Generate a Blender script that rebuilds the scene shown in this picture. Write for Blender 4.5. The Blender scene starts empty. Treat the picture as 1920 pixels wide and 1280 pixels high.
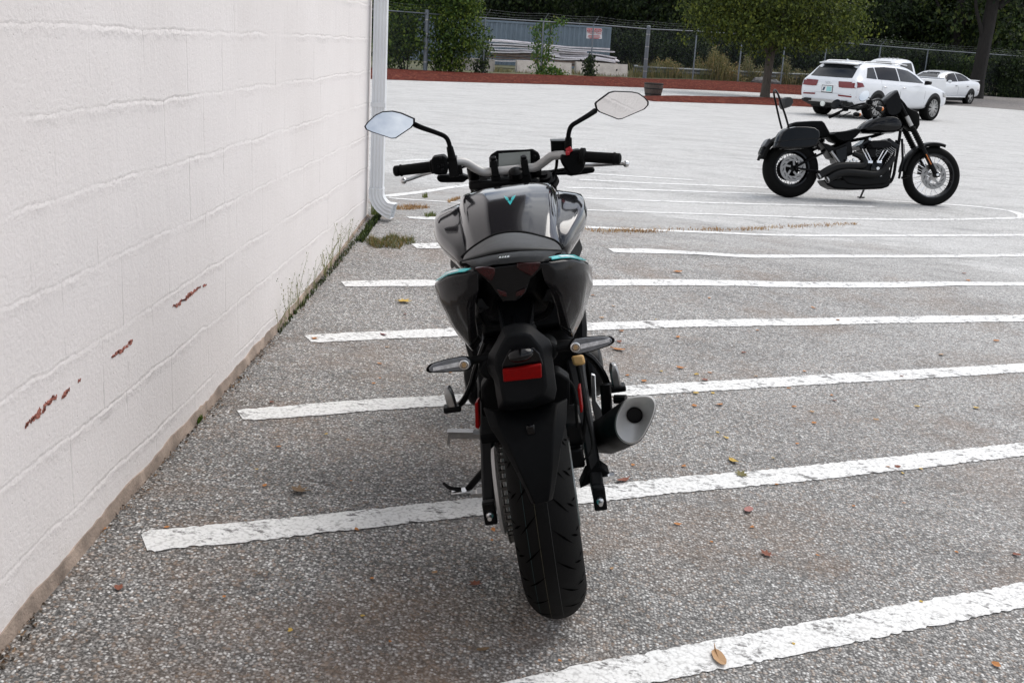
import bpy, math, random
import numpy as np
from mathutils import Vector, Matrix, noise as mnoise

scene = bpy.context.scene
COL = scene.collection
R = math.radians

# ------------------------------------------------------------------ camera
CAM_H = 1.2328
F_PX = 2048.0                      # focal length in pixels of the 1920 px wide photograph
AX = np.array([0.9977265, -0.06323789, -0.02329798])   # world X, Y, Z axes seen from the camera (right, up, forward)
AY = np.array([0.03908656, 0.26136195, 0.96444915])
AZ = np.array([0.05490053, 0.96316712, -0.2632395])
cam_d = bpy.data.cameras.new('camera')
cam = bpy.data.objects.new('camera', cam_d)
COL.objects.link(cam)
cam_d.sensor_width = 36.0
cam_d.lens = F_PX / 1920.0 * 36.0
cam_d.clip_start = 0.05
cam_d.clip_end = 3000.0
rt, up, fw = [Vector((AX[i], AY[i], AZ[i])) for i in range(3)]
cm = Matrix.Identity(4)
for i in range(3):
    cm[i][0], cm[i][1], cm[i][2] = rt[i], up[i], -fw[i]
cm[2][3] = CAM_H
cam.matrix_world = cm
scene.camera = cam

# ------------------------------------------------------------------ sky and sun
SUN_EL, SUN_AZ = R(54), R(52)     # azimuth clockwise from +Y
world = bpy.data.worlds.new('World')
scene.world = world
world.use_nodes = True
nt = world.node_tree
nt.nodes.clear()
wo = nt.nodes.new('ShaderNodeOutputWorld')
bg = nt.nodes.new('ShaderNodeBackground')
sky = nt.nodes.new('ShaderNodeTexSky')
sky.sky_type = 'NISHITA'
sky.sun_disc = False
sky.sun_elevation = SUN_EL
sky.sun_rotation = SUN_AZ
sky.air_density = 1.0
sky.dust_density = 2.0
geo = nt.nodes.new('ShaderNodeTexCoord')
mp = nt.nodes.new('ShaderNodeMapping')
mp.inputs['Scale'].default_value = (1.0, 1.0, 2.6)
nz = nt.nodes.new('ShaderNodeTexNoise')
nz.inputs['Scale'].default_value = 2.3
nz.inputs['Detail'].default_value = 9.0
nz.inputs['Roughness'].default_value = 0.62
nz.inputs['Distortion'].default_value = 0.5
rmp = nt.nodes.new('ShaderNodeValToRGB')
rmp.color_ramp.elements[0].position = 0.39
rmp.color_ramp.elements[0].color = (0, 0, 0, 1)
rmp.color_ramp.elements[1].position = 0.59
rmp.color_ramp.elements[1].color = (1, 1, 1, 1)
mix = nt.nodes.new('ShaderNodeMix')
mix.data_type = 'RGBA'
mix.inputs[7].default_value = (13.0, 13.3, 13.8, 1)
nt.links.new(geo.outputs['Generated'], mp.inputs['Vector'])
nt.links.new(mp.outputs['Vector'], nz.inputs['Vector'])
nt.links.new(nz.outputs['Fac'], rmp.inputs['Fac'])
nt.links.new(rmp.outputs['Color'], mix.inputs[0])
nt.links.new(sky.outputs['Color'], mix.inputs[6])
nt.links.new(mix.outputs[2], bg.inputs['Color'])
bg.inputs['Strength'].default_value = 0.072
nt.links.new(bg.outputs['Background'], wo.inputs['Surface'])

sun_d = bpy.data.lights.new('sun', 'SUN')
sun_d.energy = 1.3
sun_d.angle = R(42)
sun_d.color = (1.0, 0.965, 0.92)
sun = bpy.data.objects.new('sun', sun_d)
COL.objects.link(sun)
sdir = Vector((math.sin(SUN_AZ) * math.cos(SUN_EL), math.cos(SUN_AZ) * math.cos(SUN_EL), math.sin(SUN_EL)))
sun.rotation_euler = sdir.to_track_quat('Z', 'Y').to_euler()
sun.location = (0, 0, 30)

scene.view_settings.view_transform = 'Standard'
scene.view_settings.look = 'None'
scene.view_settings.exposure = 0.72
scene.view_settings.gamma = 1.0
scene.render.engine = 'CYCLES'
scene.cycles.max_bounces = 8
scene.cycles.diffuse_bounces = 3
scene.cycles.glossy_bounces = 4
scene.cycles.transparent_max_bounces = 12
try:
    scene.cycles.use_denoising = True
except Exception:
    pass

rng = random.Random(7)

# ------------------------------------------------------------------ pixel rays and the lie of the land
def ray(px, py):
    v = np.array([(px - 960) / F_PX, -(py - 640) / F_PX, 1.0])
    return np.array([v @ AX, v @ AY, v @ AZ])

GY = np.array([1.5, 2.34, 3.1, 3.9, 5.3, 6.75, 7.75]) * 0.92
GZ = np.array([-.19, -.165, -.122, -.106, -.066, .02, .1]) * 0.92
XW = -1.168                         # face of the block wall
YEND = 7.12                         # its far corner

def sstep(a, b, t):
    t = np.clip((t - a) / (b - a), 0, 1)
    return t * t * (3 - 2 * t)

def gz(x, y):
    t = x - XW
    sc = np.where(t < 5.0, t, 5.0 + 1.6 * np.tanh((t - 5.0) / 1.6))
    sc = np.maximum(sc, -3.0)
    near = np.interp(y, GY, GZ) - 0.06 * sc
    far = -0.30 - 0.012 * np.clip(x, 0, 14)
    w = sstep(6.6, 12.5, y)
    return near * (1 - w) + far * w

def ground(px, py, lift=0.0):
    """the point of the ground seen at a pixel of the photograph"""
    r = ray(px, py)
    f = lambda t: CAM_H + r[2] * t - (float(gz(r[0] * t, r[1] * t)) + lift)
    t0, t1 = 0.4, 0.4
    while f(t1) > 0 and t1 < 250:
        t0 = t1
        t1 *= 1.03
    for _ in range(40):
        m = 0.5 * (t0 + t1)
        if f(m) > 0: t0 = m
        else: t1 = m
    t = 0.5 * (t0 + t1)
    return Vector((r[0] * t, r[1] * t, CAM_H + r[2] * t))

def at_y(px, py, y):
    r = ray(px, py)
    t = y / r[1]
    return Vector((r[0] * t, y, CAM_H + r[2] * t))

def on_wall(px, py, x=XW):
    r = ray(px, py)
    t = x / r[0]
    return Vector((x, r[1] * t, CAM_H + r[2] * t))

# ------------------------------------------------------------------ materials
def new_mat(name):
    m = bpy.data.materials.new(name)
    m.use_nodes = True
    return m, m.node_tree, m.node_tree.nodes['Principled BSDF']

def N(t, typ, **kw):
    n = t.nodes.new(typ)
    for k, v in kw.items():
        if k in n.inputs: n.inputs[k].default_value = v
        else: setattr(n, k, v)
    return n

def ramp(t, src, stops):
    r = t.nodes.new('ShaderNodeValToRGB')
    cr = r.color_ramp
    while len(cr.elements) < len(stops): cr.elements.new(0.5)
    for e, (p, c) in zip(cr.elements, stops):
        e.position = p
        e.color = (c, c, c, 1) if not isinstance(c, tuple) else (*c, 1)
    t.links.new(src, r.inputs['Fac'])
    return r

def mixc(t, fac, a, b, mode='MIX'):
    m = t.nodes.new('ShaderNodeMix')
    m.data_type = 'RGBA'
    m.blend_type = mode
    for i, v in ((0, fac), (6, a), (7, b)):
        if hasattr(v, 'is_output'): t.links.new(v, m.inputs[i])
        elif i == 0: m.inputs[0].default_value = v
        else: m.inputs[i].default_value = (*v, 1)
    return m.outputs[2]

def mth(t, op, a, b=None):
    m = t.nodes.new('ShaderNodeMath')
    m.operation = op
    for i, v in ((0, a), (1, b)):
        if v is None: continue
        if hasattr(v, 'is_output'): t.links.new(v, m.inputs[i])
        else: m.inputs[i].default_value = v
    return m.outputs[0]

def bump(t, b, h, strength, dist):
    n = t.nodes.new('ShaderNodeBump')
    n.inputs['Strength'].default_value = strength
    n.inputs['Distance'].default_value = dist
    t.links.new(h, n.inputs['Height'])
    t.links.new(n.outputs['Normal'], b.inputs['Normal'])
    return n

def mat(name, col, rough=0.5, metal=0.0, coat=0.0, var=0.12, vscale=14.0, bmp=0.0, bscale=300.0, bdist=0.001, rvar=0.12, spec=0.5, flake=0.0):
    """a plain surface with uneven tone and gloss"""
    m, t, b = new_mat(name)
    tc = N(t, 'ShaderNodeTexCoord')
    n1 = N(t, 'ShaderNodeTexNoise', Scale=vscale, Detail=6.0, Roughness=0.65)
    t.links.new(tc.outputs['Object'], n1.inputs['Vector'])
    lo = tuple(max(0, c * (1 - var)) for c in col)
    hi = tuple(min(1, c * (1 + var)) for c in col)
    c = ramp(t, n1.outputs['Fac'], [(0.3, lo), (0.7, hi)]).outputs['Color']
    if flake:
        v = N(t, 'ShaderNodeTexVoronoi', Scale=900.0)
        t.links.new(tc.outputs['Object'], v.inputs['Vector'])
        c = mixc(t, mth(t, 'MULTIPLY', ramp(t, v.outputs['Color'], [(0.55, 0.0), (0.95, 1.0)]).outputs['Color'], flake), c, (0.5, 0.5, 0.52))
    t.links.new(c, b.inputs['Base Color'])
    rr = ramp(t, n1.outputs['Fac'], [(0.25, max(0.02, rough - rvar * rough)), (0.75, min(1, rough + rvar * rough))])
    t.links.new(rr.outputs['Color'], b.inputs['Roughness'])
    b.inputs['Metallic'].default_value = metal
    b.inputs['Coat Weight'].default_value = coat
    b.inputs['Coat Roughness'].default_value = 0.04
    b.inputs['Specular IOR Level'].default_value = spec
    if bmp:
        n2 = N(t, 'ShaderNodeTexNoise', Scale=bscale, Detail=3.0)
        t.links.new(tc.outputs['Object'], n2.inputs['Vector'])
        bump(t, b, n2.outputs['Fac'], bmp, bdist)
    return m

def mat_leaf(name, cols, trans=0.25):
    m, t, b = new_mat(name)
    g = N(t, 'ShaderNodeNewGeometry')
    tc = N(t, 'ShaderNodeTexCoord')
    nz = N(t, 'ShaderNodeTexNoise', Scale=0.9, Detail=3.0)
    t.links.new(tc.outputs['Object'], nz.inputs['Vector'])
    mixv = mth(t, 'ADD', mth(t, 'MULTIPLY', g.outputs['Random Per Island'], 0.55), mth(t, 'MULTIPLY', nz.outputs['Fac'], 0.45))
    k = len(cols)
    r = ramp(t, mixv, [(0.18 + 0.62 * i / (k - 1), c) for i, c in enumerate(cols)])
    t.links.new(r.outputs['Color'], b.inputs['Base Color'])
    b.inputs['Roughness'].default_value = 0.6
    b.inputs['Specular IOR Level'].default_value = 0.3
    tr = N(t, 'ShaderNodeBsdfTranslucent')
    t.links.new(r.outputs['Color'], tr.inputs['Color'])
    ms = N(t, 'ShaderNodeMixShader')
    ms.inputs[0].default_value = trans
    t.links.new(b.outputs[0], ms.inputs[1])
    t.links.new(tr.outputs[0], ms.inputs[2])
    t.links.new(ms.outputs[0], t.nodes['Material Output'].inputs['Surface'])
    return m

def mat_asphalt():
    m, t, b = new_mat('asphalt')
    g = N(t, 'ShaderNodeTexCoord')
    P = g.outputs['Object']
    # crushed stone in the surface: big and small chips
    wn = N(t, 'ShaderNodeTexNoise', Scale=60.0, Detail=2.0)
    t.links.new(P, wn.inputs['Vector'])
    wv = N(t, 'ShaderNodeVectorMath', operation='MULTIPLY_ADD')
    t.links.new(wn.outputs['Color'], wv.inputs[0])
    wv.inputs[1].default_value = (0.006, 0.006, 0.006)
    t.links.new(P, wv.inputs[2])
    v1 = N(t, 'ShaderNodeTexVoronoi', Scale=112.0, Randomness=1.0)
    t.links.new(wv.outputs[0], v1.inputs['Vector'])
    v2 = N(t, 'ShaderNodeTexVoronoi', Scale=210.0, Randomness=1.0)
    t.links.new(wv.outputs[0], v2.inputs['Vector'])
    s1 = N(t, 'ShaderNodeSeparateColor'); t.links.new(v1.outputs['Color'], s1.inputs[0])
    s2 = N(t, 'ShaderNodeSeparateColor'); t.links.new(v2.outputs['Color'], s2.inputs[0])
    stone1 = ramp(t, s1.outputs[0], [(0.0, (0.035, 0.034, 0.033)), (0.22, (0.085, 0.08, 0.075)), (0.45, (0.22, 0.21, 0.20)), (0.75, (0.42, 0.405, 0.385)), (1.0, (0.78, 0.775, 0.76))])
    stone2 = ramp(t, s2.outputs[0], [(0.0, (0.04, 0.038, 0.036)), (0.4, (0.14, 0.132, 0.125)), (0.8, (0.34, 0.325, 0.305)), (1.0, (0.62, 0.60, 0.58))])
    chip = mixc(t, ramp(t, v1.outputs['Distance'], [(0.28, 0.0), (0.55, 1.0)]).outputs['Color'], stone1.outputs['Color'], stone2.outputs['Color'])
    # brown and warm stones here and there
    chip = mixc(t, mth(t, 'MULTIPLY', ramp(t, s1.outputs[1], [(0.80, 0.0), (0.86, 1.0)]).outputs['Color'], 0.5), chip, (0.3, 0.2, 0.13))
    # black binder in the gaps
    gap = mth(t, 'MULTIPLY', ramp(t, v1.outputs['Distance'], [(0.42, 0.0), (0.8, 1.0)]).outputs['Color'], 0.85)
    chip = mixc(t, gap, chip, (0.03, 0.029, 0.028))
    # grazing glare painted into the colour: paler over open lot, darker near building
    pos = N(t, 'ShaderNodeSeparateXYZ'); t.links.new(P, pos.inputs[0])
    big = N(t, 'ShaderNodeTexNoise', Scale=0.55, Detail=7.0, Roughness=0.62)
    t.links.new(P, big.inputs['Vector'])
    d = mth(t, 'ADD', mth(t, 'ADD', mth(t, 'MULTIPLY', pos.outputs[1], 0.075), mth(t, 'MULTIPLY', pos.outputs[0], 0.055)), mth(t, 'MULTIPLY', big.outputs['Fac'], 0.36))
    glare = ramp(t, d, [(0.25, 0.05), (0.62, 0.32), (0.85, 0.48), (1.3, 0.66), (2.6, 0.86)])
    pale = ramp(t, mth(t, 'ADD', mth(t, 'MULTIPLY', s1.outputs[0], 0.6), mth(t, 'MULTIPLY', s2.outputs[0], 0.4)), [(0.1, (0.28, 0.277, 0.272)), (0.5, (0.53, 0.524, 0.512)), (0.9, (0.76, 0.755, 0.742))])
    col = mixc(t, glare.outputs['Color'], chip, pale.outputs['Color'])
    # mottled patches and streaks of the open lot
    pm = N(t, 'ShaderNodeTexNoise', Scale=2.2, Detail=9.0, Roughness=0.8)
    pq = N(t, 'ShaderNodeMapping'); pq.inputs['Scale'].default_value = (0.5, 1.2, 1.0); pq.inputs['Rotation'].default_value = (0, 0, R(12))
    t.links.new(P, pq.inputs['Vector']); t.links.new(pq.outputs['Vector'], pm.inputs['Vector'])
    col = mixc(t, 1.0, col, ramp(t, pm.outputs['Fac'], [(0.3, 0.70), (0.5, 1.0), (0.7, 1.12)]).outputs['Color'], 'MULTIPLY')
    # rusty brown dirt stains
    st = N(t, 'ShaderNodeTexNoise', Scale=1.15, Detail=6.0, Roughness=0.7)
    mpn = N(t, 'ShaderNodeMapping'); mpn.inputs['Location'].default_value = (3.1, 1.7, 0)
    t.links.new(P, mpn.inputs['Vector']); t.links.new(mpn.outputs['Vector'], st.inputs['Vector'])
    stf = mth(t, 'MULTIPLY', ramp(t, st.outputs['Fac'], [(0.50, 0.0), (0.68, 1.0)]).outputs['Color'], ramp(t, d, [(0.2, 0.5), (0.8, 0.4), (1.3, 0.05)]).outputs['Color'])
    col = mixc(t, stf, col, (0.2, 0.125, 0.075), 'MIX')
    # dark scuffs and old oil far out
    ms = N(t, 'ShaderNodeTexNoise', Scale=3.0, Detail=8.0, Roughness=0.75)
    mq = N(t, 'ShaderNodeMapping'); mq.inputs['Scale'].default_value = (0.25, 1.0, 1.0)
    t.links.new(P, mq.inputs['Vector']); t.links.new(mq.outputs['Vector'], ms.inputs['Vector'])
    col = mixc(t, mth(t, 'MULTIPLY', ramp(t, ms.outputs['Fac'], [(0.57, 0.0), (0.70, 1.0)]).outputs['Color'], 0.55), col, (0.2, 0.195, 0.19))
    # hairline cracks
    cv = N(t, 'ShaderNodeTexVoronoi', Scale=0.8, feature='DISTANCE_TO_EDGE')
    cw = N(t, 'ShaderNodeTexNoise', Scale=3.0, Detail=6.0, Roughness=0.7)
    t.links.new(P, cw.inputs['Vector'])
    cwv = N(t, 'ShaderNodeVectorMath', operation='MULTIPLY_ADD')
    t.links.new(cw.outputs['Color'], cwv.inputs[0]); cwv.inputs[1].default_value = (0.5, 0.5, 0.0)
    t.links.new(P, cwv.inputs[2]); t.links.new(cwv.outputs[0], cv.inputs['Vector'])
    crack = mth(t, 'MULTIPLY', ramp(t, cv.outputs['Distance'], [(0.0, 1.0), (0.006, 0.0)]).outputs['Color'], ramp(t, big.outputs['Fac'], [(0.5, 0.0), (0.62, 0.6)]).outputs['Color'])
    col = mixc(t, crack, col, (0.07, 0.065, 0.06))
    t.links.new(col, b.inputs['Base Color'])
    b.inputs['Roughness'].default_value = 0.86
    b.inputs['Specular IOR Level'].default_value = 0.35
    hgt = mth(t, 'SUBTRACT', mth(t, 'MULTIPLY', s1.outputs[2], 0.35), v1.outputs['Distance'])
    bump(t, b, hgt, 0.8, 0.006)
    return m

def mat_linepaint():
    m, t, b = new_mat('road_paint')
    g = N(t, 'ShaderNodeTexCoord')
    P = g.outputs['Object']
    v1 = N(t, 'ShaderNodeTexVoronoi', Scale=95.0)
    t.links.new(P, v1.inputs['Vector'])
    n1 = N(t, 'ShaderNodeTexNoise', Scale=9.0, Detail=9.0, Roughness=0.75)
    t.links.new(P, n1.inputs['Vector'])
    n2 = N(t, 'ShaderNodeTexNoise', Scale=42.0, Detail=6.0, Roughness=0.75)
    mpn = N(t, 'ShaderNodeMapping'); mpn.inputs['Scale'].default_value = (0.7, 1.3, 1.0); mpn.inputs['Rotation'].default_value = (0, 0, R(25))
    t.links.new(P, mpn.inputs['Vector']); t.links.new(mpn.outputs['Vector'], n2.inputs['Vector'])
    base = ramp(t, n1.outputs['Fac'], [(0.3, (0.66, 0.655, 0.635)), (0.7, (0.82, 0.82, 0.81))]).outputs['Color']
    worn = ramp(t, mth(t, 'ADD', mth(t, 'MULTIPLY', n1.outputs['Fac'], 0.5), mth(t, 'MULTIPLY', n2.outputs['Fac'], 0.6)), [(0.575, 0.0), (0.645, 1.0)]).outputs['Color']
    col = mixc(t, worn, base, (0.13, 0.125, 0.12))
    col = mixc(t, mth(t, 'MULTIPLY', ramp(t, v1.outputs['Distance'], [(0.5, 0.0), (0.85, 1.0)]).outputs['Color'], 0.5), col, (0.3, 0.29, 0.28))
    t.links.new(col, b.inputs['Base Color'])
    b.inputs['Roughness'].default_value = 0.75
    bump(t, b, v1.outputs['Distance'], 0.3, -0.003)
    return m

def mat_wall():
    m, t, b = new_mat('painted_block')
    g = N(t, 'ShaderNodeTexCoord')
    P = g.outputs['Object']
    sp = N(t, 'ShaderNodeSeparateXYZ'); t.links.new(P, sp.inputs[0])
    # wobble the joints
    w1 = N(t, 'ShaderNodeTexNoise', Scale=3.2, Detail=5.0, Roughness=0.6); t.links.new(P, w1.inputs['Vector'])
    w2 = N(t, 'ShaderNodeTexNoise', Scale=26.0, Detail=4.0, Roughness=0.6); t.links.new(P, w2.inputs['Vector'])
    wob = mth(t, 'ADD', mth(t, 'MULTIPLY', mth(t, 'SUBTRACT', w1.outputs['Fac'], 0.5), 0.045), mth(t, 'MULTIPLY', mth(t, 'SUBTRACT', w2.outputs['Fac'], 0.5), 0.014))
    zz = mth(t, 'ADD', mth(t, 'SUBTRACT', sp.outputs[2], 0.012), wob)
    row = mth(t, 'DIVIDE', zz, 0.2003)
    fr = mth(t, 'FRACT', row)
    hd = mth(t, 'MULTIPLY', mth(t, 'MINIMUM', fr, mth(t, 'SUBTRACT', 1.0, fr)), 0.2003)   # metres to the nearest bed joint
    odd = mth(t, 'MODULO', mth(t, 'ADD', mth(t, 'FLOOR', row), 40.0), 2.0)
    yy = mth(t, 'ADD', mth(t, 'ADD', sp.outputs[1], mth(t, 'MULTIPLY', odd, 0.155)), mth(t, 'MULTIPLY', wob, 0.6))
    fy = mth(t, 'FRACT', mth(t, 'DIVIDE', mth(t, 'SUBTRACT', yy, 2.565), 0.377))
    vd = mth(t, 'MULTIPLY', mth(t, 'MINIMUM', fy, mth(t, 'SUBTRACT', 1.0, fy)), 0.377)
    # bed joints: a lumpy paint-filled ridge above a thin groove, coming and going
    va = N(t, 'ShaderNodeTexNoise', Scale=2.1, Detail=4.0); t.links.new(P, va.inputs['Vector'])
    hfade = ramp(t, va.outputs['Fac'], [(0.36, 0.1), (0.66, 1.0)]).outputs['Color']
    groove = mth(t, 'MULTIPLY', ramp(t, hd, [(0.0, 1.0), (0.007, 0.0)]).outputs['Color'], hfade)
    fr2 = mth(t, 'FRACT', mth(t, 'ADD', row, 0.06))
    rd = mth(t, 'MULTIPLY', mth(t, 'MINIMUM', fr2, mth(t, 'SUBTRACT', 1.0, fr2)), 0.2003)
    lump = N(t, 'ShaderNodeTexNoise', Scale=17.0, Detail=7.0, Roughness=0.7); t.links.new(P, lump.inputs['Vector'])
    ridge = mth(t, 'MULTIPLY', mth(t, 'MULTIPLY', ramp(t, rd, [(0.0, 1.0), (0.022, 0.0)]).outputs['Color'], ramp(t, lump.outputs['Fac'], [(0.35, 0.0), (0.7, 1.0)]).outputs['Color']), hfade)
    vfade = ramp(t, w1.outputs['Fac'], [(0.46, 0.0), (0.64, 0.8)]).outputs['Color']
    vgr = mth(t, 'MULTIPLY', ramp(t, vd, [(0.0, 1.0), (0.006, 0.0)]).outputs['Color'], vfade)
    f1 = N(t, 'ShaderNodeTexNoise', Scale=85.0, Detail=6.0, Roughness=0.7); t.links.new(P, f1.inputs['Vector'])
    f2 = N(t, 'ShaderNodeTexVoronoi', Scale=34.0); t.links.new(P, f2.inputs['Vector'])
    drip = N(t, 'ShaderNodeTexNoise', Scale=16.0, Detail=5.0, Roughness=0.6)
    dm = N(t, 'ShaderNodeMapping'); dm.inputs['Scale'].default_value = (1, 1.6, 0.35)
    t.links.new(P, dm.inputs['Vector']); t.links.new(dm.outputs['Vector'], drip.inputs['Vector'])
    h = mth(t, 'ADD', mth(t, 'MULTIPLY', f1.outputs['Fac'], 0.36), mth(t, 'MULTIPLY', drip.outputs['Fac'], 0.30))
    h = mth(t, 'ADD', h, mth(t, 'MULTIPLY', ridge, 0.72))
    h = mth(t, 'SUBTRACT', h, mth(t, 'MULTIPLY', groove, 0.3))
    h = mth(t, 'SUBTRACT', h, mth(t, 'MULTIPLY', vgr, 0.45))
    h = mth(t, 'SUBTRACT', h, mth(t, 'MULTIPLY', ramp(t, f2.outputs['Distance'], [(0.0, 1.0), (0.1, 0.0)]).outputs['Color'], 0.25))
    bump(t, b, h, 1.0, 0.0075)
    big = N(t, 'ShaderNodeTexNoise', Scale=1.4, Detail=6.0, Roughness=0.6); t.links.new(P, big.inputs['Vector'])
    col = ramp(t, big.outputs['Fac'], [(0.3, (0.735, 0.69, 0.668)), (0.7, (0.81, 0.765, 0.745))]).outputs['Color']
    # dirt settled in the cracks and specks
    col = mixc(t, mth(t, 'MULTIPLY', mth(t, 'MAXIMUM', mth(t, 'MULTIPLY', groove, ramp(t, f1.outputs['Fac'], [(0.45, 0.0), (0.62, 0.7)]).outputs['Color']), mth(t, 'MULTIPLY', vgr, ramp(t, lump.outputs['Fac'], [(0.4, 0.0), (0.65, 0.75)]).outputs['Color'])), 0.8), col, (0.26, 0.23, 0.21))
    spk = ramp(t, drip.outputs['Fac'], [(0.70, 0.0), (0.76, 0.35)]).outputs['Color']
    col = mixc(t, spk, col, (0.40, 0.36, 0.34))
    # grime splashed up from the ground
    lowd = mth(t, 'ADD', mth(t, 'MULTIPLY', sp.outputs[2], -2.2), mth(t, 'MULTIPLY', drip.outputs['Fac'], 0.75))
    col = mixc(t, ramp(t, lowd, [(0.48, 0.0), (0.9, 0.5)]).outputs['Color'], col, (0.50, 0.44, 0.39))
    t.links.new(col, b.inputs['Base Color'])
    b.inputs['Roughness'].default_value = 0.55
    b.inputs['Specular IOR Level'].default_value = 0.35
    return m

def mat_mulch():
    m, t, b = new_mat('mulch')
    g = N(t, 'ShaderNodeTexCoord')
    v = N(t, 'ShaderNodeTexVoronoi', Scale=14.0); t.links.new(g.outputs['Object'], v.inputs['Vector'])
    n = N(t, 'ShaderNodeTexNoise', Scale=2.0, Detail=8.0, Roughness=0.7); t.links.new(g.outputs['Object'], n.inputs['Vector'])
    s = N(t, 'ShaderNodeSeparateColor'); t.links.new(v.outputs['Color'], s.inputs[0])
    c = ramp(t, s.outputs[0], [(0.0, (0.045, 0.012, 0.009)), (0.5, (0.095, 0.021, 0.014)), (0.9, (0.15, 0.038, 0.026)), (1.0, (0.27, 0.11, 0.07))]).outputs['Color']
    c = mixc(t, ramp(t, n.outputs['Fac'], [(0.5, 0.0), (0.75, 0.6)]).outputs['Color'], c, (0.055, 0.022, 0.016))
    t.links.new(c, b.inputs['Base Color'])
    b.inputs['Roughness'].default_value = 0.95
    b.inputs['Specular IOR Level'].default_value = 0.05
    bump(t, b, s.outputs[1], 1.0, 0.04)
    return m

def mat_bark(name, c0, c1):
    m, t, b = new_mat(name)
    g = N(t, 'ShaderNodeTexCoord')
    mp_ = N(t, 'ShaderNodeMapping'); mp_.inputs['Scale'].default_value = (9, 9, 1.4)
    t.links.new(g.outputs['Object'], mp_.inputs['Vector'])
    n = N(t, 'ShaderNodeTexNoise', Scale=3.0, Detail=8.0, Roughness=0.7); t.links.new(mp_.outputs['Vector'], n.inputs['Vector'])
    t.links.new(ramp(t, n.outputs['Fac'], [(0.3, c0), (0.7, c1)]).outputs['Color'], b.inputs['Base Color'])
    b.inputs['Roughness'].default_value = 0.9
    bump(t, b, n.outputs['Fac'], 1.0, 0.05)
    return m

MT = {}
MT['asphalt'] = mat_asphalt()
MT['paint'] = mat_linepaint()
MT['wall'] = mat_wall()
MT['mulch'] = mat_mulch()
MT['found'] = mat('bare_concrete', (0.30, 0.235, 0.19), 0.9, var=0.6, vscale=7, bmp=0.8, bscale=120, bdist=0.004)
MT['conc'] = mat('concrete', (0.36, 0.33, 0.30), 0.9, var=0.25, vscale=2.5, bmp=0.5, bscale=40, bdist=0.01)
MT['chip'] = mat('old_red_paint', (0.36, 0.13, 0.095), 0.8, var=0.35, vscale=60, bmp=0.5, bscale=200)
MT['white_metal'] = mat('white_enamel', (0.72, 0.74, 0.76), 0.35, var=0.05, vscale=6)
MT['galv'] = mat('galvanised', (0.15, 0.17, 0.19), 0.5, 0.3, var=0.15, vscale=6)
MT['black_plastic'] = mat('black_plastic', (0.0028, 0.003, 0.0033), 0.5, var=0.3, vscale=40, spec=0.06, bmp=0.25, bscale=900, bdist=0.0006)
MT['grey_plastic'] = mat('grey_plastic', (0.0045, 0.0048, 0.0055), 0.5, var=0.2, vscale=30, spec=0.1, bmp=0.3, bscale=900, bdist=0.0006)
MT['black_metal'] = mat('black_metal', (0.0025, 0.0025, 0.0028), 0.36, 0.0, var=0.3, vscale=25, spec=0.12)
MT['gloss_black'] = mat('gloss_black', (0.0025, 0.0025, 0.003), 0.14, coat=0.15, var=0.2, spec=0.2)
MT['rubber'] = mat('rubber', (0.0030, 0.0030, 0.0029), 0.72, var=0.3, vscale=20, bmp=0.3, bscale=400, bdist=0.001, spec=0.12)
MT['fairing'] = mat('fairing_paint', (0.009, 0.0085, 0.009), 0.15, 0.0, coat=0.12, var=0.1, vscale=3, flake=0.008, spec=0.14)
MT['seat'] = mat('seat_vinyl', (0.014, 0.014, 0.014), 0.5, var=0.15, vscale=30, spec=0.4, bmp=0.5, bscale=700, bdist=0.001)
MT['paint_grey'] = mat('dark_grey_paint', (0.0105, 0.0105, 0.0125), 0.12, 0.0, coat=0.65, var=0.08, vscale=3, flake=0.015, spec=0.35)
MT['teal'] = mat('teal_paint', (0.0, 0.36, 0.37), 0.3, var=0.06, coat=0.5)
MT['teal_dark'] = mat('teal_wheel', (0.0, 0.16, 0.17), 0.35, var=0.1)
MT['white_decal'] = mat('white_decal', (0.72, 0.74, 0.75), 0.3, var=0.04)
MT['alu'] = mat('brushed_aluminium', (0.60, 0.60, 0.60), 0.3, 1.0, var=0.1, vscale=40)
MT['alu_satin'] = mat('satin_aluminium', (0.40, 0.395, 0.385), 0.5, 0.35, var=0.07, vscale=18)
MT['chrome'] = mat('chrome', (0.78, 0.78, 0.79), 0.1, 1.0, var=0.05)
MT['steel'] = mat('steel', (0.34, 0.335, 0.33), 0.35, 1.0, var=0.2, vscale=40)
MT['red_lens'] = mat('red_lens', (0.15, 0.004, 0.007), 0.25, coat=0.2, var=0.25, vscale=50)
MT['dark_red_lens'] = mat('dark_red_lens', (0.022, 0.0015, 0.002), 0.2, coat=0.1, var=0.5, vscale=45, spec=0.3)
MT['red'] = mat('red_plastic', (0.34, 0.005, 0.012), 0.4, var=0.1)
MT['reflector'] = mat('reflector', (0.16, 0.0015, 0.0015), 0.4, spec=0.08, var=0.2, vscale=120)
MT['amber'] = mat('amber', (0.6, 0.16, 0.01), 0.3, coat=0.6, var=0.1)
MT['cream'] = mat('reservoir_plastic', (0.55, 0.33, 0.12), 0.4, var=0.1)
MT['lcd'] = mat('lcd_glass', (0.30, 0.32, 0.30), 0.22, coat=0.6, var=0.04)
MT['mirror'] = mat('mirror_glass', (0.80, 0.81, 0.81), 0.01, 1.0, var=0.01)
MT['clear_lens'] = mat('smoked_lens', (0.13, 0.135, 0.145), 0.25, coat=0.4, var=0.25, vscale=60)
MT['ribbed'] = mat('ribbed_reflector', (0.55, 0.55, 0.56), 0.4, 0.3, var=0.35, vscale=140)
MT['wood_old'] = mat('weathered_wood', (0.085, 0.065, 0.055), 0.85, var=0.4, vscale=14, bmp=0.6, bscale=60, bdist=0.01)
MT['carwhite'] = mat('white_car_paint', (0.67, 0.685, 0.71), 0.25, coat=0.5, var=0.025, vscale=1.2)
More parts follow.
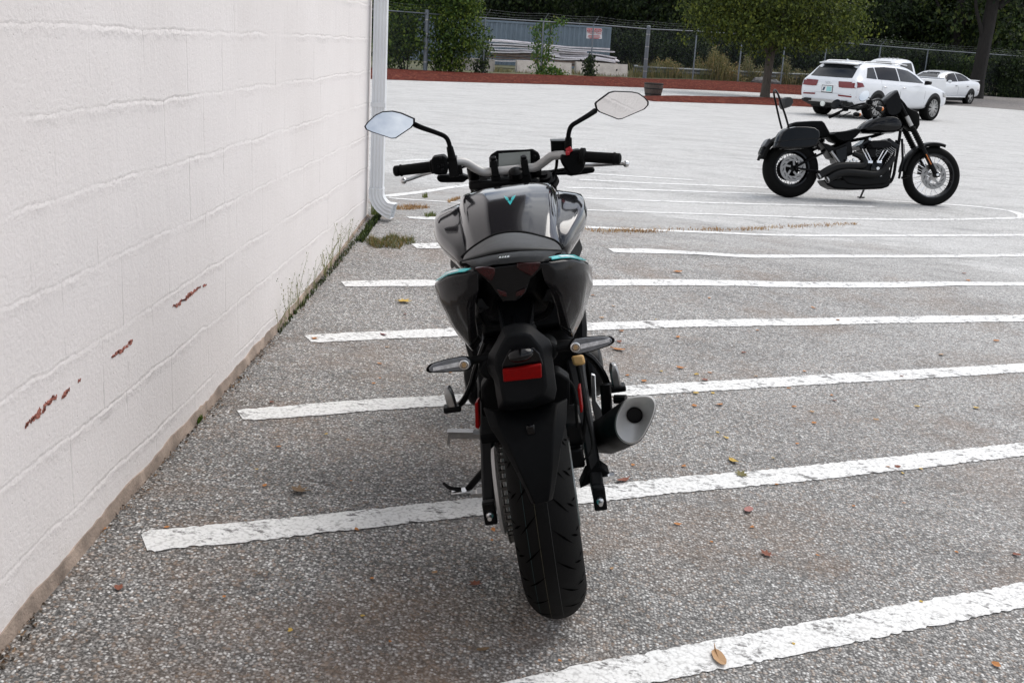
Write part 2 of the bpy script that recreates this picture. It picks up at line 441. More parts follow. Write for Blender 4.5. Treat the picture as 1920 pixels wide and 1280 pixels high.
MT['carglass'] = mat('car_glass', (0.006, 0.008, 0.010), 0.03, var=0.1, spec=0.4)
MT['tint'] = mat('tinted_glass', (0.003, 0.003, 0.004), 0.05, var=0.1, spec=0.2)
MT['chassis'] = mat('underbody', (0.012, 0.012, 0.012), 0.8, var=0.3)
MT['container'] = mat('container_paint', (0.155, 0.20, 0.245), 0.55, var=0.14, vscale=1.2, bmp=0.2, bscale=8, bdist=0.01)
MT['board'] = mat('bleached_board', (0.72, 0.69, 0.71), 0.8, var=0.22, vscale=2)
MT['board_dark'] = mat('brown_board', (0.21, 0.15, 0.12), 0.85, var=0.4, vscale=3)
MT['sign_white'] = mat('sign_white', (0.7, 0.7, 0.7), 0.5, var=0.05)
MT['sign_red'] = mat('sign_red', (0.5, 0.03, 0.04), 0.5, var=0.1)
MT['rock'] = mat('rock', (0.13, 0.125, 0.12), 0.9, var=0.4, vscale=4, bmp=0.7, bscale=14, bdist=0.03)
MT['bark'] = mat_bark('bark', (0.04, 0.034, 0.028), (0.12, 0.10, 0.08))
MT['bark_dark'] = mat_bark('dark_bark', (0.007, 0.006, 0.0055), (0.026, 0.022, 0.019))
MT['leaf_dark'] = mat_leaf('dark_leaf', [(0.003, 0.007, 0.003), (0.008, 0.018, 0.006), (0.022, 0.042, 0.011), (0.065, 0.09, 0.024)])
MT['leaf_deep'] = mat_leaf('deep_leaf', [(0.004, 0.009, 0.003), (0.012, 0.026, 0.006), (0.034, 0.06, 0.013), (0.10, 0.125, 0.028)])
MT['leaf_mid'] = mat_leaf('mid_leaf', [(0.010, 0.022, 0.005), (0.03, 0.065, 0.012), (0.085, 0.145, 0.023), (0.21, 0.26, 0.04)])
MT['leaf_olive'] = mat_leaf('olive_leaf', [(0.014, 0.022, 0.004), (0.04, 0.06, 0.009), (0.085, 0.115, 0.016), (0.17, 0.19, 0.028)])
MT['leaf_vine'] = mat_leaf('vine_leaf', [(0.02, 0.055, 0.012), (0.05, 0.12, 0.02), (0.10, 0.19, 0.03), (0.2, 0.2, 0.03)])
MT['weed'] = mat_leaf('weed_straw', [(0.05, 0.065, 0.02), (0.10, 0.115, 0.04), (0.20, 0.175, 0.075), (0.30, 0.23, 0.11)])
MT['grass'] = mat_leaf('grass_blade', [(0.03, 0.05, 0.012), (0.07, 0.11, 0.02), (0.13, 0.16, 0.04), (0.25, 0.19, 0.08)])
MT['straw'] = mat_leaf('dead_grass', [(0.16, 0.08, 0.03), (0.30, 0.16, 0.06), (0.40, 0.25, 0.11), (0.48, 0.34, 0.18)])
MT['moss'] = mat_leaf('moss', [(0.008, 0.014, 0.006), (0.02, 0.035, 0.01), (0.05, 0.08, 0.015), (0.10, 0.13, 0.03)])

# ------------------------------------------------------------------ mesh helpers
class MB:
    def __init__(s):
        s.v, s.f = [], []
    def add(s, verts, faces):
        o = len(s.v)
        s.v += [tuple(v) for v in verts]
        s.f += [tuple(i + o for i in f) for f in faces]
        return s
    def box(s, c, size, rot=None, taper=1.0):
        hx, hy, hz = size[0] / 2, size[1] / 2, size[2] / 2
        vs = []
        for z in (-1, 1):
            k = taper if z > 0 else 1.0
            for x, y in ((-1, -1), (1, -1), (1, 1), (-1, 1)):
                p = Vector((x * hx * k, y * hy * k, z * hz))
                if rot is not None: p = rot @ p
                vs.append(p + Vector(c))
        return s.add(vs, [(3, 2, 1, 0), (4, 5, 6, 7), (0, 1, 5, 4), (1, 2, 6, 5), (2, 3, 7, 6), (3, 0, 4, 7)])
    def loft(s, rings, cap=True, closed=True):
        n = len(rings[0])
        o = len(s.v)
        for r in rings: s.v += [tuple(p) for p in r]
        m = n if closed else n - 1
        for i in range(len(rings) - 1):
            for j in range(m):
                a, b = o + i * n + j, o + i * n + (j + 1) % n
                s.f.append((a, b, b + n, a + n))
        if cap and closed:
            s.f.append(tuple(o + j for j in reversed(range(n))))
            s.f.append(tuple(o + (len(rings) - 1) * n + j for j in range(n)))
        return s
    def tube(s, pts, r, n=10, cap=True, sm=0, flat=1.0):
        pts = [Vector(p) for p in pts]
        rad = list(r) if isinstance(r, (list, tuple)) else [r] * len(pts)
        if sm: pts, rad = catmull(pts, rad, sm)
        rings = []
        t0 = (pts[1] - pts[0]).normalized()
        ref = Vector((0, 0, 1)) if abs(t0.z) < 0.9 else Vector((0, 1, 0))
        u = t0.cross(ref).normalized()
        for i, p in enumerate(pts):
            a = pts[max(0, i - 1)]; b = pts[min(len(pts) - 1, i + 1)]
            t = (b - a).normalized()
            u = (u - t * u.dot(t)).normalized()
            w = t.cross(u)
            rings.append([p + (u * math.cos(q) + w * math.sin(q) * flat) * rad[i] for q in (2 * math.pi * k / n for k in range(n))])
        return s.loft(rings, cap)
    def bar(s, a, b, w, h, upv=(0, 0, 1), w2=None, h2=None):
        a, b = Vector(a), Vector(b)
        t = (b - a).normalized()
        x = t.cross(Vector(upv))
        x = x.normalized() if x.length > 1e-4 else Vector((1, 0, 0))
        z = x.cross(t)
        w2 = w if w2 is None else w2; h2 = h if h2 is None else h2
        ring = lambda p, ww, hh: [p + x * ww / 2 * i + z * hh / 2 * j for i, j in ((-1, -1), (1, -1), (1, 1), (-1, 1))]
        return s.loft([ring(a, w, h), ring(b, w2, h2)])
    def lathe(s, prof, c, axis, n=24, cap=False, a0=0.0, a1=None):
        """prof: (distance along the axis, radius)"""
        c, ax = Vector(c), Vector(axis).normalized()
        u = ax.orthogonal().normalized(); w = ax.cross(u)
        full = a1 is None
        ang = [2 * math.pi * k / n for k in range(n)] if full else [a0 + (a1 - a0) * k / n for k in range(n + 1)]
        rings = [[c + ax * h + (u * math.cos(q) + w * math.sin(q)) * r for q in ang] for h, r in prof]
        return s.loft(rings, cap, full)
    def prism(s, pts, ext):
        pts = [Vector(p) for p in pts]; e = Vector(ext)
        return s.loft([[p - e / 2 for p in pts], [p + e / 2 for p in pts]])
    def sphere(s, c, r, n=12, sc=(1, 1, 1)):
        c = Vector(c)
        rings = []
        for i in range(1, n // 2):
            a = math.pi * i / (n // 2)
            rings.append([c + Vector((r * sc[0] * math.sin(a) * math.cos(q), r * sc[1] * math.sin(a) * math.sin(q), r * sc[2] * math.cos(a))) for q in (2 * math.pi * k / n for k in range(n))])
        o = len(s.v)
        s.loft(rings, False)
        t = len(s.v); s.v.append(tuple(c + Vector((0, 0, r * sc[2])))); s.v.append(tuple(c - Vector((0, 0, r * sc[2]))))
        L = (len(rings) - 1) * n
        for k in range(n):
            s.f.append((o + (k + 1) % n, o + k, t))
            s.f.append((o + L + k, o + L + (k + 1) % n, t + 1))
        return s
    def quad(s, a, b, c, d): return s.add([a, b, c, d], [(0, 1, 2, 3)])

def catmull(pts, rad, k):
    P = [pts[0] * 2 - pts[1]] + pts + [pts[-1] * 2 - pts[-2]]
    Q = [rad[0]] + rad + [rad[-1]]
    op, orr = [], []
    for i in range(1, len(P) - 2):
        for j in range(k):
            t = j / k
            a, b, c, d = P[i - 1], P[i], P[i + 1], P[i + 2]
            op.append(0.5 * ((2 * b) + (c - a) * t + (2 * a - 5 * b + 4 * c - d) * t * t + (3 * b - a - 3 * c + d) * t ** 3))
            orr.append(Q[i] + (Q[i + 1] - Q[i]) * t)
    op.append(pts[-1]); orr.append(rad[-1])
    return op, orr

def obj(name, mb, m, parent=None, smooth=40, bevel=0.0, sub=0, solid=0.0, seg=2):
    me = bpy.data.meshes.new(name)
    me.from_pydata(mb.v, [], mb.f)
    import bmesh
    bm = bmesh.new(); bm.from_mesh(me)
    bmesh.ops.recalc_face_normals(bm, faces=bm.faces)
    bm.to_mesh(me); bm.free()
    if smooth:
        me.shade_smooth()
        if not sub: me.set_sharp_from_angle(angle=R(smooth))
    me.materials.append(MT[m] if isinstance(m, str) else m)
    o = bpy.data.objects.new(name, me)
    COL.objects.link(o)
    if parent is not None: o.parent = parent
    if solid:
        md = o.modifiers.new('solid', 'SOLIDIFY'); md.thickness = solid; md.offset = 0
    if bevel:
        md = o.modifiers.new('bevel', 'BEVEL'); md.width = bevel; md.segments = seg; md.limit_method = 'ANGLE'; md.angle_limit = R(30)
        md.harden_normals = False
    if sub:
        md = o.modifiers.new('sub', 'SUBSURF'); md.levels = sub; md.render_levels = sub
    return o

def sheet(name, verts, faces, m, parent=None):
    """a big or leafy mesh, winding left as it is"""
    me = bpy.data.meshes.new(name)
    me.from_pydata([tuple(v) for v in verts], [], faces)
    me.materials.append(MT[m])
    o = bpy.data.objects.new(name, me)
    COL.objects.link(o)
    if parent is not None: o.parent = parent
    return o

def tag(o, label=None, cat=None, group=None, kind=None):
    if label: o['label'] = label
    if cat: o['category'] = cat
    if group: o['group'] = group
    if kind: o['kind'] = kind
    return o

def thing(name, label, cat, loc=(0, 0, 0), rz=0.0, group=None):
    o = bpy.data.objects.new(name, None)
    o.empty_display_size = 0.2
    COL.objects.link(o)
    o.location = loc
    o.rotation_euler = (0, 0, rz)
    return tag(o, label, cat, group)

def copy_tree(o, parent=None):
    c = o.copy(); COL.objects.link(c)
    if parent is not None: c.parent = parent
    for ch in [x for x in ALL_CHILDREN(o)]: copy_tree(ch, c)
    return c
def ALL_CHILDREN(o): return list(o.children)

# ------------------------------------------------------------------ the ground
def build_ground():
    xs = np.unique(np.concatenate([np.arange(-90, -10, 8), np.arange(-10, -1.6, 0.8), np.arange(-1.6, 7, 0.1), np.arange(7, 24, 0.5), np.arange(24, 120, 6.0)]))
    ys = np.unique(np.concatenate([np.arange(-30, 0, 5), np.arange(0, 1.2, 0.4), np.arange(1.2, 14, 0.1), np.arange(14, 60, 1.0), np.arange(60, 260, 10.0)]))
    X, Y = np.meshgrid(xs, ys)
    Z = gz(X, Y)
    n = len(xs)
    V = np.stack([X.ravel(), Y.ravel(), Z.ravel()], 1)
    F = [(j * n + i, j * n + i + 1, (j + 1) * n + i + 1, (j + 1) * n + i) for j in range(len(ys) - 1) for i in range(n - 1)]
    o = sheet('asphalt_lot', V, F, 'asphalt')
    o.data.shade_smooth()
    tag(o, kind='structure')
build_ground()

def ribbon_line(px, w=0.118, r=None, jag=0.004, endjag=True):
    """a painted stripe laid on the ground along points of the photograph"""
    pts = [ground(*p) for p in px]
    pts, _ = catmull(pts, [0] * len(pts), 6)
    # even steps
    out = [pts[0]]
    step = 0.013 if pts[0].y < 5 else 0.05
    for a, b in zip(pts, pts[1:]):
        d = (b - a).length
        k = max(1, int(d / step))
        for i in range(1, k + 1): out.append(a.lerp(b, i / k))
    V, F = [], []
    n = len(out)
    for i, p in enumerate(out):
        a, b = out[max(0, i - 2)], out[min(n - 1, i + 2)]
        t = (b - a); t.z = 0; t.normalize()
        nn = Vector((-t.y, t.x, 0))
        wl = w / 2 - jag * 2.4 * rng.random() ** 3 + 0.004 * mnoise.noise(p * 6)
        wr = w / 2 - jag * 2.4 * rng.random() ** 3 + 0.004 * mnoise.noise(p * 6 + Vector((3, 9, 0)))
        if endjag and i < 2: wl *= 0.8 + 0.1 * i; wr *= 0.8 + 0.1 * i
        for q in (p + nn * wl, p, p - nn * wr):
            V.append((q.x, q.y, float(gz(q.x, q.y)) + 0.0032))
        if i:
            k = 3 * i
            F += [(k - 3, k - 2, k + 1, k), (k - 2, k - 1, k + 2, k + 1)]
    o = sheet('parking_line', V, F, 'paint')
    tag(o, kind='structure')
    return o

for L_ in [
    [(900, 1322), (1000, 1300), (1100, 1276), (1228, 1250), (1400, 1218), (1660, 1166), (1920, 1116), (2060, 1088)],
    [(270, 1017), (320, 1011), (500, 994), (700, 972), (900, 950), (1130, 925), (1300, 907), (1500, 889), (1700, 867), (1920, 842), (2060, 826)],
    [(450, 779), (520, 774), (700, 760), (840, 751), (1050, 739), (1271, 728), (1527, 713), (1700, 703), (1920, 690), (2060, 683)],
    [(577, 636), (700, 630), (880, 622), (1130, 612), (1300, 607), (1500, 604), (1700, 600), (1920, 597), (2060, 595)],
    [(643, 533), (820, 531), (1000, 531), (1120, 531), (1240, 530), (1340, 531), (1500, 534), (1700, 534), (1920, 533), (2060, 532)],
    [(776, 462), (832, 461), (880, 461)],
    [(1145, 470), (1250, 472), (1350, 478), (1420, 481), (1600, 481), (1920, 479), (2060, 479)],
    [(764, 408), (800, 410), (846, 409), (900, 411)],
    [(1040, 424), (1115, 427), (1250, 433), (1350, 437), (1450, 441), (1700, 442), (1920, 441), (2060, 441)],
    [(728, 372), (790, 376), (868, 381), (930, 386)],
    [(1050, 392), (1120, 395), (1300, 401), (1450, 406), (1600, 411), (1760, 412), (1915, 409)],
    [(1050, 371), (1120, 373), (1250, 378), (1500, 385), (1640, 388)],
    [(1060, 352), (1200, 356), (1350, 361), (1500, 366)],
    [(1085, 337), (1200, 343), (1330, 348), (1450, 353)],
    [(1090, 325), (1200, 332), (1300, 338)],
    [(722, 369), (770, 363), (830, 354), (892, 346), (960, 337), (1085, 322)],
    [(736, 303), (790, 300), (850, 300)],
    [(1640, 376), (1780, 384), (1850, 390), (1893, 396), (1915, 403), (1918, 409)],
]:
    ribbon_line(L_)

# ------------------------------------------------------------------ the block building
def build_building():
    root = thing('building', 'painted concrete block building wall along the left, with a white downspout at its corner', 'building', (XW, 3.5, float(gz(XW, 3.5))))
    off = Vector(root.location)
    def loc(mb):
        mb.v = [tuple(Vector(v) - off) for v in mb.v]; return mb
    # wall mesh origin kept at the world origin so the joints fall where the photo shows them
    w = MB()
    w.box((XW - 3.0, (YEND - 6) / 2, 1.35), (6.0, YEND + 6, 3.9))
    o = obj('wall', w, 'wall', root, smooth=0)
    o.matrix_parent_inverse = Matrix.Translation(-off)
    # bare footing left unpainted under the paint line
    f = MB()
    rows = []
    ys = np.arange(0.6, YEND, 0.03)
    for y in ys:
        g = float(gz(XW, y))
        h = 0.040 + 0.014 * mnoise.noise(Vector((y * 5, 0, 0))) + 0.006 * mnoise.noise(Vector((y * 31, 4, 0)))
        if y > 4.6: h *= max(0.35, 1 - (y - 4.6) * 0.4)
        d = 0.004 + 0.002 * mnoise.noise(Vector((y * 17, 7, 0)))
        rows.append([(XW - 0.02, y, g - 0.05), (XW + d + 0.006, y, g - 0.05), (XW + d + 0.006, y, g + 0.004), (XW + d, y, g + h), (XW - 0.02, y, g + h)])
    f.loft(rows)
    obj('footing', loc(f), 'found', root, smooth=50)
    # roof edge high above the picture
    r = MB()
    r.box((XW - 2.75, (YEND - 6) / 2, 3.42), (6.6, YEND + 6.4, 0.24))
    obj('roof', loc(r), mat('fascia', (0.05, 0.037, 0.03), 0.8), root, smooth=0)
    # flaked paint, showing the old red coat
    def flake(pts_px, n=1):
        for pxy in pts_px:
            c = MB()
            ps = [on_wall(x, y, XW + 0.0015) for x, y in pxy]
            # ragged edge
            ring = []
            for a, b in zip(ps, ps[1:] + ps[:1]):
                for k in range(4):
                    q = a.lerp(b, k / 4)
                    ring.append(q + Vector((0, rng.uniform(-.004, .004), rng.uniform(-.004, .004))))
            c.prism(ring, (0.002, 0, 0))
            obj('paint_chip', loc(c), 'chip', root, smooth=0)
    rf = random.Random(12)
    for (x0, y0), (x1, y1), hgt, n in (((48, 797), (104, 744), 13, 13), ((116, 744), (129, 730), 9, 4), ((212, 668), (248, 638), 8, 8), ((325, 577), (342, 564), 7, 4), ((346, 560), (361, 548), 8, 5), ((364, 546), (373, 538), 6, 3), ((381, 537), (384, 532), 4, 1), ((145, 715), (152, 708), 3, 1)):
        for k in range(n):
            t = (k + rf.uniform(.1, .9)) / n
            x, y = x0 + (x1 - x0) * t, y0 + (y1 - y0) * t + rf.uniform(-3, 3)
            h = hgt * rf.uniform(.45, 1.1) * (1 - .5 * abs(2 * t - 1)); w = rf.uniform(1.6, 3.4)
            flake([[(x - w, y + h * .7), (x - w * .3, y - h * .2), (x + w * 1.2, y - h), (x + w * 1.1, y - h * .1), (x + w * .2, y + h * .6)]])
    # downspout with its elbow
    d = MB()
    yD = 7.06
    a0, b0 = at_y(698.5, 200, yD), at_y(722.5, 200, yD)
    xc, wd = (a0.x + b0.x) / 2, (b0.x - a0.x)
    def section(c, ux, uy, w, h):
        """ribbed rectangular tube"""
        out = []
        def side(p, q, nrm, k):
            for i in range(k):
                t = i / k
                e = 0.0034 if (i % 2 == 1) else 0.0
                out.append(c + p * (1 - t) + q * t - nrm * e)
        A, B, C, D = -ux * w / 2 - uy * h / 2, ux * w / 2 - uy * h / 2, ux * w / 2 + uy * h / 2, -ux * w / 2 + uy * h / 2
        side(A, B, -uy, 8); side(B, C, ux, 4); side(C, D, uy, 8); side(D, A, -ux, 4)
        return out
    X, Y = Vector((1, 0, 0)), Vector((0, 1, 0))
    top = 3.3
    zb = at_y(705, 358, yD).z
    d.loft([section(Vector((xc, yD, z)), X, Y, wd, 0.07) for z in (top, 2.0, 1.0, zb)])
    obj('downspout', loc(d), 'white_metal', root, smooth=30)
    e = MB()
    path = [(705, 352), (706, 366), (712, 378), (722, 388), (738, 391)]
    P = [at_y(*p, yD) for p in path]
    P = [Vector((xc - 0.001, yD, zb + 0.025)), Vector((xc, yD, zb - 0.03)), Vector((xc + 0.022, yD - 0.004, zb - 0.075)), Vector((xc + 0.062, yD - 0.012, zb - 0.108)), Vector((xc + 0.115, yD - 0.02, zb - 0.122))]
    T = [(P[min(4, i + 1)] - P[max(0, i - 1)]).normalized() for i in range(5)]
    rings = []
    pp, _ = catmull(P, [0] * 5, 5)
    for i, p in enumerate(pp):
        t = (pp[min(len(pp) - 1, i + 1)] - pp[max(0, i - 1)]).normalized()
        ux = t.cross(Y).normalized() * -1
        k = 1.06 + (0.035 if i % 2 else 0.0) + (0.16 * max(0, (i - 15)) / 5)
        rings.append(section(p, ux, t.cross(ux).normalized(), wd * k, 0.072 * k))
    e.loft(rings, cap=False)
    obj('elbow', loc(e), 'white_metal', root, smooth=30, solid=0.002)
    for z in (0.55 + zb, 1.7):
        b = MB().box((xc, yD - 0.038, z), (wd + 0.012, 0.004, 0.03))
        obj('bracket', loc(b), 'white_metal', root, smooth=0, bevel=0.001)
    return root
build_building()

# ------------------------------------------------------------------ thin pieces laid on a curved surface
from mathutils.bvhtree import BVHTree
_bvh = {}
def surf(o):
    if o.name not in _bvh:
        bpy.context.view_layer.update()
        dg = bpy.context.evaluated_depsgraph_get()
        e = o.evaluated_get(dg); me = e.to_mesh()
        _bvh[o.name] = BVHTree.FromPolygons([v.co.copy() for v in me.vertices], [tuple(p.vertices) for p in me.polygons])
        e.to_mesh_clear()
    return _bvh[o.name]

def patch(name, target, rays, m, parent, lift=0.002, rings=3, sub=3):
    """rays: outline as (origin, direction) in the target's own space; the piece follows the surface it lands on"""
    t = surf(target)
    R_ = []
    for (a, d), (b, e) in zip(rays, rays[1:] + rays[:1]):
        for k in range(sub): R_.append((a.lerp(b, k / sub), d.lerp(e, k / sub).normalized()))
    co = sum((r[0] for r in R_), Vector()) / len(R_); cd = sum((r[1] for r in R_), Vector()).normalized()
    def hit(o, d):
        h = t.ray_cast(o, d)
        return (h[0] - d * lift) if h[0] is not None else None
    V, F = [], []
    n = len(R_)
    for i in range(rings):
        f = i / rings
        row = [hit(o.lerp(co, f), d.lerp(cd, f).normalized()) for o, d in R_]
        good = [j for j in range(n) if row[j] is not None]
        if not good: row = [co] * n
        else: row = [row[min(good, key=lambda g_: min((g_ - j) % n, (j - g_) % n))] for j in range(n)]
        V += row
    V.append(hit(co, cd) or V[-1])
    for i in range(rings - 1):
        for j in range(n): F.append((i * n + j, i * n + (j + 1) % n, (i + 1) * n + (j + 1) % n, (i + 1) * n + j))
    for j in range(n): F.append(((rings - 1) * n + j, (rings - 1) * n + (j + 1) % n, len(V) - 1))
    mb = MB(); mb.add(V, F)
    return obj(name, mb, m, parent, smooth=60)

def flatray(pts, axis, org):
    """outline given as (a, b) seen along an axis: 'y-' looks forward from behind, 'x-' looks from the right side"""
    out = []
    for a, b in pts:
        if axis == 'y+': out.append((Vector((a, org, b)), Vector((0, 1, 0))))
        elif axis == 'y-': out.append((Vector((a, org, b)), Vector((0, -1, 0))))
        elif axis == 'x-': out.append((Vector((org, a, b)), Vector((-1, 0, 0))))
        elif axis == 'x+': out.append((Vector((org, a, b)), Vector((1, 0, 0))))
    return out



# ------------------------------------------------------------------ pose of a two-wheeler: origin under the rear axle, x right, y forward, z up
class Pose:
    def __init__(s, loc, yaw, lean, pitch, scale):
        f = Vector((-math.sin(yaw), math.cos(yaw), pitch)).normalized()
        r0 = f.cross(Vector((0, 0, 1))).normalized(); u0 = r0.cross(f)
        s.u = u0 * math.cos(lean) - r0 * math.sin(lean)
        s.r = r0 * math.cos(lean) + u0 * math.sin(lean)
        s.f = f; s.o = Vector(loc); s.k = scale
    def matrix(s):
        m = Matrix.Identity(4)
        for i in range(3):
            m[i][0], m[i][1], m[i][2], m[i][3] = s.r[i] * s.k, s.f[i] * s.k, s.u[i] * s.k, s.o[i]
        return m
    def L(s, px, py, y=None, x=None):
        d = Vector(ray(px, py)); C = Vector((0, 0, CAM_H)) - s.o
        ax, val = (s.f, y) if y is not None else (s.r, x)
        t = (val * s.k - C.dot(ax)) / d.dot(ax)
        p = C + d * t
        return Vector((p.dot(s.r), p.dot(s.f), p.dot(s.u))) / s.k

def mir(v): return Vector((-v[0], v[1], v[2]))
def V3(*a): return Vector(a)
def smooth_loop(p, k):
    n = len(p); out = []
    for i in range(n):
        a, b, c, d = p[i - 1], p[i], p[(i + 1) % n], p[(i + 2) % n]
        for j in range(k):
            t = j / k
            out.append(tuple(.5 * (2 * b[q] + (c[q] - a[q]) * t + (2 * a[q] - 5 * b[q] + 4 * c[q] - d[q]) * t * t + (3 * b[q] - a[q] - 3 * c[q] + d[q]) * t ** 3) for q in (0, 1)))
    return out


# ------------------------------------------------------------------ the dark grey street motorcycle in front
def build_naked_bike():
    ps = Pose((.101, 2.649, -.198), .051, .193, .03, 1.085)
    L = ps.L
    root = thing('motorcycle', 'dark grey naked sport motorcycle seen from behind, leaning on its stand beside the wall', 'motorcycle')
    root.matrix_world = ps.matrix()
    ob = lambda name, mb, m, par=root, **k: obj(name, mb, m, par, **k)

    # ---- wheels
    def tyre_mb(cy, cz, Rr, w, crown, rim):
        prof = []
        for i in range(21):
            a = -1.45 + 2.9 * i / 20
            prof.append((w * math.sin(a) / math.sin(1.45) * 0.5, Rr - crown + crown * math.cos(a)))
        inner = [(0.47 * w, rim + 0.02), (0.36 * w, rim), (-0.36 * w, rim), (-0.47 * w, rim + 0.02)]
        prof = prof + inner + [prof[0]]
        return MB().lathe(prof, (0, cy, cz), (1, 0, 0), 72)
    def wheel(name, cy, cz, Rr, w, crown, rim, spokes):
        t = ob(name, MB().lathe([(-.03, .045), (.03, .045)], (0, cy, cz), (1, 0, 0), 20, True), 'black_metal')
        ob('tyre', tyre_mb(cy, cz, Rr, w, crown, rim), 'rubber', t, smooth=50)
        r_ = MB()
        r_.lathe([(-.44 * w, rim + .018), (-.49 * w, rim + .014), (-.47 * w, rim - .002), (-.3 * w, rim - .022), (0, rim - .03), (.3 * w, rim - .022), (.47 * w, rim - .002), (.49 * w, rim + .014), (.44 * w, rim + .018)], (0, cy, cz), (1, 0, 0), 64)
        for k in range(spokes):
            a = 2 * math.pi * k / spokes
            d = Vector((0, math.cos(a), math.sin(a)))
            for q in (-.12, .12):
                e = Vector((0, math.cos(a + q), math.sin(a + q)))
                r_.bar(Vector((0, cy, cz)) + d * .04, Vector((0, cy, cz)) + e * (rim - .022), .03, .02, (1, 0, 0))
        ob('rim', r_, 'teal_dark', t, smooth=40)
        return t
    W = wheel('rear_wheel', 0, .314, .314, .145, .078, .216, 5)
    # tread cuts and the thin coloured stripes of a new tyre
    tr = MB()
    def on_tyre(a, s, lift=0.0008):   # a: angle round the wheel, s: across (-1..1)
        th = s * 1.4
        rr = .314 - .078 + (.078 + lift) * math.cos(th); x = (.0725 + lift) * math.sin(th) / math.sin(1.45)
        return Vector((x, rr * math.cos(a), .314 + rr * math.sin(a)))
    for k in range(26):
        a = 2 * math.pi * k / 26
        for sg in (-1, 1):
            o_ = 0 if sg < 0 else math.pi / 26
            for s0, s1, da, wd in ((.12, .60, .17, .010), (.55, .82, .05, .011), (.72, .93, -.02, .008)):
                n = 6
                pa = [on_tyre(a + o_ + da * (i / n) + wd * (1 - abs(2 * i / n - 1)) + (0 if s0 == .12 else .09), sg * (s0 + (s1 - s0) * i / n)) for i in range(n + 1)]
                pb = [on_tyre(a + o_ + da * (i / n) - wd * (1 - abs(2 * i / n - 1)) + (0 if s0 == .12 else .09), sg * (s0 + (s1 - s0) * i / n)) for i in range(n + 1)]
                for i in range(n): tr.quad(pa[i], pa[i + 1], pb[i + 1], pb[i])
    ob('tread_groove', tr, mat('groove', (.0012, .0012, .0012), .95, spec=0.0), W, smooth=0)
    for s_, c_ in ((-.17, (.04, .034, .015)), (.10, (.02, .021, .02)), (-.42, (.006, .03, .032))):
        st = MB()
        for k in range(120):
            a, b = 2 * math.pi * k / 120, 2 * math.pi * (k + 1) / 120
            st.quad(on_tyre(a, s_, .0005), on_tyre(b, s_, .0005), on_tyre(b, s_ + .010, .0005), on_tyre(a, s_ + .010, .0005))
        ob('tyre_stripe', st, mat('tyre_stripe', c_, .8, var=.4, vscale=90), W, smooth=0)
    wheel('front_wheel', 1.38, .30, .30, .112, .062, .216, 5)
    # ---- chain, sprocket, disc
    sp = MB().lathe([(-.088, .028), (-.088, .108), (-.083, .118), (-.078, .108), (-.078, .028)], (0, 0, .314), (1, 0, 0), 60)
    sp.lathe([(-.092, .03), (-.108, .085), (-.110, .100), (-.102, .106), (-.095, .09), (-.088, .03)], (0, 0, .314), (1, 0, 0), 60)
    ob('sprocket', sp, 'alu_satin', smooth=30)
    ch = MB()
    path = []
    for i in range(40):
        a = math.pi * .5 + math.pi * i / 39
        path.append(Vector((0, .122 * math.cos(a), .314 + .122 * math.sin(a))))
    path += [Vector((0, .52 * i / 8, .192 + .10 * i / 8)) for i in range(1, 9)]
    path += [Vector((0, .52 + .05 * math.sin(a), .345 - .05 * math.cos(a))) for a in (.6, 1.2, 1.8, 2.4)]
    path += [Vector((0, .52 * (8 - i) / 8, .393 + .043 * i / 8)) for i in range(0, 8)]
    P = path + [path[0]]
    d_acc = 0
    pts = []
    for a, b in zip(P, P[1:]):
        k = max(1, int((b - a).length / .008))
        for i in range(k): pts.append(a.lerp(b, i / k))
    for i in range(0, len(pts) - 2, 2):
        a, b = pts[i], pts[i + 1]
        t = (pts[i + 2] - a)
        for x0 in (-.092, -.076):
            ch.bar(a + Vector((x0, 0, 0)), a + t * .92 + Vector((x0, 0, 0)), .003, .014 if (i // 2) % 2 else .012, (1, 0, 0) if abs(t.z) > 2 else (0, -t.z, t.y))
        ch.bar(a + Vector((-.094, 0, 0)), a + Vector((-.074, 0, 0)), .007, .007)
    ob('chain', ch, mat('chain_steel', (.09, .085, .08), .4, .9, var=.4, vscale=120), smooth=0)
    dk = MB().lathe([(.072, .03), (.072, .108), (.077, .108), (.077, .03)], (0, 0, .314), (1, 0, 0), 48)
    ob('brake_disc', dk, 'steel', smooth=30)
    cal_ = MB().box((.086, .06, .43), (.05, .08, .07), Matrix.Rotation(.3, 3, 'X'))
    cal_.box((.09, .04, .36), (.035, .05, .05))
    ob('brake_caliper', cal_, 'black_metal', bevel=.006)
    # ---- swingarm with its tail lugs and bolts
    for sg in (-1, 1):
        sa = MB()
        x = .128 * sg
        sa.loft([[Vector((x + dx, y, z + dz)) for dx, dz in ((-w, -h), (w, -h), (w, h), (-w, h))] for y, z, w, h in ((.62, .40, .03, .045), (.45, .385, .022, .045), (.12, .335, .016, .033), (.02, .318, .016, .030), (-.075, .306, .014, .024))])
        arm = ob('swingarm', sa, 'grey_plastic', bevel=.006)
        lg = MB().box((x, -.088, .302), (.03, .022, .058))
        ob('axle_plate', lg, 'black_metal', arm, bevel=.004)
        bl = MB().lathe([(0, .0085), (.010, .0085), (.012, .005), (.026, .005)], (x, -.099, .302), (0, -1, 0), 8, True)
        ob('bolt', bl, 'alu', arm, smooth=25)
        ob('axle_nut', MB().lathe([(0, .013), (.014, .013), (.018, .008), (.03, .008)], (x + .015 * sg, 0, .314), (sg, 0, 0), 6, True), 'alu', arm, smooth=25)
        if sg < 0:
            g = MB().loft([[Vector((x + dx, y, z + dz)) for dx, dz in ((.0, -.012), (.05, -.012), (.05, .01), (.0, .012))] for y, z in ((-.02, .455), (.15, .475), (.35, .45), (.5, .43))])
            ob('chain_guard', g, 'black_plastic', bevel=.004)
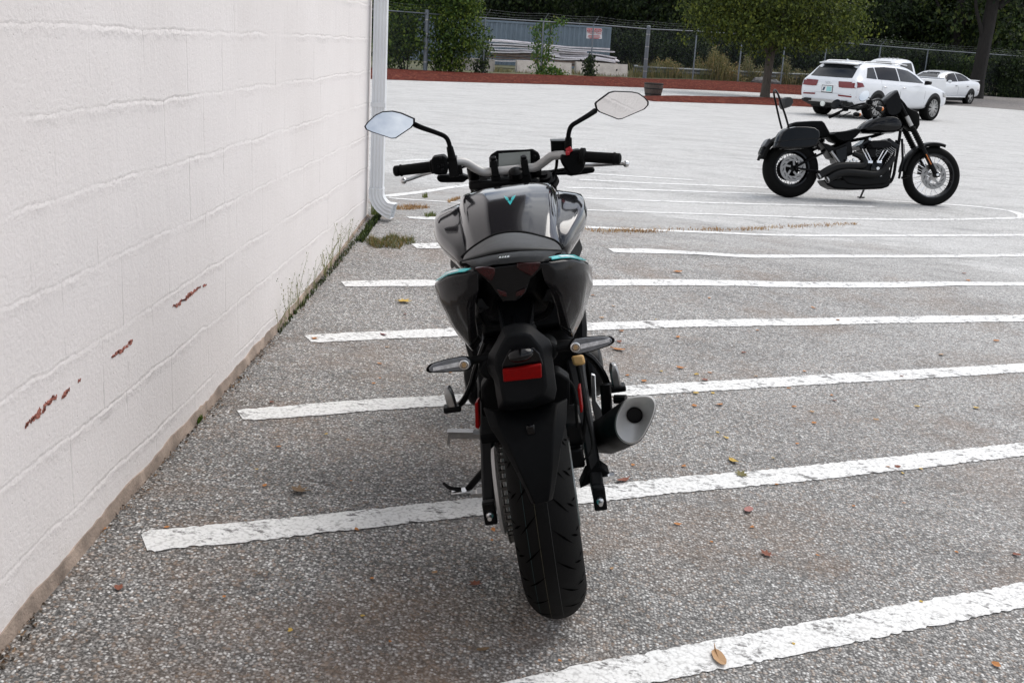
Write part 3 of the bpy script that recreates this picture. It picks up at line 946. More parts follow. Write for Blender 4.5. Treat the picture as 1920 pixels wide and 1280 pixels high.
    # ---- engine, frame, radiator, forks, headlamp (mostly hidden from here)
    en = MB().box((0, .72, .36), (.30, .34, .26)).box((0, .82, .56), (.26, .24, .22), Matrix.Rotation(-.35, 3, 'X')).box((.0, .70, .22), (.20, .30, .08))
    en.lathe([(0, .085), (.04, .085), (.06, .06)], (.15, .66, .36), (1, 0, 0), 24, True).lathe([(0, .075), (.04, .075), (.055, .05)], (-.15, .74, .34), (-1, 0, 0), 24, True)
    ob('engine', en, 'black_metal', bevel=.015)
    fr = MB()
    for sg in (-1, 1):
        fr.tube([(.05 * sg, 1.08, .82), (.14 * sg, .92, .72), (.16 * sg, .62, .55), (.13 * sg, .52, .38)], .02, 8, sm=4)
        fr.tube([(.13 * sg, .60, .56), (.10 * sg, .2, .74), (.07 * sg, -.1, .80)], .014, 8, sm=4)
    ob('frame', fr, 'black_metal')
    rd = MB().box((0, .98, .52), (.30, .04, .26), Matrix.Rotation(-.25, 3, 'X'))
    ob('radiator', rd, 'black_metal', bevel=.004)
    shock = MB().lathe([(0, .018), (.03, .028)] + [(.03 + .012 * i, .034 if i % 2 else .027) for i in range(14)] + [(.2, .02), (.26, .014)], (0.0, .42, .66), (0, .25, -1), 16, True)
    ob('shock_absorber', shock, 'black_metal')
    S0 = Vector((0, 1.005, .97)); fdir = Vector((0, .375, -.72)).normalized()
    st_ang = R(-9)            # bars turned a little to the right
    axis = -fdir
    Mst = Matrix.Translation(S0) @ Matrix.Rotation(st_ang, 4, axis) @ Matrix.Translation(-S0)
    for sg in (-1, 1):
        fk = MB().lathe([(0, .0185), (.45, .0185), (.45, .027), (.80, .027), (.80, .02)], Mst @ Vector((.098 * sg, 1.0, .935)), Mst.to_3x3() @ fdir, 18, True)
        ob('fork_tube', fk, 'black_metal', smooth=30)
        cp = MB()
        c = L(908 if sg < 0 else 1020, 343 if sg < 0 else 331, 1.0)
        ax = Mst.to_3x3() @ axis
        cp.lathe([(-.05, .036), (.0, .036), (.008, .033), (.010, .024), (.018, .024), (.019, .012), (.026, .012), (.026, .0)], c - ax * .012, ax, 24, False)
        ob('fork_cap', cp, 'black_metal', smooth=30)
    tc = MB().prism([Mst @ Vector(p) for p in ((-.115, 1.02, .885), (-.11, .975, .885), (-.04, .96, .885), (.04, .96, .885), (.11, .975, .885), (.115, 1.02, .885), (.04, 1.04, .885), (-.04, 1.04, .885))], Mst.to_3x3() @ Vector((0, 0, .03)))
    ob('triple_clamp', tc, 'black_metal', bevel=.008)
    hl = MB().sphere((0, 1.30, .80), .09, 16, (1.1, 1.0, .9))
    ob('headlight', hl, 'gloss_black')
    fg = MB().lathe([(-.06, .312), (-.03, .325), (.03, .325), (.06, .312)], (0, 1.38, .30), (1, 0, 0), 20, False, 0.6, 2.6)
    ob('front_mudguard', fg, 'paint_grey', solid=.003)
    # ---- tank
    half = {
        .36: [(0, .80), (.05, .80), (.085, .792), (.108, .775), (.112, .75), (.105, .71), (.09, .66)],
        .45: [(0, .845), (.055, .843), (.100, .832), (.128, .80), (.130, .765), (.120, .72), (.105, .66)],
        .54: [(0, .885), (.06, .883), (.112, .868), (.142, .825), (.142, .78), (.130, .73), (.11, .66)],
        .64: [(0, .908), (.062, .906), (.122, .893), (.150, .845), (.150, .79), (.137, .74), (.12, .67)],
        .74: [(0, .918), (.066, .917), (.128, .906), (.155, .858), (.156, .80), (.142, .75), (.12, .69)],
        .82: [(0, .908), (.068, .908), (.127, .899), (.155, .855), (.155, .80), (.142, .75), (.12, .70)],
        .89: [(0, .882), (.064, .882), (.112, .874), (.140, .835), (.140, .79), (.13, .75), (.11, .71)],
        .93: [(0, .85), (.055, .85), (.09, .845), (.115, .815), (.115, .785), (.105, .76), (.09, .73)]}
    rings = []
    for y in sorted(half):
        h = half[y]
        ring = [Vector((x, y, z)) for x, z in h] + [Vector((-x, y, z)) for x, z in reversed(h[1:])]
        rings.append(ring)
    tank = ob('fuel_tank', MB().loft(rings), 'paint_grey', sub=3)
    me = tank.data
    # keep the pressed edges of the top panel crisp
    cr = me.attributes.new('crease_edge', 'FLOAT', 'EDGE')
    nr = len(rings[0])
    for e in me.edges:
        a, b = e.vertices
        if a % nr == b % nr and (a % nr) in (2, nr - 2): cr.data[e.index].value = .75
        elif a % nr == b % nr and (a % nr) in (1, nr - 1): cr.data[e.index].value = .7
    # emblem: a winged fork shape in teal
    O = (945, 366.5)
    cam_l = ps.matrix().inverted() @ Vector((0, 0, CAM_H))
    for poly in ([(0, .5), (7, 3.5), (9.5, 8), (5, 9.5), (2.5, 6)], [(22, -.8), (14.8, 2.6), (12.4, 8), (16.8, 9.2), (19.6, 5)],
                 [(6.2, 10.4), (9.9, 9.0), (11.0, 13.5), (12.5, 8.8), (16.2, 9.8), (14.2, 14), (11.6, 17.6), (9.2, 14.6)]):
        patch('emblem', tank, [(cam_l, (L(O[0] + x, O[1] + y, .70) - cam_l).normalized()) for x, y in poly], 'teal', tank, .001, 2, 2)
    # side shrouds of the tank, wide at the shoulders and cut away at the knee
    for sg in (-1, 1):
        sh = {
            .46: [(.126, .815), (.140, .80), (.147, .775), (.140, .745), (.126, .72)],
            .54: [(.138, .842), (.172, .826), (.182, .79), (.160, .75), (.130, .71)],
            .63: [(.147, .860), (.208, .845), (.222, .805), (.190, .755), (.138, .70)],
            .73: [(.150, .878), (.218, .858), (.232, .815), (.205, .76), (.145, .70)],
            .83: [(.150, .875), (.212, .857), (.226, .818), (.205, .77), (.145, .72)],
            .92: [(.122, .84), (.185, .832), (.200, .81), (.185, .775), (.12, .74)],
            1.0: [(.11, .81), (.16, .81), (.172, .795), (.16, .775), (.11, .75)]}
        rr = []
        for y in sorted(sh):
            o = [Vector((x * sg, y, z)) for x, z in sh[y]]
            i = [Vector(((x - .014) * sg, y, z)) for x, z in reversed(sh[y])]
            rr.append(o + i)
        s_ = ob('tank_shroud', MB().loft(rr), 'paint_grey', sub=2)
        cr = s_.data.attributes.new('crease_edge', 'FLOAT', 'EDGE')
        for e in s_.data.edges:
            a, b = e.vertices
            if a % 10 == b % 10 and a % 10 in (0, 1, 9): cr.data[e.index].value = .8
        lowc = MB().loft([[Vector((x * sg, y, z)) for x, z in ((.10, z0), (x0, z0), (x0 + .01, z0 - .05), (x0 - .03, z0 - .12), (.10, z0 - .12))] for y, x0, z0 in ((.66, .15, .71), (.80, .19, .74), (.95, .18, .75), (1.05, .15, .74))])
        ob('radiator_cover', lowc, 'black_plastic', bevel=.006)
    # ---- seats
    sd = MB()
    rings = []
    for y, hw, zt, zb in ((.10, .10, .80, .77), (.18, .12, .795, .74), (.28, .13, .79, .72), (.38, .11, .80, .72), (.44, .08, .82, .76)):
        rings.append([V3(-hw, y, zb), V3(-hw, y, zt - .02), V3(-hw * .7, y, zt), V3(0, y, zt + .003), V3(hw * .7, y, zt), V3(hw, y, zt - .02), V3(hw, y, zb)])
    ob('rider_seat', sd.loft(rings), 'seat', sub=2)
    # pillion pad: traced from its outline, highest at its front edge
    top = [(865, 483), (884, 466), (905, 452), (925, 441.5), (945, 436.5), (968, 435), (990, 437.5), (1012, 443), (1034, 449), (1046, 456), (1054, 467)]
    bot = [(866, 490), (885, 485), (905, 480), (925, 475), (945, 471.5), (966, 469.5), (988, 469), (1010, 469), (1030, 469.5), (1044, 470), (1055, 471)]
    k = len(top)
    front = [L(*p, .17) for p in top]
    midr, low, back = [], [], []
    for i in range(k):
        f = math.sin(math.pi * i / (k - 1)) ** .5
        lo = L(*bot[i], -.10 + .06 * (1 - f))
        low.append(lo)
        m_ = front[i].lerp(lo, .55); m_.z += .010 * f
        midr.append(m_)
    under = [p + V3(0, .06, -.035) for p in low]
    fdown = [p + V3(0, .03, -.06) for p in front]
    fd2 = [p + V3(0, -.004, .0015) for p in front]
    rg = [list(x) for x in zip(fdown, front, fd2, midr, [a.lerp(b, .85) + V3(0, 0, .006) for a, b in zip(front, low)], low, under)]
    pil = ob('pillion_seat', MB().loft(rg), 'seat', sub=2)
    pip = MB().tube([p + V3(0, .004, -.001) for p in front], .0042, 8, sm=3)
    ob('piping', pip, 'rubber', pil)
    ob('seat_gap_shade', MB().tube([p + V3(0, .006, -.006) for p in low], .0075, 8, sm=3), 'rubber', pil)  # black strip laid in for the shadowed gap under the pad
    # ---- tail fairing: upper deck, side panels and the dark inside
    dk = MB()
    dl = [(866, 492), (890, 487), (915, 481), (945, 475.5), (975, 472), (1005, 471), (1030, 471.5), (1052, 473)]
    dm = [(884, 500), (900, 496), (922, 490), (947, 486), (975, 482.5), (1000, 482.5), (1018, 483), (1034, 485)]
    dlw = [(892, 503), (905, 501.5), (925, 496), (948, 494), (974, 491), (997, 490.5), (1012, 490), (1026, 490)]
    A = [L(*p, -.09) for p in dl]; B = [L(*p, -.235) for p in dm]; C = [L(*p, -.25) for p in dlw]
    dk.loft([[a + V3(0, .12, -.03) for a in A], A, [a.lerp(b, .5) + V3(0, 0, .004) for a, b in zip(A, B)], B, C, [c + V3(0, .05, -.01) for c in C]], cap=False, closed=False)
    deck = ob('tail_cover', dk, 'grey_plastic', smooth=50, solid=.003)
    c0 = (945, 481.3)
    cam_p = ps.matrix().inverted() @ Vector((0, 0, CAM_H))
    pr_ = lambda x, y: (cam_p, (L(x, y, -.17) - cam_p).normalized())
    bdg = patch('badge', deck, [pr_(c0[0] + 13 * math.cos(q), c0[1] + 3.4 * math.sin(q) - 1.3 * math.cos(q)) for q in (2 * math.pi * i / 14 for i in range(14))], 'gloss_black', deck, .0022, 2, 1)
    for q0, q1 in ((-10, -5), (-4.2, -.6), (.4, 4.4), (5.2, 10)):
        patch('badge_letter', deck, [pr_(c0[0] + q0, c0[1] + 1.6 - q0 * .1), pr_(c0[0] + q1, c0[1] + 1.3 - q1 * .1), pr_(c0[0] + q1 - .6, c0[1] - 1.5 - q1 * .1), pr_(c0[0] + q0 + 1.2, c0[1] - 1.2 - q0 * .1)], 'alu', bdg, .0032, 1, 1)
    for (xa_, ya_), (xb_, yb_) in (((930, 477.5), (934, 491)), ((1006, 471.5), (1000, 485))):
        patch('panel_seam', deck, [pr_(xa_, ya_), pr_(xa_ + 1.2, ya_), pr_(xb_ + 1.2, yb_), pr_(xb_, yb_)], 'chassis', deck, .0018, 1, 4)
    for sg in (-1, 1):
        st = [  # y, then inner top, ridge, upper face, belly, bottom edge, inner return
            (-.245, [(.060, .912), (.084, .905), (.090, .890), (.088, .872), (.082, .862), (.066, .868)]),
            (-.20, [(.082, .906), (.112, .895), (.118, .868), (.110, .838), (.098, .820), (.078, .830)]),
            (-.145, [(.100, .897), (.138, .880), (.140, .845), (.122, .800), (.104, .770), (.086, .78)]),
            (-.095, [(.112, .888), (.158, .862), (.157, .820), (.134, .755), (.110, .715), (.09, .73)]),
            (-.04, [(.118, .880), (.172, .846), (.167, .808), (.146, .742), (.116, .688), (.09, .71)]),
            (.06, [(.120, .858), (.178, .828), (.176, .785), (.145, .712), (.115, .665), (.09, .69)]),
            (.20, [(.11, .83), (.150, .80), (.150, .76), (.13, .71), (.105, .68), (.09, .69)])]
        # bring the rear facing part of the panel square to the back, each point kept on its line of sight
        cl = ps.matrix().inverted() @ Vector((0, 0, CAM_H)); cl.x = 0
        new = (-.245, -.225, -.195, -.165, -.13, .0, .15)
        st2 = []
        for (y, q), yn in zip(st, new):
            t_ = (yn - cl.y) / (y - cl.y)
            st2.append((yn, [(x * t_, cl.z + (z - cl.z) * t_) for x, z in q] if y < .05 else q))
        st = st2
        rr = [[Vector((x * sg, y, z)) for x, z in q] for y, q in st]
        pn = ob('side_fairing', MB().loft(rr, True), 'fairing', bevel=.004, smooth=38, seg=3)
        # teal flash on the top facet with a white chip
        def top_pt(y, s):
            for (y0, q0), (y1, q1) in zip(st, st[1:]):
                if y0 <= y <= y1:
                    t = (y - y0) / (y1 - y0)
                    a = Vector((q0[0][0], y0, q0[0][1])).lerp(Vector((q1[0][0], y1, q1[0][1])), t)
                    b = Vector((q0[1][0], y0, q0[1][1])).lerp(Vector((q1[1][0], y1, q1[1][1])), t)
                    p = a.lerp(b, s); p.x *= sg
                    return p + V3(0, 0, .0035)
        fl = MB()
        ysq = [-.235 + .10 * i / 8 for i in range(9)]
        fl.loft([[top_pt(y, .22 + 2.6 * (y + .235)) for y in ysq], [top_pt(y, min(.96, .72 + 3.2 * (y + .235))) for y in ysq]], cap=False, closed=False)
        f_ = ob('flash_decal', fl, 'teal', pn, smooth=0, solid=.0015)
        wf = MB().loft([[top_pt(y, .50 + 2.8 * (y + .215)) + V3(0, 0, .0016) for y in (-.215, -.205, -.19, -.175)], [top_pt(y, .66 + 2.8 * (y + .215)) + V3(0, 0, .0016) for y in (-.215, -.205, -.19, -.175)]], cap=False, closed=False)
        ob('white_decal', wf, 'white_decal', pn, smooth=0, solid=.0015)
    # dark core under the tail
    core = MB().loft([[V3(-hw, y, z1), V3(-hw * 1.1, y, (z0 + z1) / 2), V3(-hw * .8, y, z0), V3(hw * .8, y, z0), V3(hw * 1.1, y, (z0 + z1) / 2), V3(hw, y, z1)] for y, hw, z0, z1 in ((-.20, .055, .84, .895), (-.10, .075, .79, .885), (.02, .095, .74, .87), (.2, .10, .69, .84), (.42, .10, .62, .78))])
    ob('under_tail', core, 'black_plastic', bevel=.008)
    # tail lamps: a red wedge each side of a black middle
    lh = MB().prism([L(*p, -.232) for p in ((886, 500), (925, 497), (972, 491), (1020, 489), (1013, 503), (994, 520), (985, 545), (968, 562), (945, 563), (930, 545), (920, 530), (903, 515))], (0, .03, 0))
    lamp = ob('tail_lamp', lh, 'gloss_black', bevel=.003)
    for px in ([(890, 502), (912, 499.5), (928, 502), (928, 515), (921, 527), (906, 517), (897, 510)], [(969, 493), (1014, 491), (1010, 503), (996, 517), (986, 512), (969, 502)]):
        ob('lamp_lens', MB().prism([L(*p, -.251) for p in px], (0, .008, 0)), 'dark_red_lens', lamp, bevel=.002)
    for sg, px in ((-1, ((931, 541), (950, 548), (950, 556), (937, 553))), (1, ((986, 540), (967, 548), (967, 556), (981, 552)))):
        ob('lamp_lens', MB().prism([L(*p, -.251) for p in px], (0, .006, 0)), 'dark_red_lens', lamp, bevel=.001)
    # little grab hooks under the tail
    for sg, px in ((-1, ((902, 583), (914, 606), (938, 608))), (1, ((1036, 565), (1026, 588), (1002, 598)))):
        h = MB().tube([L(*px[0], -.13), L(*px[1], -.12), L(*px[2], -.10)], .0075, 8, sm=3)
        ob('luggage_hook', h, 'grey_plastic')
    # ---- plate bracket: neck, housing, lamp hood, reflector
    nk = MB().loft([[L(*p, y) for p in q] + [L(*p, y + .05) for p in reversed(q)] for y, q in (
        (-.10, ((927, 545), (955, 545), (985, 543), (1004, 540))), (-.18, ((931, 580), (957, 582), (983, 580), (1001, 576))),
        (-.24, ((940, 620), (960, 622), (980, 621), (995, 617))))])
    ob('plate_bracket', nk, 'grey_plastic', bevel=.004)
    ribs = MB()
    ribs.tube([L(930, 556, -.115), L(938, 590, -.21), L(944, 622, -.255)], .0045, 8, sm=3).tube([L(1001, 552, -.115), L(998, 590, -.21), L(992, 620, -.255)], .0045, 8, sm=3).tube([L(960, 560, -.125), L(965, 622, -.258)], .003, 6)
    ob('bracket_rib', ribs, 'grey_plastic')
    outer = [(944, 612), (962, 606), (985, 605), (998, 609), (1012, 622), (1030, 636), (1036, 650), (1036, 668), (1040, 700), (1044, 730), (1040, 750), (1000, 765), (960, 770), (935, 768), (930, 740), (926, 712), (916, 700), (912, 684), (916, 664), (930, 640)]
    inn = [(950, 630), (965, 626), (984, 626), (995, 629), (1004, 640), (1012, 650), (1016, 660), (1018, 675), (1022, 700), (1024, 722), (1020, 738), (996, 750), (962, 755), (944, 752), (940, 732), (936, 708), (931, 694), (929, 682), (931, 666), (940, 646)]
    for p in ((1024, 654), (919, 686)): ob('stalk_boss', MB().lathe([(-.03, .024), (.015, .024), (.022, .018)], L(*p, -.26), (0, -1, 0), 20, True), 'black_plastic', bevel=.002)
    hs = MB().loft([[L(*p, -.20) for p in outer], [L(*p, -.285) for p in outer], [L(*p, -.315) for p in inn]])
    hous = ob('plate_housing', hs, 'grey_plastic', bevel=.004)
    ob('recess', MB().prism([L(*p, -.316) for p in ((946, 672), (955, 655), (975, 651), (1000, 651), (1012, 662), (1018, 682), (1016, 686), (942, 693), (940, 685))], (0, .006, 0)), 'gloss_black', hous, bevel=.002)
    dm_ = MB().sphere((0, 0, 0), 1, 20)
    c = L(976, 664, -.33); hw = (L(1002, 664, -.33) - L(951, 664, -.33)).length / 2
    dm_.v = [tuple(c + Vector((v[0] * hw, v[1] * .022, v[2] * hw * .56 + (v[0] * hw * .07)))) for v in dm_.v]
    ob('plate_lamp', dm_, 'gloss_black', hous)
    ob('reflector', MB().prism([L(*p, -.327) for p in ((942, 692), (1015, 681), (1016, 707), (944, 715))], (0, .012, 0)), 'reflector', hous, bevel=.003)
    # hanging flap over the tyre
    fl = MB()
    rows = [(-.27, [(906, 765), (925, 771), (985, 768), (1045, 757), (1064, 748)]), (-.315, [(918, 800), (935, 800), (985, 796), (1040, 791), (1062, 792)]),
            (-.345, [(942, 838), (955, 838), (992, 835), (1037, 831), (1054, 830)]), (-.365, [(967, 885), (975, 884), (1003, 881), (1035, 877), (1047, 876)]),
            (-.375, [(988, 925), (994, 925), (1010, 922), (1031, 919), (1040, 918)]), (-.378, [(997, 945), (1003, 946), (1014, 944), (1028, 940), (1036, 937)])]
    rr = []
    for y, q in rows:
        f0 = [L(*p, y + (.02 if i in (0, 4) else 0)) for i, p in enumerate(q)]
        rr.append(f0 + [p + V3(0, .012, 0) for p in reversed(f0)])
    fo = ob('mudguard', MB().loft(rr), 'black_plastic', bevel=.003)
    ob('bolt', MB().box(L(995, 805, -.325), (.018, .012, .022)), 'gloss_black', fo, bevel=.003)
    lp = MB().prism([L(*p, -.18) for p in ((902, 720), (916, 700), (1046, 690), (1068, 705), (1066, 765), (905, 775))], (0, .05, 0))
    ob('inner_guard', lp, 'black_plastic', bevel=.006)
    for sg, px in ((-1, ((892, 752), (898, 748), (900, 800), (893, 797))), (1, ((1083, 724), (1088, 722), (1093, 768), (1089, 770)))):
        ob('side_reflector', MB().prism([L(*p, -.2) for p in px], (.004, .03, 0)), 'reflector', bevel=.002)
    # ---- indicators
    for side, stalk, body, bulb in (
        (-1, ((925, 668), (884, 676)), [(799, 690), (806, 682), (835, 673), (866, 667), (877, 667), (886, 674), (888, 684), (883, 692), (868, 696), (835, 698), (806, 699), (799, 696)], (870, 683)),
        (1, ((1030, 655), (1068, 650)), [(1065, 652), (1066, 644), (1074, 634), (1095, 631), (1128, 629), (1146, 630), (1153, 635), (1152, 642), (1143, 648), (1110, 659), (1082, 665), (1072, 663)], (1079, 650))):
        stk = MB().tube([L(*stalk[0], -.27), L(*stalk[1], -.27)], .0085, 10)
        sgn = ob('indicator', stk, 'black_plastic')
        cx = sum(p[0] for p in body) / len(body); cy = sum(p[1] for p in body) / len(body)
        ins = lambda k: [(cx + (p[0] - cx) * k, cy + (p[1] - cy) * k) for p in body]
        hb = MB().loft([[L(*p, -.25) for p in ins(.75)], [L(*p, -.265) for p in body], [L(*p, -.288) for p in body]])
        ob('indicator_body', hb, 'black_plastic', sgn, bevel=.003)
        ob('indicator_lens', MB().loft([[L(*p, -.287) for p in ins(.90)], [L(*p, -.293) for p in ins(.86)]]), 'clear_lens', sgn, bevel=.002)
        dx = -1 if side < 0 else 1
        s0 = (bulb[0] + dx * 10, bulb[1]); slope = (body[0][1] - 690) if 0 else 0
        endp = (812, 692) if side < 0 else (1143, 638)
        rb = MB().prism([L(s0[0], s0[1] - 4.4, -.2945), L(endp[0], endp[1] - 3.2, -.2945), L(endp[0], endp[1] + 2.6, -.2945), L(s0[0], s0[1] + 3.8, -.2945)], (0, .003, 0))
        ob('ribbed_mirror', rb, 'ribbed', sgn, smooth=0)
        cb = L(*bulb, -.294)
        ob('bulb', MB().lathe([(0, .0105), (.003, .0105), (.004, .008), (.002, .006)], cb, (0, -1, 0), 18, True), 'alu', sgn)
        ob('bulb_core', MB().lathe([(0, .0055), (.005, .0045)], cb + V3(0, -.001, 0), (0, -1, 0), 12, True), mat('bulb_amber', (.3, .19, .09), .3), sgn)
    # ---- passenger pegs and their hangers
    for sg, hang, peg, low in (
        (-1, ((912, 640), (893, 690), (884, 722), (868, 752), (850, 764)), ((838, 724), (848, 762)), None),
        (1, ((1085, 655), (1110, 672), (1130, 700), (1140, 722), (1148, 722)), ((1149, 681), (1156, 724)), ((1135, 720), (1138, 770), (1146, 806)))):
        h = MB().tube([L(*p, .20 + .01 * i) for i, p in enumerate(hang)], [.016, .015, .015, .014, .012], 8, sm=4, flat=.6)
        hg = ob('peg_hanger', h, 'black_metal')
        a, b = L(*peg[0], .22), L(*peg[1], .22)
        ax = (b - a).normalized()
        ob('foot_peg', MB().loft([[a + V3(-.006, -.012, 0), a + V3(.006, -.012, 0), a + V3(.008, .012, .0), a + V3(-.008, .012, 0)], [a + ax * .02 + V3(-.011, -.016, 0), a + ax * .02 + V3(.011, -.016, 0), a + ax * .02 + V3(.012, .014, 0), a + ax * .02 + V3(-.012, .014, 0)], [b + V3(-.011, -.014, 0), b + V3(.012, -.014, 0), b + V3(.012, .014, 0), b + V3(-.011, .014, 0)]]), 'steel', hg, bevel=.004)
        bs = MB().box(b + V3(0, 0, -.004), (.045, .035, .016)); ob('peg_mount', bs, 'black_metal', hg, bevel=.004)
        if low:
            d = MB().tube([L(*p, .18) for p in low], .014, 8, flat=.6)
            d.lathe([(0, .012), (.03, .012)], L(1152, 748, .18), (1, -.4, 0), 8, True)
            ob('muffler_strap', d, 'black_metal')
    # rider peg, left: bare metal with teeth
    a, b = L(904, 815, .44), L(842, 814, .44)
    rp = MB().bar(a, b, .028, .014)
    for i in range(14):
        p = b.lerp(a, i / 18)
        rp.box(p + V3(0, 0, .009), (.006, .028, .006))
    rp.bar(b, L(841, 832, .44), .007, .007)
    ob('foot_peg', rp, 'steel', smooth=0)
    a, b = L(1090, 790, .44), L(1148, 782, .44)
    ob('foot_peg', MB().bar(a, b, .028, .016), 'steel', bevel=.003)
    bp = MB().prism([L(*p, .36) for p in ((1108, 700), (1116, 702), (1118, 750), (1135, 775), (1134, 792), (1116, 792), (1110, 760))], (0, .012, 0))
    ob('heel_plate', bp, 'alu', bevel=.002)
    rs = MB().loft([[L(*p, y) for p in ((1070, 668), (1094, 664), (1098, 683), (1076, 686))] for y in (.10, .15)])
    ob('fluid_reservoir', rs, 'cream', bevel=.006)
    for pts_, rr_ in (([L(1083, 686, .11), L(1090, 720, .1), L(1098, 770, .06), L(1092, 830, .03)], .005), ([L(1098, 770, .0), L(1110, 830, -.03), L(1106, 850, -.05), L(1094, 862, -.05)], .0025),
                      ([L(1050, 712, -.12), L(1068, 715, -.1), L(1078, 740, -.06), L(1082, 800, 0)], .0035), ([L(914, 760, -.1), L(900, 745, -.1), L(905, 725, -.1), L(925, 722, -.12)], .0035)):
        ob('hose', MB().tube(pts_, rr_, 8, sm=5), 'rubber')
    # ---- muffler
    endc = [(1162, 765), (1171, 751), (1186, 743), (1205, 740.5), (1221, 742), (1229, 752), (1229, 766), (1223, 785), (1213, 806), (1202, 823), (1188, 832), (1173, 831), (1160, 821), (1153, 804), (1154, 783)]
    endc = smooth_loop(endc, 4)
    cx, cy = 1190, 784
    sc_ = lambda k, dx=0, dy=0, c=(cx, cy): [(c[0] + dx + (p[0] - c[0]) * k, c[1] + dy + (p[1] - c[1]) * k) for p in endc]
    hole = [(1190 + 15 * math.cos(a), 778 + 15 * math.sin(a)) for a in [math.atan2(p[1] - cy, p[0] - cx) for p in endc]]
    cap_rings = [[L(*p, -.055) for p in endc], [L(*p, -.085) for p in sc_(.985)], [L(*p, -.094) for p in sc_(.93)], [L(*p, -.090) for p in sc_(.84)],
                 [L(*(Vector(a) * .5 + Vector(b) * .5), -.076) for a, b in zip(sc_(.84), hole)], [L(*p, -.062) for p in hole]]
    mc = ob('muffler_cap', MB().loft(cap_rings, cap=False), 'alu_satin', smooth=60)
    hl_ = MB().loft([[L(*p, -.066) for p in hole], [L(*p, -.02) for p in hole]], cap=False); hl_.loft([[L(*p, -.0605) for p in hole], [L(1190 + (p[0] - 1190) * .82, 778 + (p[1] - 778) * .82, -.0602) for p in hole]], cap=False)
    ob('tail_pipe', hl_, 'black_metal', mc, smooth=60)
    ob('pipe_end', MB().prism([L(*p, -.03) for p in hole], (0, .006, 0)), 'chassis', mc, smooth=0)
    e0 = [L(*p, -.055) for p in endc]; cc = sum(e0, Vector()) / len(e0)
    br = []
    for y, k, dx, dz in ((-.06, .99, 0, 0), (-.01, 1.03, -.006, -.022), (.06, 1.04, -.018, -.058), (.16, 1.0, -.038, -.11), (.28, .85, -.065, -.165), (.38, .5, -.09, -.20)):
        br.append([Vector((cc.x + dx + (p.x - cc.x) * k, y, cc.z + dz + (p.z - cc.z) * k)) for p in e0])
    ob('muffler', MB().loft(br), mat('muffler_black', (.004, .004, .004), .55, var=.2, bmp=.2, spec=.15), smooth=60)
    ex = MB().tube([cc + V3(-.09, .42, -.20), (.10, .62, .22), (.06, .85, .17), (.05, 1.0, .3), (.04, .98, .5)], .022, 12, sm=4)
    ob('exhaust_pipe', ex, 'steel')
    hs = MB().prism([L(*p, .0) for p in ((1098, 880), (1125, 868), (1142, 880), (1118, 892), (1086, 908))], (0, .05, 0))
    ob('heat_shield', hs, 'black_plastic', bevel=.003)
    # ---- side stand reaching the ground
    foot = L(868, 924, .50)
    gpt = ground(866, 925)
    foot = ps.matrix().inverted() @ gpt
    sdm = MB().tube([(-.06, .50, .33), Vector((-.08, .50, .24)), foot + V3(.02, .0, .012)], [.014, .012, .010], 10)
    stnd = ob('side_stand', sdm, 'black_metal')
    ft = MB().box(foot + V3(0, 0, .008), (.06, .035, .008)); ob('stand_foot', ft, 'alu', stnd, bevel=.002)
    tg = MB().tube([foot + V3(.0, 0, .014), foot + V3(-.03, .0, .022), L(832, 906, foot.y + .02)], [.006, .006, .005], 8, sm=3)
    ob('stand_tang', tg, 'black_metal', stnd)
    # ---- handlebar and controls
    hbp = [L(838, 305, .955), L(858, 303, .965), L(874, 305, .975), L(892, 316, .985), L(908, 322.5, .99), L(930, 321.5, .985), L(960, 318.5, .975), L(990, 315.5, .968), L(1006, 313, .962), L(1022, 302, .95), L(1036, 292.5, .935), L(1056, 291, .915), L(1075, 291, .905)]
    ob('handlebar', MB().tube(hbp, .0135, 14, sm=4), 'alu_satin')
    for px, y in (((927, 313), .983), ((984, 311), .968)):
        c = L(*px, y)
        ob('bar_clamp', MB().box(c + V3(0, 0, -.004), (.022, .038, .05)).lathe([(0, .010), (.012, .010)], c + V3(0, -.004, .02), (0, -.3, 1), 12, True).box(c + V3(0, .01, -.055), (.03, .045, .06)), 'black_metal', bevel=.004)
    # left grip, switch box, lever
    ga, gb = L(741, 321, .985), L(812, 312.5, .965)
    ax = (gb - ga).normalized()
    g = MB().lathe([(-.004, .012), (0, .0165), (.012, .0165), (.015, .012), (.017, .0185), (.021, .0185), (.024, .0165), ((gb - ga).length - .008, .017), ((gb - ga).length - .004, .022), ((gb - ga).length + .01, .022)], ga, ax, 20, True)
    ob('grip', g, 'rubber', smooth=35)
    sw_ = MB().prism([L(*p, .95) for p in ((809, 297), (814, 293), (833, 290), (838, 296), (841, 312), (839, 325), (818, 326), (812, 322))], (0, .06, 0))
    swb = ob('switch_box', sw_, 'black_plastic', bevel=.007)
    bt = MB()
    for px in ((826, 297), (829, 310), (822, 313), (830, 318)): bt.box(L(*px, .918), (.008, .006, .006))
    ob('switch_button', bt, 'grey_plastic', swb, bevel=.001)
    lv = MB().tube([L(815, 321, 1.02), L(790, 328, 1.03), L(768, 336, 1.015), L(760, 338, 1.01)], [.0065, .0065, .006, .006], 10, sm=4).sphere(L(757, 339, 1.01), .0105, 12)
    ob('clutch_lever', lv, 'alu')
    ck = MB().box(L(850, 312, .965), (.03, .045, .06)).box(L(860, 318, .97), (.022, .03, .03)).tube([L(862, 316, .97), L(876, 312, .99), L(900, 314, 1.03)], .004, 6, sm=3)
    ob('clutch_perch', ck, 'black_metal', bevel=.006)
    # right grip, throttle, brake
    ga, gb = L(1162, 298, .855), L(1096, 294, .885)
    ax = (gb - ga).normalized(); ln = (gb - ga).length
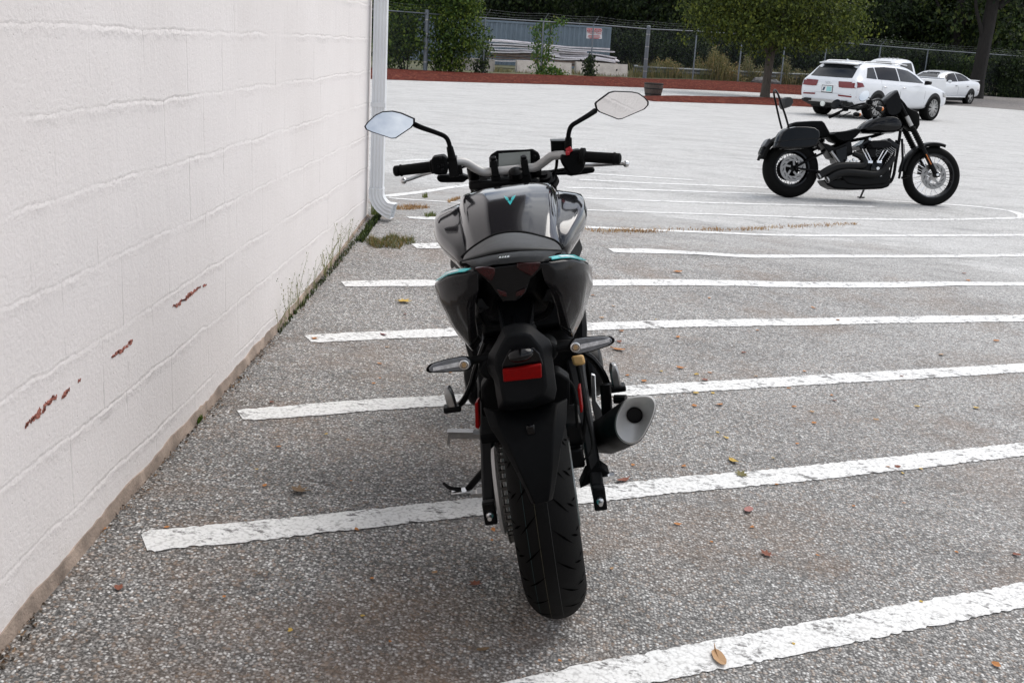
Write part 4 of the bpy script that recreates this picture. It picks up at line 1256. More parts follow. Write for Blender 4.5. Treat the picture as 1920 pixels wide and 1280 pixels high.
    g = MB().lathe([(-.004, .010), (0, .0165), (.012, .0165), (.015, .0185), (.019, .0185), (.021, .0165), (ln - .004, .0165), (ln, .026), (ln + .012, .026), (ln + .016, .02)], ga, ax, 20, True)
    ob('grip', g, 'rubber', smooth=35)
    th = MB().prism([L(*p, .90) for p in ((1062, 292), (1066, 283), (1084, 279), (1096, 284), (1098, 300), (1093, 318), (1082, 328), (1066, 326), (1058, 314), (1050, 302), (1052, 288))], (0, .05, 0))
    thb = ob('throttle_housing', th, 'black_plastic', bevel=.008)
    ob('kill_switch', MB().box(L(1067, 281, .885), (.018, .03, .014), Matrix.Rotation(-.4, 3, 'Y')).box(L(1064, 287, .875), (.012, .02, .012)), 'red', thb, bevel=.003)
    mc = MB().prism([L(*p, .955) for p in ((1032.5, 264), (1071, 263), (1071, 286), (1034, 289))], (0, .05, 0))
    mcb = ob('brake_reservoir', mc, 'black_plastic', bevel=.004)
    ob('reservoir_cap', MB().prism([L(*p, .955) for p in ((1032, 262.5), (1060, 262), (1060, 266), (1032, 266.5))], (0, .054, 0)), 'black_metal', mcb, bevel=.002)
    lv = MB().tube([L(1085, 310, .985), L(1120, 309, .975), L(1150, 307.5, .95), L(1170, 307, .935)], [.0065, .0065, .006, .0055], 10, sm=4).sphere(L(1174, 307.5, .933), .0105, 12)
    ob('brake_lever', lv, 'alu')
    # headlamp-side wing pieces seen under the bars
    for px, y in ((((819, 330), (826, 327), (868, 326), (880, 330), (893, 327), (893, 334), (876, 335), (870, 341), (826, 341), (820, 336)), 1.16), (((1020, 321), (1050, 318), (1068, 314), (1110, 311.5), (1116, 317), (1112, 323), (1070, 329), (1062, 327), (1022, 328)), 1.12)):
        ob('front_indicator', MB().prism([L(*p, y) for p in px], (0, .04, 0)), 'black_plastic', bevel=.006)
    for pts_, r_ in (([L(893, 330, 1.12), L(925, 332, 1.06), L(945, 345, 1.02), L(950, 358, 1.0)], .006), ([L(1060, 318, .98), L(1035, 322, 1.06), L(1005, 330, 1.08), L(985, 350, 1.02)], .006),
                     ([L(1045, 290, .95), L(1042, 318, 1.0), L(1030, 335, 1.02), L(1022, 350, .98)], .005), ([L(1040, 330, 1.02), L(1044, 340, 1.0), L(1038, 352, .97)], .008)):
        ob('control_cable', MB().tube(pts_, r_, 8, sm=4), 'rubber')
    blk = MB().prism([L(*p, 1.10) for p in ((905, 348), (925, 345), (1010, 338), (1032, 340), (1036, 352), (1030, 372), (905, 372))], (0, .12, 0))
    ob('headlight_stay', blk, 'black_plastic', bevel=.01)
    ig = MB().lathe([(0, .022), (.02, .022), (.024, .017)], L(968, 331, .955), Mst.to_3x3() @ axis, 20, True)
    ob('ignition_lock', ig, 'black_metal')
    tcp = MB().prism([L(*p, 1.0) for p in ((940, 338), (1000, 334), (1010, 352), (935, 356))], (0, .03, 0)); ob('yoke_cover', tcp, 'steel', bevel=.004)
    # ---- dash
    out = [(917, 296), (920, 290), (932, 282.5), (960, 281), (985, 280.5), (999, 279), (1010, 286), (1013, 294), (1012, 305), (1004, 318), (918, 322)]
    ds = ob('dashboard', MB().loft([[L(*p, 1.10) for p in out], [L(*p, 1.055) for p in out], [L(*(Vector(p) * .94 + Vector((965, 300)) * .06), 1.048) for p in out]]), 'black_plastic', bevel=.004)
    ob('display', MB().prism([L(*p, 1.0455) for p in ((935, 288), (994, 284), (995, 314), (935, 317))], (0, .004, 0)), 'lcd', ds, smooth=0)
    ob('dash_button', MB().lathe([(0, .006), (.004, .005)], L(1002, 294, 1.046), (0, -1, 0), 14, True), 'grey_plastic', ds)
    # ---- mirrors
    for body, stem, base, y, nrm in (
        ([(684, 236), (689, 229), (703, 216), (716, 210), (735, 209), (752, 213), (777, 224), (777, 233), (772, 240), (743, 259), (735, 259.5), (698, 247), (687, 242)], [(778, 234), (792, 240), (818, 249), (834, 256), (841, 266), (845, 283)], ((843, 275), (848, 298)), .93, None),
        ([(1117, 197), (1119, 194), (1143, 175), (1153, 172), (1185, 172), (1197, 174), (1208, 182), (1213.5, 189), (1213, 195), (1206, 203), (1165, 223), (1158, 224), (1124, 212), (1119, 207)], [(1116, 208), (1104, 216), (1084, 228), (1072, 236), (1067, 247), (1065, 262)], ((1066, 258), (1065, 284)), .90, None)):
        P = [L(*p, y) for p in body]
        c = sum(P, Vector()) / len(P)
        left = body[0][0] < 900
        # turn the glass the way the photo's reflections ask for
        tilt = (Matrix.Rotation(R(13), 3, 'Z') @ Matrix.Rotation(R(-16), 3, 'X')) if left else (Matrix.Rotation(R(-19), 3, 'X') @ Matrix.Rotation(R(-25), 3, 'Z'))
        def plane(k, d):
            nv = tilt @ Vector((0, -1, 0))
            res = []
            for p in P:
                q = c + (p - c) * k
                # slide along the line of sight onto the tilted plane through c, shifted by d
                res.append(Vector((q.x, q.y - ((q - c).dot(nv) - d) / nv.y * 1.0, q.z)))
            return res
        mb = MB().loft([plane(.55, -.05), plane(.9, -.032), plane(1.0, -.012), plane(1.0, .0), plane(.97, .003), plane(.945, .0015)])
        mm = ob('mirror', mb, 'black_plastic', smooth=50)
        gl = MB(); pp = plane(.935, .0028); gl.add(pp, [tuple(range(len(pp)))])
        ob('mirror_glass', gl, 'mirror', mm, smooth=0)
        ob('mirror_stem', MB().tube([L(*p, y + (.035, .015, .0, -.005, -.005, -.005)[i]) for i, p in enumerate(stem)], [.0085, .0078, .007, .007, .007, .007], 12, sm=4), 'black_plastic', mm)
        ob('stem_boot', MB().tube([L(*base[0], y), L(*base[1], y + .005)], [.010, .0125], 14), 'rubber', mm, bevel=.002)
    return root
build_naked_bike()

# ------------------------------------------------------------------ cars
def car_body(st):
    rings = []
    for y, hw, zb, zs, zr, rw in st:
        zm = zb + (zs - zb) * .55
        h = [(hw * .80, zb), (hw * .97, zb + .07), (hw, zm), (hw * .985, zs - .07), (hw * .935, zs), (rw + (hw * .935 - rw) * .12, zs + (zr - zs) * .86), (rw * .88, zr), (0, zr + .018)]
        rings.append([Vector((x, y, z)) for x, z in h] + [Vector((-x, y, z)) for x, z in reversed(h[:-1])])
    return MB().loft(rings)

def car_wheel(root, x, y, Rr, w, nsp, parent=None):
    sg = 1 if x > 0 else -1
    t = obj('wheel', MB().lathe([(-w * .35, Rr * .62), (w * .30, Rr * .62)], (x - sg * w / 2, y, Rr), (sg, 0, 0), 28, True), 'chassis', root, smooth=30)
    prof = [(-w / 2, Rr * .66), (-w / 2, Rr * .90), (-w * .38, Rr * .98), (-w * .2, Rr), (w * .2, Rr), (w * .38, Rr * .98), (w / 2, Rr * .90), (w * .5, Rr * .68), (w * .42, Rr * .66)]
    obj('tyre', MB().lathe(prof, (x - sg * w / 2, y, Rr), (sg, 0, 0), 36), 'rubber', t, smooth=35)
    rm = MB()
    c = Vector((x - sg * .02, y, Rr))
    rm.lathe([(0, Rr * .70), (.008, Rr * .70), (.008, Rr * .64), (-.06, Rr * .62)], c, (sg, 0, 0), 36)
    for k in range(nsp):
        a = 2 * math.pi * k / nsp + .2
        d = Vector((0, math.cos(a), math.sin(a))); dn = Vector((0, -math.sin(a), math.cos(a)))
        for q in (-.04, .04):
            rm.bar(c + d * Rr * .12 + dn * q * .3 * Rr, c + d * Rr * .66 + dn * q * 1.8 * Rr, .024, .02, (sg, 0, 0), .020, .02)
    rm.lathe([(-.01, .07), (.012, .065), (.016, .03)], c, (sg, 0, 0), 16, True)
    obj('rim', rm, 'alu_satin', t, smooth=30)
    return t

def car_arch(root, body, x, y, Rr):
    sg = 1 if x > 0 else -1
    a = [(y + Rr * 1.13 * math.cos(q), Rr * 1.02 + Rr * 1.13 * math.sin(q)) for q in (math.pi * (-.02 + 1.04 * k / 26) for k in range(27))]
    patch('wheel_arch', body, flatray(a, 'x-' if sg > 0 else 'x+', sg * 2.0), 'chassis', root, lift=.006, rings=2, sub=1)

def build_suv():
    g = ground(1630, 224)
    az = R(49)
    root = thing('suv', 'white SUV seen from behind at an angle, red tail lamps and a tinted rear window', 'car')
    S = 1.06
    f = Vector((math.sin(az), math.cos(az), 0)); r = Vector((math.cos(az), -math.sin(az), 0))
    root.rotation_euler = (R(-.6), 0, -az)
    o = g - f * (-1.49 * S) - r * (.80 * S)
    root.location = (o.x, o.y, g.z - .02); root.scale = (S, S, S)
    st = [(-2.56, .84, .48, .93, .97, .66), (-2.52, .93, .40, 1.00, 1.06, .78), (-2.42, .965, .36, 1.05, 1.17, .765), (-2.24, .98, .34, 1.07, 1.42, .72), (-2.06, .985, .33, 1.075, 1.66, .685),
          (-1.9, .985, .32, 1.075, 1.695, .68), (-1.3, .985, .31, 1.07, 1.725, .68), (-.4, .985, .30, 1.06, 1.735, .68), (.2, .985, .30, 1.05, 1.70, .675), (.62, .985, .30, 1.04, 1.56, .67),
          (1.0, .985, .31, 1.035, 1.34, .70), (1.33, .98, .31, 1.02, 1.10, .76), (1.75, .97, .33, .98, 1.03, .72), (2.15, .94, .36, .90, .95, .64), (2.38, .86, .40, .78, .82, .52), (2.47, .66, .45, .70, .72, .42)]
    low = lambda z: 1.07 + (z - 1.07) * .76 if z > 1.07 else z
    st = [(a, b, c, e, low(q), w) for a, b, c, e, q, w in st]
    body = obj('body', car_body(st), 'carwhite', root, sub=2)
    # glass
    patch('rear_window', body, flatray([(-.70, 1.115), (-.40, 1.11), (.40, 1.11), (.70, 1.115), (.625, 1.46), (.4, 1.475), (-.4, 1.475), (-.625, 1.46)], 'y+', -4), 'carglass', root, .006, 4, 4)
    sp = MB().loft([[V3(-.64, y, z), V3(-.35, y - .03, z + .012), V3(0, y - .035, z + .016), V3(.35, y - .03, z + .012), V3(.64, y, z), V3(.62, y + .02, z - .03), V3(0, y - .01, z - .02), V3(-.62, y + .02, z - .03)] for y, z in ((-2.22, 1.50), (-1.95, 1.55))])
    ob_ = obj('roof_spoiler', sp, 'carwhite', root, bevel=.01)
    # dark band under the spoiler lip
    patch('rear_window', body, flatray([(-.635, 1.46), (.635, 1.46), (.60, 1.50), (-.60, 1.50)], 'y+', -4), 'tint', root, .008, 2, 4)
    for sg in (1, -1):
        ax, org = ('x-', 3) if sg > 0 else ('x+', -3)
        for pts, m_ in (([(-2.05, 1.14), (-1.55, 1.125), (-1.55, 1.44), (-1.84, 1.42)], 'carglass'), ([(-1.50, 1.125), (-.42, 1.105), (-.42, 1.465), (-1.0, 1.472), (-1.50, 1.445)], 'tint'), ([(-.36, 1.105), (.92, 1.085), (.62, 1.29), (.22, 1.42), (-.36, 1.465)], 'carglass')):
            patch('side_window', body, flatray(pts, ax, org), m_, root, .006, 3, 5)
        for yy, z0, z1 in ((-.39, .42, 1.10), (-1.35, .62, 1.12), (.92, .42, 1.07)):
            patch('door_seam', body, flatray([(yy, z0), (yy + .012, z0), (yy + .012, z1), (yy, z1)], ax, org), 'chassis', root, .002, 1, 6)
        for yy in (-1.20, -.22):
            h = MB().box((sg * .988, yy, .93), (.03, .17, .028)); obj('door_handle', h, 'chrome', root, bevel=.01)
        m_ = MB().loft([[V3(sg * x, y, z) for x, z in ((1.0, 1.04), (1.19, 1.06), (1.20, 1.16), (1.02, 1.17))] for y in (.72, .86)])
        obj('wing_mirror', m_, 'gloss_black', root, bevel=.03)
        rl = MB().tube([(sg * .62, -1.9, 1.55), (sg * .625, -1.6, 1.585), (sg * .625, -.4, 1.60), (sg * .62, .3, 1.565)], .016, 8, sm=3)
        obj('roof_rail', rl, 'alu', root)
        # lamps, wrapping the corner
        lp = [(.36, .90), (.38, .845), (.50, .835), (.90, .845), (.955, .87), (.955, 1.0), (.90, 1.015), (.34, 1.005)]
        patch('tail_lamp', body, flatray([(sg * a, b) for a, b in lp], 'y+', -4), 'red_lens', root, .012, 3, 4)
        patch('tail_lamp', body, flatray([(-2.50, .86), (-2.22, .90), (-2.30, 1.0), (-2.48, 1.01)], ax, org), 'red_lens', root, .012, 2, 4)
        patch('rear_reflector', body, flatray([(sg * a, b) for a, b in ((.40, .60), (.93, .585), (.93, .625), (.38, .645))], 'y+', -4), 'red_lens', root, .012, 2, 4)
        for yw in (-1.49, 1.50):
            car_arch(root, body, sg, yw, .385)
            car_wheel(root, sg * .985, yw, .385, .285, 10)
        patch('headlight', body, flatray([(1.98, .72), (2.36, .70), (2.30, .80), (1.95, .86)], ax, org), 'clear_lens', root, .008, 2, 3)
    patch('tailgate_seam', body, flatray([(-.80, .665), (.80, .665), (.80, .672), (-.80, .672)], 'y+', -4), 'chassis', root, .003, 1, 6)
    patch('tailgate_seam', body, flatray([(-.36, .885), (.36, .885), (.36, .893), (-.36, .893)], 'y+', -4), 'chrome', root, .004, 1, 6)
    lv = MB().loft([[V3(-.88, y, z0), V3(-.75, y, z1), V3(.75, y, z1), V3(.88, y, z0)] for y, z0, z1 in ((-2.53, .44, .52), (-2.2, .28, .52))])
    lv.v = [(v[0], v[1], v[2]) for v in lv.v]
    obj('bumper_valance', MB().loft([[V3(-.86, y, .46), V3(.86, y, .46), V3(.80, y, z), V3(-.80, y, z)] for y, z in ((-2.565, .39), (-2.2, .29))]), 'chassis', root, bevel=.02)
    obj('skid_plate', MB().loft([[V3(-.66, y, .49), V3(.66, y, .49), V3(.56, y, .40), V3(-.56, y, .40)] for y in (-2.592, -2.5)]), 'alu_satin', root, bevel=.015)
    for sg in (-1, 1): obj('exhaust_tip', MB().box((sg * .60, -2.585, .455), (.26, .05, .075)), 'gloss_black', root, bevel=.02)
    ring = MB()
    for k in range(4): ring.lathe([(0, .030), (.006, .034), (.012, .030), (.006, .026), (0, .030)], (-.069 + .046 * k, -2.565, .955), (0, 1, 0), 18)
    obj('emblem', ring, 'chrome', root)
    pl = obj('number_plate', MB().box((0, -2.572, .775), (.34, .012, .17)), 'sign_white', root, bevel=.004)
    obj('plate_frame', MB().box((0, -2.566, .775), (.37, .010, .20)), 'gloss_black', pl, bevel=.004)
    obj('plate_design', MB().box((.07, -2.5795, .775), (.17, .003, .13)), mat('plate_teal', (.28, .55, .55), .5), pl, smooth=0)
    obj('plate_design', MB().prism([V3(-.15, -2.58, .72), V3(-.09, -2.58, .73), V3(-.05, -2.58, .83), V3(-.12, -2.58, .82)], (0, .003, 0)), mat('plate_navy', (.03, .05, .09), .5), pl, smooth=0)
    obj('tow_hitch', MB().lathe([(0, .075), (.03, .075), (.04, .06)], (-.05, -2.60, .36), (0, -1, 0), 20, True), mat('hitch_white', (.7, .72, .68), .5), root, smooth=30)
    obj('underside', MB().box((0, 0, .33), (1.5, 4.4, .16)), 'chassis', root)
    obj('antenna', MB().prism([V3(0, -1.62, 1.57), V3(0, -1.82, 1.57), V3(0, -1.80, 1.64)], (.03, 0, 0)), 'carwhite', root, bevel=.008)
    patch('windscreen', body, flatray([(-.66, 1.12), (.66, 1.12), (.58, 1.46), (-.58, 1.46)], 'y-', 4), 'carglass', root, .006, 3, 4)
build_suv()

def build_sedan():
    g = ground(1812, 197)
    az = R(228)
    root = thing('sedan', 'white four door sedan parked by the big tree, its nose hidden behind the SUV', 'car')
    S = 1.05
    f = Vector((math.sin(az), math.cos(az), 0)); r = Vector((math.cos(az), -math.sin(az), 0))
    root.rotation_euler = (0, 0, -az)
    o = g - f * (-1.53 * S) + r * (.80 * S)
    root.location = (o.x, o.y, g.z); root.scale = (S, S, S)
    st = [(-2.50, .74, .42, .90, .94, .55), (-2.45, .88, .36, .99, 1.05, .74), (-2.1, .93, .31, 1.02, 1.09, .74), (-1.72, .945, .29, 1.02, 1.16, .68), (-1.25, .95, .28, 1.01, 1.36, .62), (-.75, .95, .27, 1.0, 1.46, .60),
          (-.1, .95, .27, .98, 1.48, .60), (.4, .95, .27, .96, 1.42, .60), (.85, .95, .27, .95, 1.20, .64), (1.18, .95, .28, .94, 1.01, .72), (1.7, .94, .30, .90, .95, .70), (2.2, .90, .33, .83, .87, .62), (2.48, .80, .38, .72, .75, .5), (2.56, .6, .42, .62, .64, .4)]
    body = obj('body', car_body(st), 'carwhite', root, sub=2)
    patch('windscreen', body, flatray([(-.66, 1.02), (.66, 1.02), (.54, 1.40), (-.54, 1.40)], 'y-', 4), 'carglass', root, .008, 4, 4)
    patch('rear_window', body, flatray([(-.6, 1.14), (.6, 1.14), (.5, 1.40), (-.5, 1.40)], 'y+', -4), 'carglass', root, .006, 3, 4)
    for sg in (-1, 1):
        ax, org = ('x-', 3) if sg > 0 else ('x+', -3)
        patch('side_window', body, flatray([(-.28, 1.03), (.88, 1.0), (.50, 1.27), (.2, 1.36), (-.28, 1.39)], ax, org), 'tint', root, .008, 3, 5)
        patch('side_window', body, flatray([(-1.42, 1.09), (-.34, 1.035), (-.34, 1.39), (-.9, 1.35), (-1.25, 1.24)], ax, org), 'tint', root, .008, 3, 5)
        for yy in (-.31, .95):
            patch('door_seam', body, flatray([(yy, .36), (yy + .014, .36), (yy + .014, .97), (yy, .97)], ax, org), 'chassis', root, .003, 1, 6)
        for yy in (-1.10, -.10): obj('door_handle', MB().box((sg * .957, yy, .84), (.025, .16, .025)), 'grey_plastic', root, bevel=.008)
        obj('wing_mirror', MB().sphere((sg * 1.03, .68, 1.02), .1, 12, (1.0, .6, .7)), 'carwhite', root)
        patch('side_marker', body, flatray([(-2.25, .66), (-2.10, .66), (-2.10, .70), (-2.25, .70)], ax, org), 'red_lens', root, .006, 1, 2)
        patch('tail_lamp', body, flatray([(sg * .15, .80), (sg * .80, .80), (sg * .80, .92), (sg * .15, .92)], 'y+', -4), 'red_lens', root, .01, 2, 4)
        patch('headlight', body, flatray([(sg * .40, .62), (sg * .76, .62), (sg * .74, .72), (sg * .42, .70)], 'y-', 4), 'clear_lens', root, .01, 2, 3)
        for yw in (-1.53, 1.52):
            car_arch(root, body, sg, yw, .35)
            car_wheel(root, sg * .94, yw, .35, .25, 5)
        obj('sill', MB().bar((sg * .955, -1.0, .36), (sg * .955, 1.0, .36), .03, .05), 'carwhite', root, bevel=.01)
    obj('boot_spoiler', MB().loft([[V3(-.78, y, z), V3(0, y - .03, z + .03), V3(.78, y, z), V3(.78, y + .02, z - .02), V3(0, y, z), V3(-.78, y + .02, z - .02)] for y, z in ((-2.48, 1.12), (-2.3, 1.10))]), 'carwhite', root, bevel=.008)
    obj('underside', MB().box((0, 0, .26), (1.5, 4.2, .14)), 'chassis', root)
build_sedan()

def build_truck():
    az = R(226)
    root = thing('pickup_truck', 'white pickup truck mostly hidden behind the SUV, only its cab roof and windows showing', 'truck')
    d = Vector(ray(1672, 120)); p = d * (48.5 / d.y) * .985
    root.location = (p.x, p.y, float(gz(p.x, p.y))); root.rotation_euler = (0, 0, -az)
    st = [(-.62, .95, .55, 1.12, 1.20, .70), (-.58, .98, .50, 1.15, 1.84, .66), (-.45, .985, .48, 1.16, 1.93, .66), (.1, .985, .48, 1.15, 1.95, .66), (.62, .985, .48, 1.13, 1.88, .66), (1.0, .985, .48, 1.12, 1.58, .70), (1.42, .985, .48, 1.10, 1.20, .80), (2.0, .98, .50, 1.07, 1.16, .78), (2.6, .95, .52, 1.02, 1.10, .74), (2.75, .85, .55, .95, .98, .6)]
    body = obj('cab', car_body(st), 'carwhite', root, sub=2)
    patch('windscreen', body, flatray([(-.72, 1.26), (.72, 1.26), (.60, 1.80), (-.60, 1.80)], 'y-', 4), 'carglass', root, .01, 4, 4)
    for sg in (-1, 1):
        ax, org = ('x-', 3) if sg > 0 else ('x+', -3)
        patch('side_window', body, flatray([(-.34, 1.20), (.98, 1.17), (.56, 1.68), (.40, 1.76), (-.34, 1.79)], ax, org), 'tint', root, .012, 3, 5)
        bd = MB().box((sg * .93, -1.85, .90), (.10, 2.35, .60)); obj('bed_side', bd, 'carwhite', root, bevel=.03)
        for yw in (-1.75, 1.85):
            car_wheel(root, sg * .97, yw, .40, .27, 6)
        obj('wing_mirror', MB().box((sg * 1.12, .80, 1.22), (.16, .10, .24)), 'carwhite', root, bevel=.03)
    obj('tailgate', MB().box((0, -3.0, .95), (1.8, .08, .62)), 'carwhite', root, bevel=.02)
    obj('bed_floor', MB().box((0, -1.8, .68), (1.8, 2.4, .1)), 'chassis', root)
    for k in range(5): obj('cab_light', MB().box((-.4 + .2 * k, .30, 1.958), (.06, .10, .03)), 'clear_lens', root, bevel=.01)
build_truck()

# ------------------------------------------------------------------ the black cruiser out on the lot
def build_cruiser():
    a, b = ground(1485, 371), ground(1747, 386)
    d = b - a
    k = d.length / 1.63
    ps = Pose(a, math.atan2(-d.x, d.y), .17, d.z / math.hypot(d.x, d.y), k)
    root = thing('motorcycle', 'black cruiser motorcycle with saddlebags and a tall backrest, parked side on in the open lot', 'motorcycle')
    root.matrix_world = ps.matrix()
    ob = lambda name, mb, m, par=root, **kw: obj(name, mb, m, par, **kw)
    def S(px, py, x=0.0): return ps.L(px, py, x=x)
    def side(px, x0, x1):
        """outline traced in side view, given thickness between two offsets"""
        xm = (x0 + x1) / 2
        P = [S(p[0], p[1], x1) for p in px]
        return MB().loft([[Vector((x0, p.y, p.z)) for p in P], [Vector((x1, p.y, p.z)) for p in P]])
    def round_side(px, x0, x1, edge=.7, n=5):
        P = [S(p[0], p[1], x1 if abs(x1) > abs(x0) else x0) for p in px]
        c = sum(P, Vector()) / len(P)
        rings = []
        for i in range(n):
            t = -1 + 2 * i / (n - 1)
            kk = edge + (1 - edge) * math.sqrt(max(0, 1 - t * t * .98))
            x = (x0 + x1) / 2 + (x1 - x0) / 2 * t
            rings.append([Vector((x, c.y + (p.y - c.y) * kk, c.z + (p.z - c.z) * kk)) for p in P])
        return MB().loft(rings)
    def wheel(name, cy, cz, Rr, w, rimr, disc, nsp):
        hub = ob(name, MB().lathe([(-.075, .03), (-.06, .045), (-.05, .032), (.05, .032), (.06, .045), (.075, .03)], (0, cy, cz), (1, 0, 0), 24, True), 'alu_satin' if name == 'front_wheel' else 'black_metal')
        prof = [(w * .5 * math.sin(t), Rr - w * .5 + w * .5 * math.cos(t)) for t in (-1.9 + 3.8 * i / 18 for i in range(19))]
        prof += [(w * .36, rimr), (-w * .36, rimr), prof[0]]
        ob('tyre', MB().lathe(prof, (0, cy, cz), (1, 0, 0), 60), 'rubber', hub, smooth=50)
        ob('rim', MB().lathe([(-w * .40, rimr + .012), (-w * .40, rimr - .008), (-w * .2, rimr - .016), (0, rimr - .026), (w * .2, rimr - .016), (w * .40, rimr - .008), (w * .40, rimr + .012)], (0, cy, cz), (1, 0, 0), 60), 'gloss_black', hub)
        spk = MB()
        for i in range(nsp):
            a_ = 2 * math.pi * i / nsp
            s_ = -1 if i % 2 else 1
            off = .55 * (1 if (i // 2) % 2 else -1)
            p0 = Vector((.05 * s_, cy + .04 * math.cos(a_ + off), cz + .04 * math.sin(a_ + off)))
            p1 = Vector((.008 * s_, cy + (rimr - .02) * math.cos(a_), cz + (rimr - .02) * math.sin(a_)))
            spk.tube([p0, p1], .0032, 5, False)
        ob('spoke', spk, 'chrome' if name == 'front_wheel' else 'black_metal', hub)
        if disc:
            for xx in disc:
                dk = MB()
                dk.lathe([(-.003, .085), (-.003, .146), (.003, .146), (.003, .085), (-.003, .085)], (xx, cy, cz), (1, 0, 0), 40)
                for i in range(5):
                    a_ = 2 * math.pi * i / 5
                    dk.bar(Vector((xx, cy + .035 * math.cos(a_), cz + .035 * math.sin(a_))), Vector((xx, cy + .09 * math.cos(a_ + .3), cz + .09 * math.sin(a_ + .3))), .022, .006, (1, 0, 0))
                ob('brake_disc', dk, mat('disc_steel', (.24, .235, .23), .4, .9, var=.25, vscale=30), hub, smooth=20)
                sl = MB()
                for i in range(12):
                    a_ = 2 * math.pi * i / 12
                    for xo in (-.0045, .0045):
                        pts = [Vector((xx + xo, cy + rr * math.cos(a_ + q), cz + rr * math.sin(a_ + q))) for rr, q in ((.10, 0), (.105, .16), (.118, .34), (.125, .34), (.113, .13), (.108, 0))]
                        sl.prism(pts, (.001, 0, 0))
                ob('disc_slot', sl, 'chassis', hub, smooth=0)
        return hub
    rc = S(1481.5, 318.5); fc = S(1746, 331.5)
    RY, FY = -.045, 1.592
    wheel('rear_wheel', RY, .318, .318, .150, .190, (.085,), 32)
    ob('pulley_light_block', MB().lathe([(-.10, .02), (-.10, .125), (-.085, .125), (-.085, .02)], (0, RY, .318), (1, 0, 0), 40), 'black_metal')  # plain pulley disc added on the far side to block light through the wheel
    wheel('front_wheel', FY, .328, .332, .105, .243, (.062,), 40)
    # fenders
    rf = MB().lathe([(-.095, .318), (-.088, .348), (-.05, .362), (.05, .362), (.088, .348), (.095, .318)], (0, RY, .318), (1, 0, 0), 24, False, 0, 1)
    def arcf(cy, cz, Rr, hw, a0, a1, n=26):
        rings = []
        for i in range(n + 1):
            a_ = a0 + (a1 - a0) * i / n
            c_, s_ = math.cos(a_), math.sin(a_)
            rings.append([Vector((x, cy + (Rr + h) * c_, cz + (Rr + h) * s_)) for x, h in ((-hw, -.03), (-hw * .95, .0), (-hw * .5, .012), (0, .015), (hw * .5, .012), (hw * .95, 0), (hw, -.03))])
        return MB().loft(rings, cap=False, closed=False)
    ob('rear_mudguard', arcf(RY, .335, .362, .10, R(35), R(170)), 'rubber', solid=.004)
    ob('front_mudguard', arcf(FY, .332, .362, .068, R(72), R(176)), 'black_metal', solid=.004)
    pl = ob('tail_lamp', side([(1425, 288), (1430, 276), (1438, 268), (1442, 275), (1440, 290), (1430, 294)], -.05, .05), 'gloss_black', bevel=.01)
    ob('lamp_lens', side([(1433, 273), (1440, 262), (1445, 259), (1445, 268), (1438, 277)], -.07, .07), mat('lens_grey', (.05, .05, .055), .3), pl, bevel=.006)
    # saddlebags (each side) and their lids
    bag = [(1454, 276), (1458, 262), (1464, 250), (1472, 242), (1490, 238), (1515, 238), (1530, 240), (1538, 245), (1541, 256), (1540, 268), (1534, 276), (1515, 279), (1480, 280), (1462, 280)]
    lid = [(1456, 268), (1460, 257), (1466, 247), (1474, 240.5), (1492, 236.5), (1514, 236.5), (1531, 238.5), (1540, 245), (1542, 254), (1541, 262), (1500, 264)]
    for x0, x1 in ((.13, .30), (-.30, -.13)):
        bg_ = ob('saddlebag', round_side(bag, x0, x1, .84), 'gloss_black', bevel=.01)
        ob('bag_lid', round_side(lid, x0 - .004 if x0 > 0 else x0 - .006, x1 + .006 if x0 > 0 else x1 + .004, .86), 'gloss_black', bg_, bevel=.008)
    # seats
    ob('rider_seat', round_side([(1536, 256), (1545, 251), (1560, 250), (1575, 248), (1590, 244), (1600, 245), (1598, 252), (1588, 262), (1575, 270), (1560, 272), (1548, 268)], -.15, .15, .72, 7), 'black_plastic', smooth=60)
    ob('pillion_seat', round_side([(1470, 241), (1474, 234), (1484, 231), (1510, 229.5), (1530, 229.5), (1535, 234), (1545, 252), (1540, 262), (1524, 262), (1500, 246), (1480, 245)], -.12, .12, .8, 7), 'black_plastic', smooth=60)
    # backrest: hoop and pad
    for x_ in (-.12, .12):
        pass
    hp = [S(1480, 243, .12), S(1472, 215, .12), S(1465, 196, .12), S(1460, 180, .10), S(1456, 172, .06), S(1453, 169, 0.0), S(1451, 172, -.07), S(1452, 182, -.11), S(1456, 200, -.12), S(1461, 222, -.12), S(1466, 242, -.12)]
    br = ob('backrest_bar', MB().tube(hp, .0115, 10, sm=4), 'black_metal')
    ob('backrest_pad', round_side([(1458, 190), (1464, 185), (1472, 185), (1477, 188), (1478, 197), (1474, 203), (1462, 207), (1459, 203)], -.10, .10, .75, 7), 'seat', br, smooth=60)
    # tank
    tk = [(1595, 247), (1603, 238), (1615, 229), (1630, 222), (1645, 219), (1660, 219), (1670, 222), (1677, 229), (1680, 238), (1678, 248), (1660, 253), (1630, 254), (1605, 253)]
    ob('fuel_tank', round_side(tk, -.14, .14, .62, 9), 'gloss_black', smooth=60)
    ob('tank_cap', MB().lathe([(0, .03), (.012, .03), (.018, .02)], S(1640, 221, .05), (0, 0, 1), 18, True), 'black_metal', smooth=30)
    # frame
    fr = MB()
    fr.tube([S(1690, 232), S(1686, 262), S(1680, 300), S(1674, 333), S(1660, 345), S(1610, 348), S(1570, 340)], .018, 8, sm=4)
